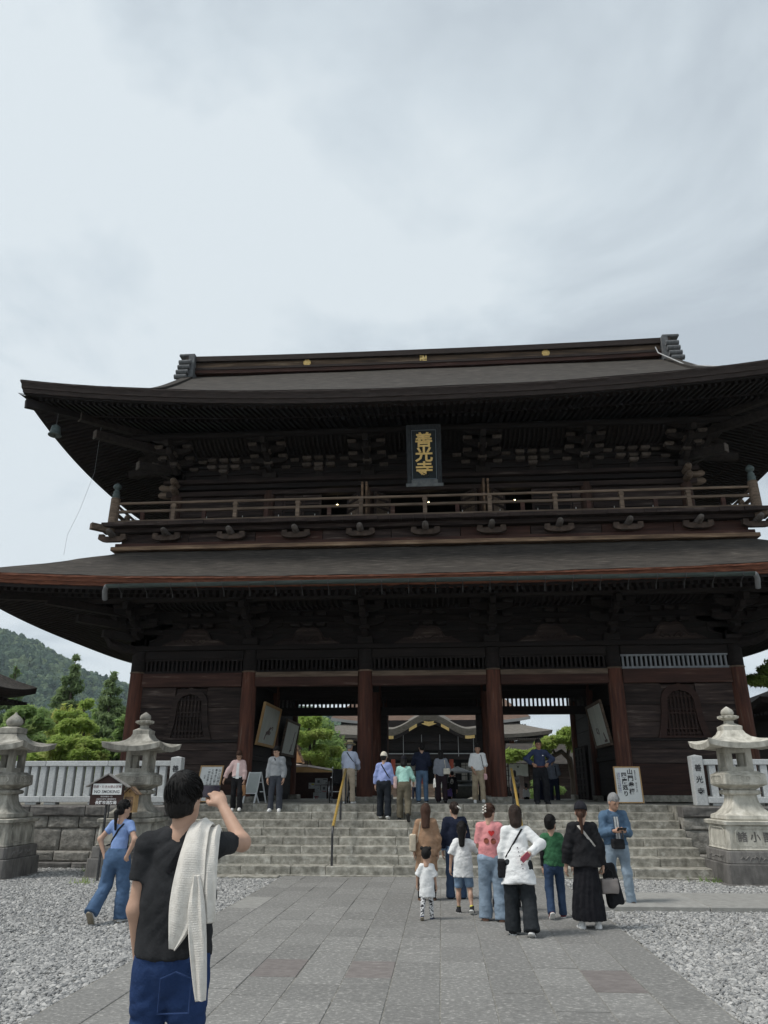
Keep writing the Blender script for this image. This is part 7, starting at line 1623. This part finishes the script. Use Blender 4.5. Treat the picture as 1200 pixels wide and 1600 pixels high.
for s_ in (-1,1):
    q = MB(); q.tube([p.surf(s_*(.052+.012*(1.34-z)), z, False, .010) for z in np.linspace(1.36,.95,9)], .011, 5, flat=.6); q.obj('jacket_placket', denim('seam', (.085,.14,.22)), p.topo, smooth=60)
    q = MB(); q.add([p.T((s_*.045,.075,1.395)), p.T((s_*.10,.055,1.44)), p.T((s_*.125,.065,1.385)), p.surf(s_*.095,1.325,False,.014)], [(0,1,2,3)]); q.obj('collar', denim('seam', (.085,.14,.22)), p.topo)
for s_ in (-1,1):
    q = MB(); V = [p.surf(s_*.10+x, 1.24+z, False, .010) for x, z in ((-.042,.045),(.042,.045),(.042,.02),(.0,.004),(-.042,.02))]; q.add(V, [(0,1,2,3,4)]); q.obj('pocket_flap', denim('seam', (.10,.17,.28)), p.topo)
bag('waist_bag', 'black waist bag slung in front of the man in the denim jacket', 'bag', p, (.03,.17,.93), (.10,.05,.075), black_c)
ph = local_thing('phone', 'dark phone on a small grip held by the man in the denim jacket', 'phone', p.W((p.P['wriL']+p.P['wriR'])/2+np.array([0,.10,.03])), radians(-172)); q = MB(); q.box(-.075,.075,-.006,.006,-.038,.038,ch=.003); o = q.obj('case', MATS['phone_black'], ph); o.rotation_euler = (-.9,0,0); q = MB(); q.tube([(0,.02,-.02),(0,.03,-.14)], .014, 8); q.obj('grip', MATS['phone_black'], ph)
p = Person('woman in long camel coat with brown hair down her back, nearest the steps', -.29, 13.9, 0, 1.53, 0, 'light', 1.0, .155, vox=.013, arms=dict(L=((-.28,.05,-1),(-.05,.2,-1)), R=((.26,.05,-1),(.05,.15,-1))), seed=55)
p.body().hair(hair_brn, 'long', .012, 13).face().skirt(fabric('camel', (.30,.185,.115), (.36,.23,.15)), .52, .165, .215, name='coat_skirt', top=1.02).top(fabric('camel', (.30,.185,.115)), .97, .80, .030, .03, 0, .006, name='coat', sl_loose=.03).trousers(black_c, .0, .055).shoes(fabric('shoe_brown', (.12,.07,.045)), sole_tan)
p.strap(fabric('beige_strap', (.42,.36,.28)), (-.10,1.39), (-.17,1.02), True, .012)
bag('shoulder_bag', 'beige soft shoulder bag at the left side of the woman in the camel coat', 'bag', p, (-.25,-.05,1.02), (.06,.13,.15), fabric('beige_bag', (.46,.40,.31)))
p = Person('woman in navy sweater over a blue shirt, hair tied up with a pale clip', .21, 14.1, 0, 1.55, 0, 'light', 1.0, .165, vox=.013, arms=dict(L=((-.24,.04,-1),(-.08,.15,-1)), R=((.24,.04,-1),(.08,.15,-1))), yaw=30, seed=57)
p.body().hair(hair_dkb, 'bun', .010, 14).face().top(fabric('shirt_blue', (.20,.29,.42)), .97, .80, .016, .02, 0, .005, name='undershirt').top(fabric('sweater_navy', (.012,.016,.032)), .90, .93, .034, 0, 0, .005, name='sweater', sl_loose=.04).trousers(denim('dark2', (.05,.08,.14)), .014, .08).shoes(shoe_b, rubber)
q = MB(); c = p.Hd((.03,-.13,.19)); q.tube([c+np.array([-.03,0,.02]), c+np.array([0,-.02,.0]), c+np.array([.03,0,-.02])], .018, 8); q.obj('hair_clip', mat('clip_white2', (.55,.53,.48), (.65,.63,.58)), p.hairo, smooth=50)
# --- on the steps and at the top
ST = lambda n: Z0+RZ*n
PJ = p = Person('woman in pink jacket and black trousers coming down the steps with a brown bag', -5.27, 20.0, ST(7), 1.47, 176, 'light', 1.0, .160, vox=.015, arms=dict(L=((-.15,.02,-1),(-.02,.14,-1)), R=((.62,.02,-.9),(.42,.05,-1))), legs=dict(L=((-.05,.20,-1),(-.0,-.1,-1),0), R=((.05,-.04,-1),(.03,-.34,-1),22)), nod=24, yaw=4, seed=59)
p.body().hair(hair_brn, 'bob', .008, 15).face(True).top(fabric('white_shirt', (.62,.66,.68)), .3, .93, .004, .01, 0, .003, name='undershirt').top(fabric('pink_jacket', (.62,.44,.42), (.70,.52,.50)), .95, .97, .026, .01, 0, .0055, name='jacket', neck=.085).trousers(black_c, .016, .085).shoes(sneaker_w, rubber)
q = MB(); rows = [[p.surf(x, z, False, .006) for x in (-.05*(1.4-z)/.1*.0-.035-.03*(1.38-z),0,.035+.03*(1.38-z))] for z in np.linspace(1.35,.90,10)]; q.grid(rows); q.obj('shirt_front', white_c, p.root, smooth=60)
bag('hand_bag', 'brown soft bag hanging from the hand of the woman in the pink jacket', 'bag', p, (p.P['wriL'][0]-.01, p.P['wriL'][1]+.03, p.P['wriL'][2]-.28), (.07,.045,.15), fabric('bag_brown', (.22,.12,.06)), .1)
p = Person('man in grey sweatshirt and dark grey trousers walking down, looking aside', -4.27, 20.02, ST(7), 1.58, 178, 'light', 1.0, .178, vox=.015, arms=dict(L=((-.20,.05,-1),(-.02,.2,-1)), R=((.20,.05,-1),(.04,.2,-1))), legs=dict(L=((-.06,.06,-1),(-.02,-.05,-1),0), R=((.06,.03,-1),(.02,-.06,-1),0)), yaw=-34, nod=10, seed=61)
p.body().hair(hair_blk, 'crop', .014, 16).face(True).top(fabric('sweat_grey', (.25,.265,.28), (.31,.325,.34)), .96, .93, .026, .0, 0, .006, name='sweatshirt').trousers(fabric('slate', (.045,.05,.062)), .020, .085, 1.0, .005).shoes(sneaker_w, rubber)
p.strap(strap_b, (.06,1.40), (.02,1.33), False, .016)
HT = p = Person('man in pale blue shirt and straw hat bending over the wheelchair', -2.56, 21.55, ZF, 1.62, 10, 'mid', 1.0, .172, vox=.015, arms=dict(L=((-.22,.45,-.9),(-.15,.75,-.6)), R=((.20,.45,-.9),(-.1,.75,-.6))), legs=dict(L=((-.05,.03,-1),(-.02,-.08,-1),0), R=((.05,.08,-1),(.02,-.04,-1),0)), lean=8, yaw=-10, seed=63)
p.body().hair(hair_gry, 'short', .004, 17).face().top(fabric('pale_blue', (.44,.49,.62), (.52,.57,.70)), .97, .95, .022, .0, 0, .006).trousers(fabric('beige', (.40,.33,.25)), .012, .075).shoes(sneaker_w, rubber).boater(fabric('straw', (.45,.37,.22), (.55,.47,.3)), shoe_b)
p.strap(strap_b, (-.06,1.40), (.15,1.12), True, .014)
p = Person('woman in lavender blue shirt and white cap climbing the steps', -1.44, 19.60, ST(6), 1.55, 2, 'light', 1.0, .165, vox=.015, arms=dict(L=((-.24,.03,-1),(-.10,.15,-1)), R=((.24,.05,-1),(.06,.2,-1))), legs=dict(L=((-.05,.28,-1),(-.0,.0,-1),0), R=((.05,-.02,-1),(.02,-.25,-1),25)), lean=4, yaw=-14, seed=65)
p.body().hair(hair_blk, 'crop', .008, 18).face().top(fabric('lavender', (.27,.33,.60), (.34,.40,.68)), .96, .94, .024, .0, 0, .006).trousers(fabric('black_tr', (.014,.017,.022)), .026, .09, 1.0, .005).shoes(sneaker_w, rubber).cap(fabric('cap_cream', (.60,.55,.46)))
p.strap(strap_b, (-.07,1.39), (.16,1.02), True, .015)
p = Person('woman in mint top and olive cargo trousers mid-step on the stairs, black hat', -.94, 19.60, ST(6), 1.50, 0, 'light', 1.0, .160, vox=.015, arms=dict(L=((-.20,.1,-1),(-.02,.5,-.8)), R=((.40,.1,-.9),(.05,.75,-.5))), legs=dict(L=((-.06,.08,-1),(-.02,-.08,-1),0), R=((.06,-.10,-1),(.03,-.62,-.85),50)), lean=12, yaw=-14, seed=67)
p.body().hair(hair_blk, 'bob', .006, 19).face().top(fabric('mint', (.34,.60,.52), (.42,.68,.60)), .72, .98, .012, .0, .01, .005).trousers(fabric('olive', (.105,.092,.066)), .030, .085, 1.0, .006, 'cargo_trousers').shoes(shoe_b, sole_dk).cap(fabric('hat_black', (.014,.014,.018)))
bag('shoulder_bag', 'pale pink bag at the left side of the woman in the mint top', 'bag', p, (-.24,.03,.98), (.05,.10,.16), fabric('bag_pink', (.52,.36,.34)))
p = Person('tall person in navy jacket and blue jeans at the top of the steps', -.55, 22.5, ZF, 1.62, 0, 'light', 1.0, .18, vox=.016, arms=dict(L=((-.35,.3,-.8),(.1,.7,.5)), R=((.25,.2,-1),(.0,.6,.1))), yaw=20, seed=69)
p.body().hair(hair_blk, 'crop', .012, 20).face().top(navy_c, .96, .92, .034, .0, 0, .006, name='jacket').trousers(denim('walker', (.12,.19,.29)), .012, .07, 1.0, .004, 'jeans').shoes(shoe_b, rubber)
p = Person('person in grey shirt and black trousers with a cream bag on the right shoulder', 0.0, 22.3, ZF, 1.40, 0, 'light', 1.0, .165, vox=.016, arms=dict(L=((-.2,.1,-1),(.0,.3,-1)), R=((.35,.25,-.8),(-.1,.7,.6))), legs=dict(L=((-.05,.12,-1),(0,-.05,-1),0), R=((.05,-.1,-1),(.02,-.4,-1),25)), seed=71)
p.body().hair(hair_blk, 'bob', .008, 21).face().top(fabric('shirt_grey', (.20,.215,.25), (.26,.275,.31)), .8, .86, .022, .01, 0, .006).trousers(fabric('aubergine', (.022,.014,.018)), .022, .085).shoes(shoe_b, sole_dk)
p.strap(fabric('cream_strap', (.55,.50,.42)), (.12,1.38), (.15,1.12), True, .012)
bag('shoulder_bag', 'cream shoulder bag on the person in the grey shirt', 'bag', p, (.19,-.13,1.02), (.11,.05,.10), fabric('cream_bag', (.56,.52,.44)))
WM = p = Person('man in white T-shirt and khaki trousers walking out towards the steps', 1.05, 22.2, ZF, 1.55, 182, 'mid', 1.0, .178, vox=.015, arms=dict(L=((-.2,.05,-1),(.02,.35,-1)), R=((.22,.05,-1),(-.25,.55,-.7))), legs=dict(L=((-.05,.18,-1),(-.0,.02,-1),0), R=((.06,-.06,-1),(.03,-.4,-1),28)), seed=73)
p.body().hair(hair_blk, 'crop', .012, 22).face().top(white_c, .56, .93, .034, .0, 0, .006, sl_loose=.036).trousers(khaki, .022, .08, 1.0, .006).shoes(sneaker_w, rubber)
p.strap(strap_b, (-.09,1.385), (-.16,1.0), False, .014)
bag('hand_bag', 'small pink pouch in the hand of the man in the white T-shirt', 'bag', p, (p.P['wriL'][0], p.P['wriL'][1]+.06, p.P['wriL'][2]-.12), (.05,.03,.09), fabric('pouch_pink', (.60,.36,.36)))
GD = p = Person('guard in navy uniform shirt, both hands on his belt, at the head of the steps', 2.62, 20.95, ZF, 1.62, 176, 'tan', 1.0, .185, vox=.0145, arms=dict(L=((-.80,-.05,-.72),(.62,.42,-.50),(-.3,-.8,.3)), R=((.80,-.05,-.72),(-.62,.42,-.50),(.3,-.8,.3))), legs=dict(L=((-.11,.02,-1),(-.02,-.03,-1),0), R=((.11,.02,-1),(.02,-.03,-1),0)), seed=75, hand=1.0)
p.body().hair(hair_blk, 'crop', .008, 23).face(True).top(fabric('uniform', (.026,.036,.075), (.038,.05,.095)), .94, .97, .014, .0, 0, .005, name='uniform_shirt', neck=.066).trousers(fabric('cargo_black', (.010,.011,.014)), .026, .085, 1.0, .006, 'cargo_trousers').shoes(shoe_b, sole_dk, 1.12)
q = MB(); q.tube([p.T((cos(a)*.158,sin(a)*.112,.975)) for a in np.linspace(0,2*pi,25)], .014, 6, flat=1.4); q.obj('belt', fabric('belt_brown', (.13,.04,.03)), p.root, smooth=60)
q = MB(); V = [p.surf(-.085+x, 1.27+z, False, .008) for x, z in ((-.018,-.012),(.018,-.012),(.018,.012),(-.018,.012))]; q.add(V, [(0,1,2,3)]); q.obj('name_badge', board_white, p.root)
# --- further people seen through the gate
def far(label, x, y, z, H, face, topm, botm, hairm, style='crop', arms=None, legs=None, sleeve=.96, hem=.9, flare=0, skirt=False, **k):
    p = Person(label, x, y, z, H, face, 'light', k.pop('hs', 1.0), .165, vox=.020, arms=arms, legs=legs, **k); p.body().hair(hairm, style, .010).top(topm, sleeve, hem, .024, flare)
    p.trousers(botm, .016, .08).shoes(shoe_b, sole_dk); return p
far('person in long grey coat with black strap seen under the white cloth', 3.42, 37, 1.0, 1.56, 0, fabric('coat_grey', (.14,.14,.145)), black_c, hair_blk, 'bob', hem=.62, flare=.03).strap(strap_b, (-.07,1.38), (.15,1.1), True, .016)
far('man in slate jacket leaning at the gate beside the guard', 3.55, 28.2, 1.2, 1.60, 60, fabric('slate_jacket', (.085,.09,.10)), navy_c, hair_blk, arms=dict(L=((-.2,.2,-1),(.5,.7,.3)), R=((.2,.2,-1),(-.5,.7,.3)))).face()
p = far('man in grey blue jacket with chest strap looking down, right of the guard', 3.95, 28.0, 1.2, 1.66, 20, fabric('greyblue_jacket', (.16,.18,.22)), navy_c, hair_blk, nod=25, arms=dict(L=((-.2,.2,-1),(.3,.7,.1)), R=((.2,.2,-1),(-.3,.7,.1)))); p.strap(strap_b, (.10,1.36), (.12,1.0), True, .02)
far('small child in white beside the grey blue jacketed man', 3.18, 30, 1.0, .95, 0, white_c, black_c, hair_blk, hs=1.35)
p = far('person in black with pale back panel bending forward between the columns', .44, 33, 1.0, 1.50, 5, black_c, black_c, hair_blk, lean=25)
q = MB(); V = [p.surf(cos(a)*.08, 1.16+sin(a)*.14, True, .008) for a in np.linspace(0,2*pi,13)[:-1]]; q.add(V, [tuple(range(12))]); q.obj('pale_panel', fabric('pale', (.42,.41,.38)), p.root)
far('child in purple sitting-high behind the top step, between the columns', .27, 31, 1.0, .98, 10, fabric('purple', (.16,.11,.32)), black_c, hair_blk, 'bob', hs=1.35)
far('person in white top far off in the court left of the burner', -.22, 44, 1.0, 1.55, 0, white_c, black_c, hair_blk)
far('person in pale coat far off before the hall steps', -1.7, 50, 1.0, 1.58, 0, fabric('pale_coat', (.36,.34,.33)), navy_c, hair_blk, 'bob')
far('person in brown top far off before the hall steps', -2.2, 52, 1.0, 1.6, 160, fabric('brown_top', (.16,.10,.07)), black_c, hair_blk)
far('person in pink top walking far off in the court', 2.2, 48, 1.0, 1.52, 40, fabric('pink_far', (.5,.32,.32)), khaki, hair_dkb, 'bob')
far('person in white shirt standing far off at the right of the burner', 2.9, 54, 1.0, 1.62, 190, white_c, navy_c, hair_blk)
# wheelchair
t = local_thing('wheelchair', 'black wheelchair with spoked wheels pushed by the man in the straw hat', 'wheelchair', (-2.86, 22.05, ZF), radians(8))
def wheel(x, r, z, y, name, w=.016):
    q = MB(); q.tube([(x, y+cos(a)*r, z+sin(a)*r) for a in np.linspace(0,2*pi,25)], w, 8); o = q.obj(name, shoe_b, t, smooth=60)
    q = MB(); q.tube([(x+.03*np.sign(x), y+cos(a)*r*.86, z+sin(a)*r*.86) for a in np.linspace(0,2*pi,25)], .008, 6)
    for k in range(12): a = 2*pi*k/12; q.tube([(x,y,z),(x, y+cos(a)*r*.97, z+sin(a)*r*.97)], .003, 4)
    q.tube([(x-.03,y,z),(x+.03,y,z)], .025, 8); q.obj('wheel_rim', mat('chrome', (.45,.46,.48), (.55,.56,.58), rough=.3, metal=.8), o, smooth=60)
for s_ in (-1,1): wheel(s_*.28, .30, .30, -.05, 'wheel'); wheel(s_*.22, .09, .09, .36, 'caster', .012)
q = MB()
for s_ in (-1,1): q.tube([(s_*.22,.45,.12),(s_*.22,.38,.48),(s_*.22,-.15,.48),(s_*.22,-.2,.92),(s_*.22,-.32,.94)], .014, 8); q.tube([(s_*.22,.36,.18),(s_*.22,-.12,.2),(s_*.22,-.15,.48)], .012, 8); q.tube([(s_*.25,.25,.68),(s_*.25,-.16,.68)], .018, 8)
q.tube([(-.22,-.05,.3),(.22,-.05,.3)], .012, 8); q.obj('frame', MATS['chrome'], t, smooth=60)
q = MB(); q.box(-.22,.22,-.15,.32,.46,.52,ch=.02); q.obj('seat', black_c, t); q = MB(); q.box(-.22,.22,-.21,-.16,.5,.90,ch=.015); q.obj('backrest', black_c, t)
q = MB(); q.box(-.2,-.03,.42,.6,.10,.12); q.box(.03,.2,.42,.6,.10,.12); q.obj('footrest', shoe_b, t)
# stroller half hidden between the two women
t = local_thing('stroller', 'small dark stroller mostly hidden in front of the woman in pink', 'stroller', (1.02, 12.9, 0), .1)
q = MB()
for s_ in (-1,1): q.tube([(s_*.2,-.3,.95),(s_*.2,.1,.45),(s_*.2,.35,.1)], .012, 8); q.tube([(s_*.2,.1,.45),(s_*.2,-.2,.08)], .012, 8)
q.tube([(-.2,-.3,.95),(.2,-.3,.95)], .014, 8); q.obj('frame', shoe_b, t)
q = MB(); q.box(-.19,.19,-.05,.28,.34,.42,ch=.02); q.box(-.19,.19,-.1,-.05,.34,.8,ch=.02); q.obj('seat', fabric('stroller_grey', (.10,.10,.11)), t)
for s_ in (-1,1):
    for y in (-.2,.35): q = MB(); q.tube([(s_*.2-.015,y,.075),(s_*.2+.015,y,.075)], .075, 14); q.obj('wheel', shoe_b, t, smooth=40)
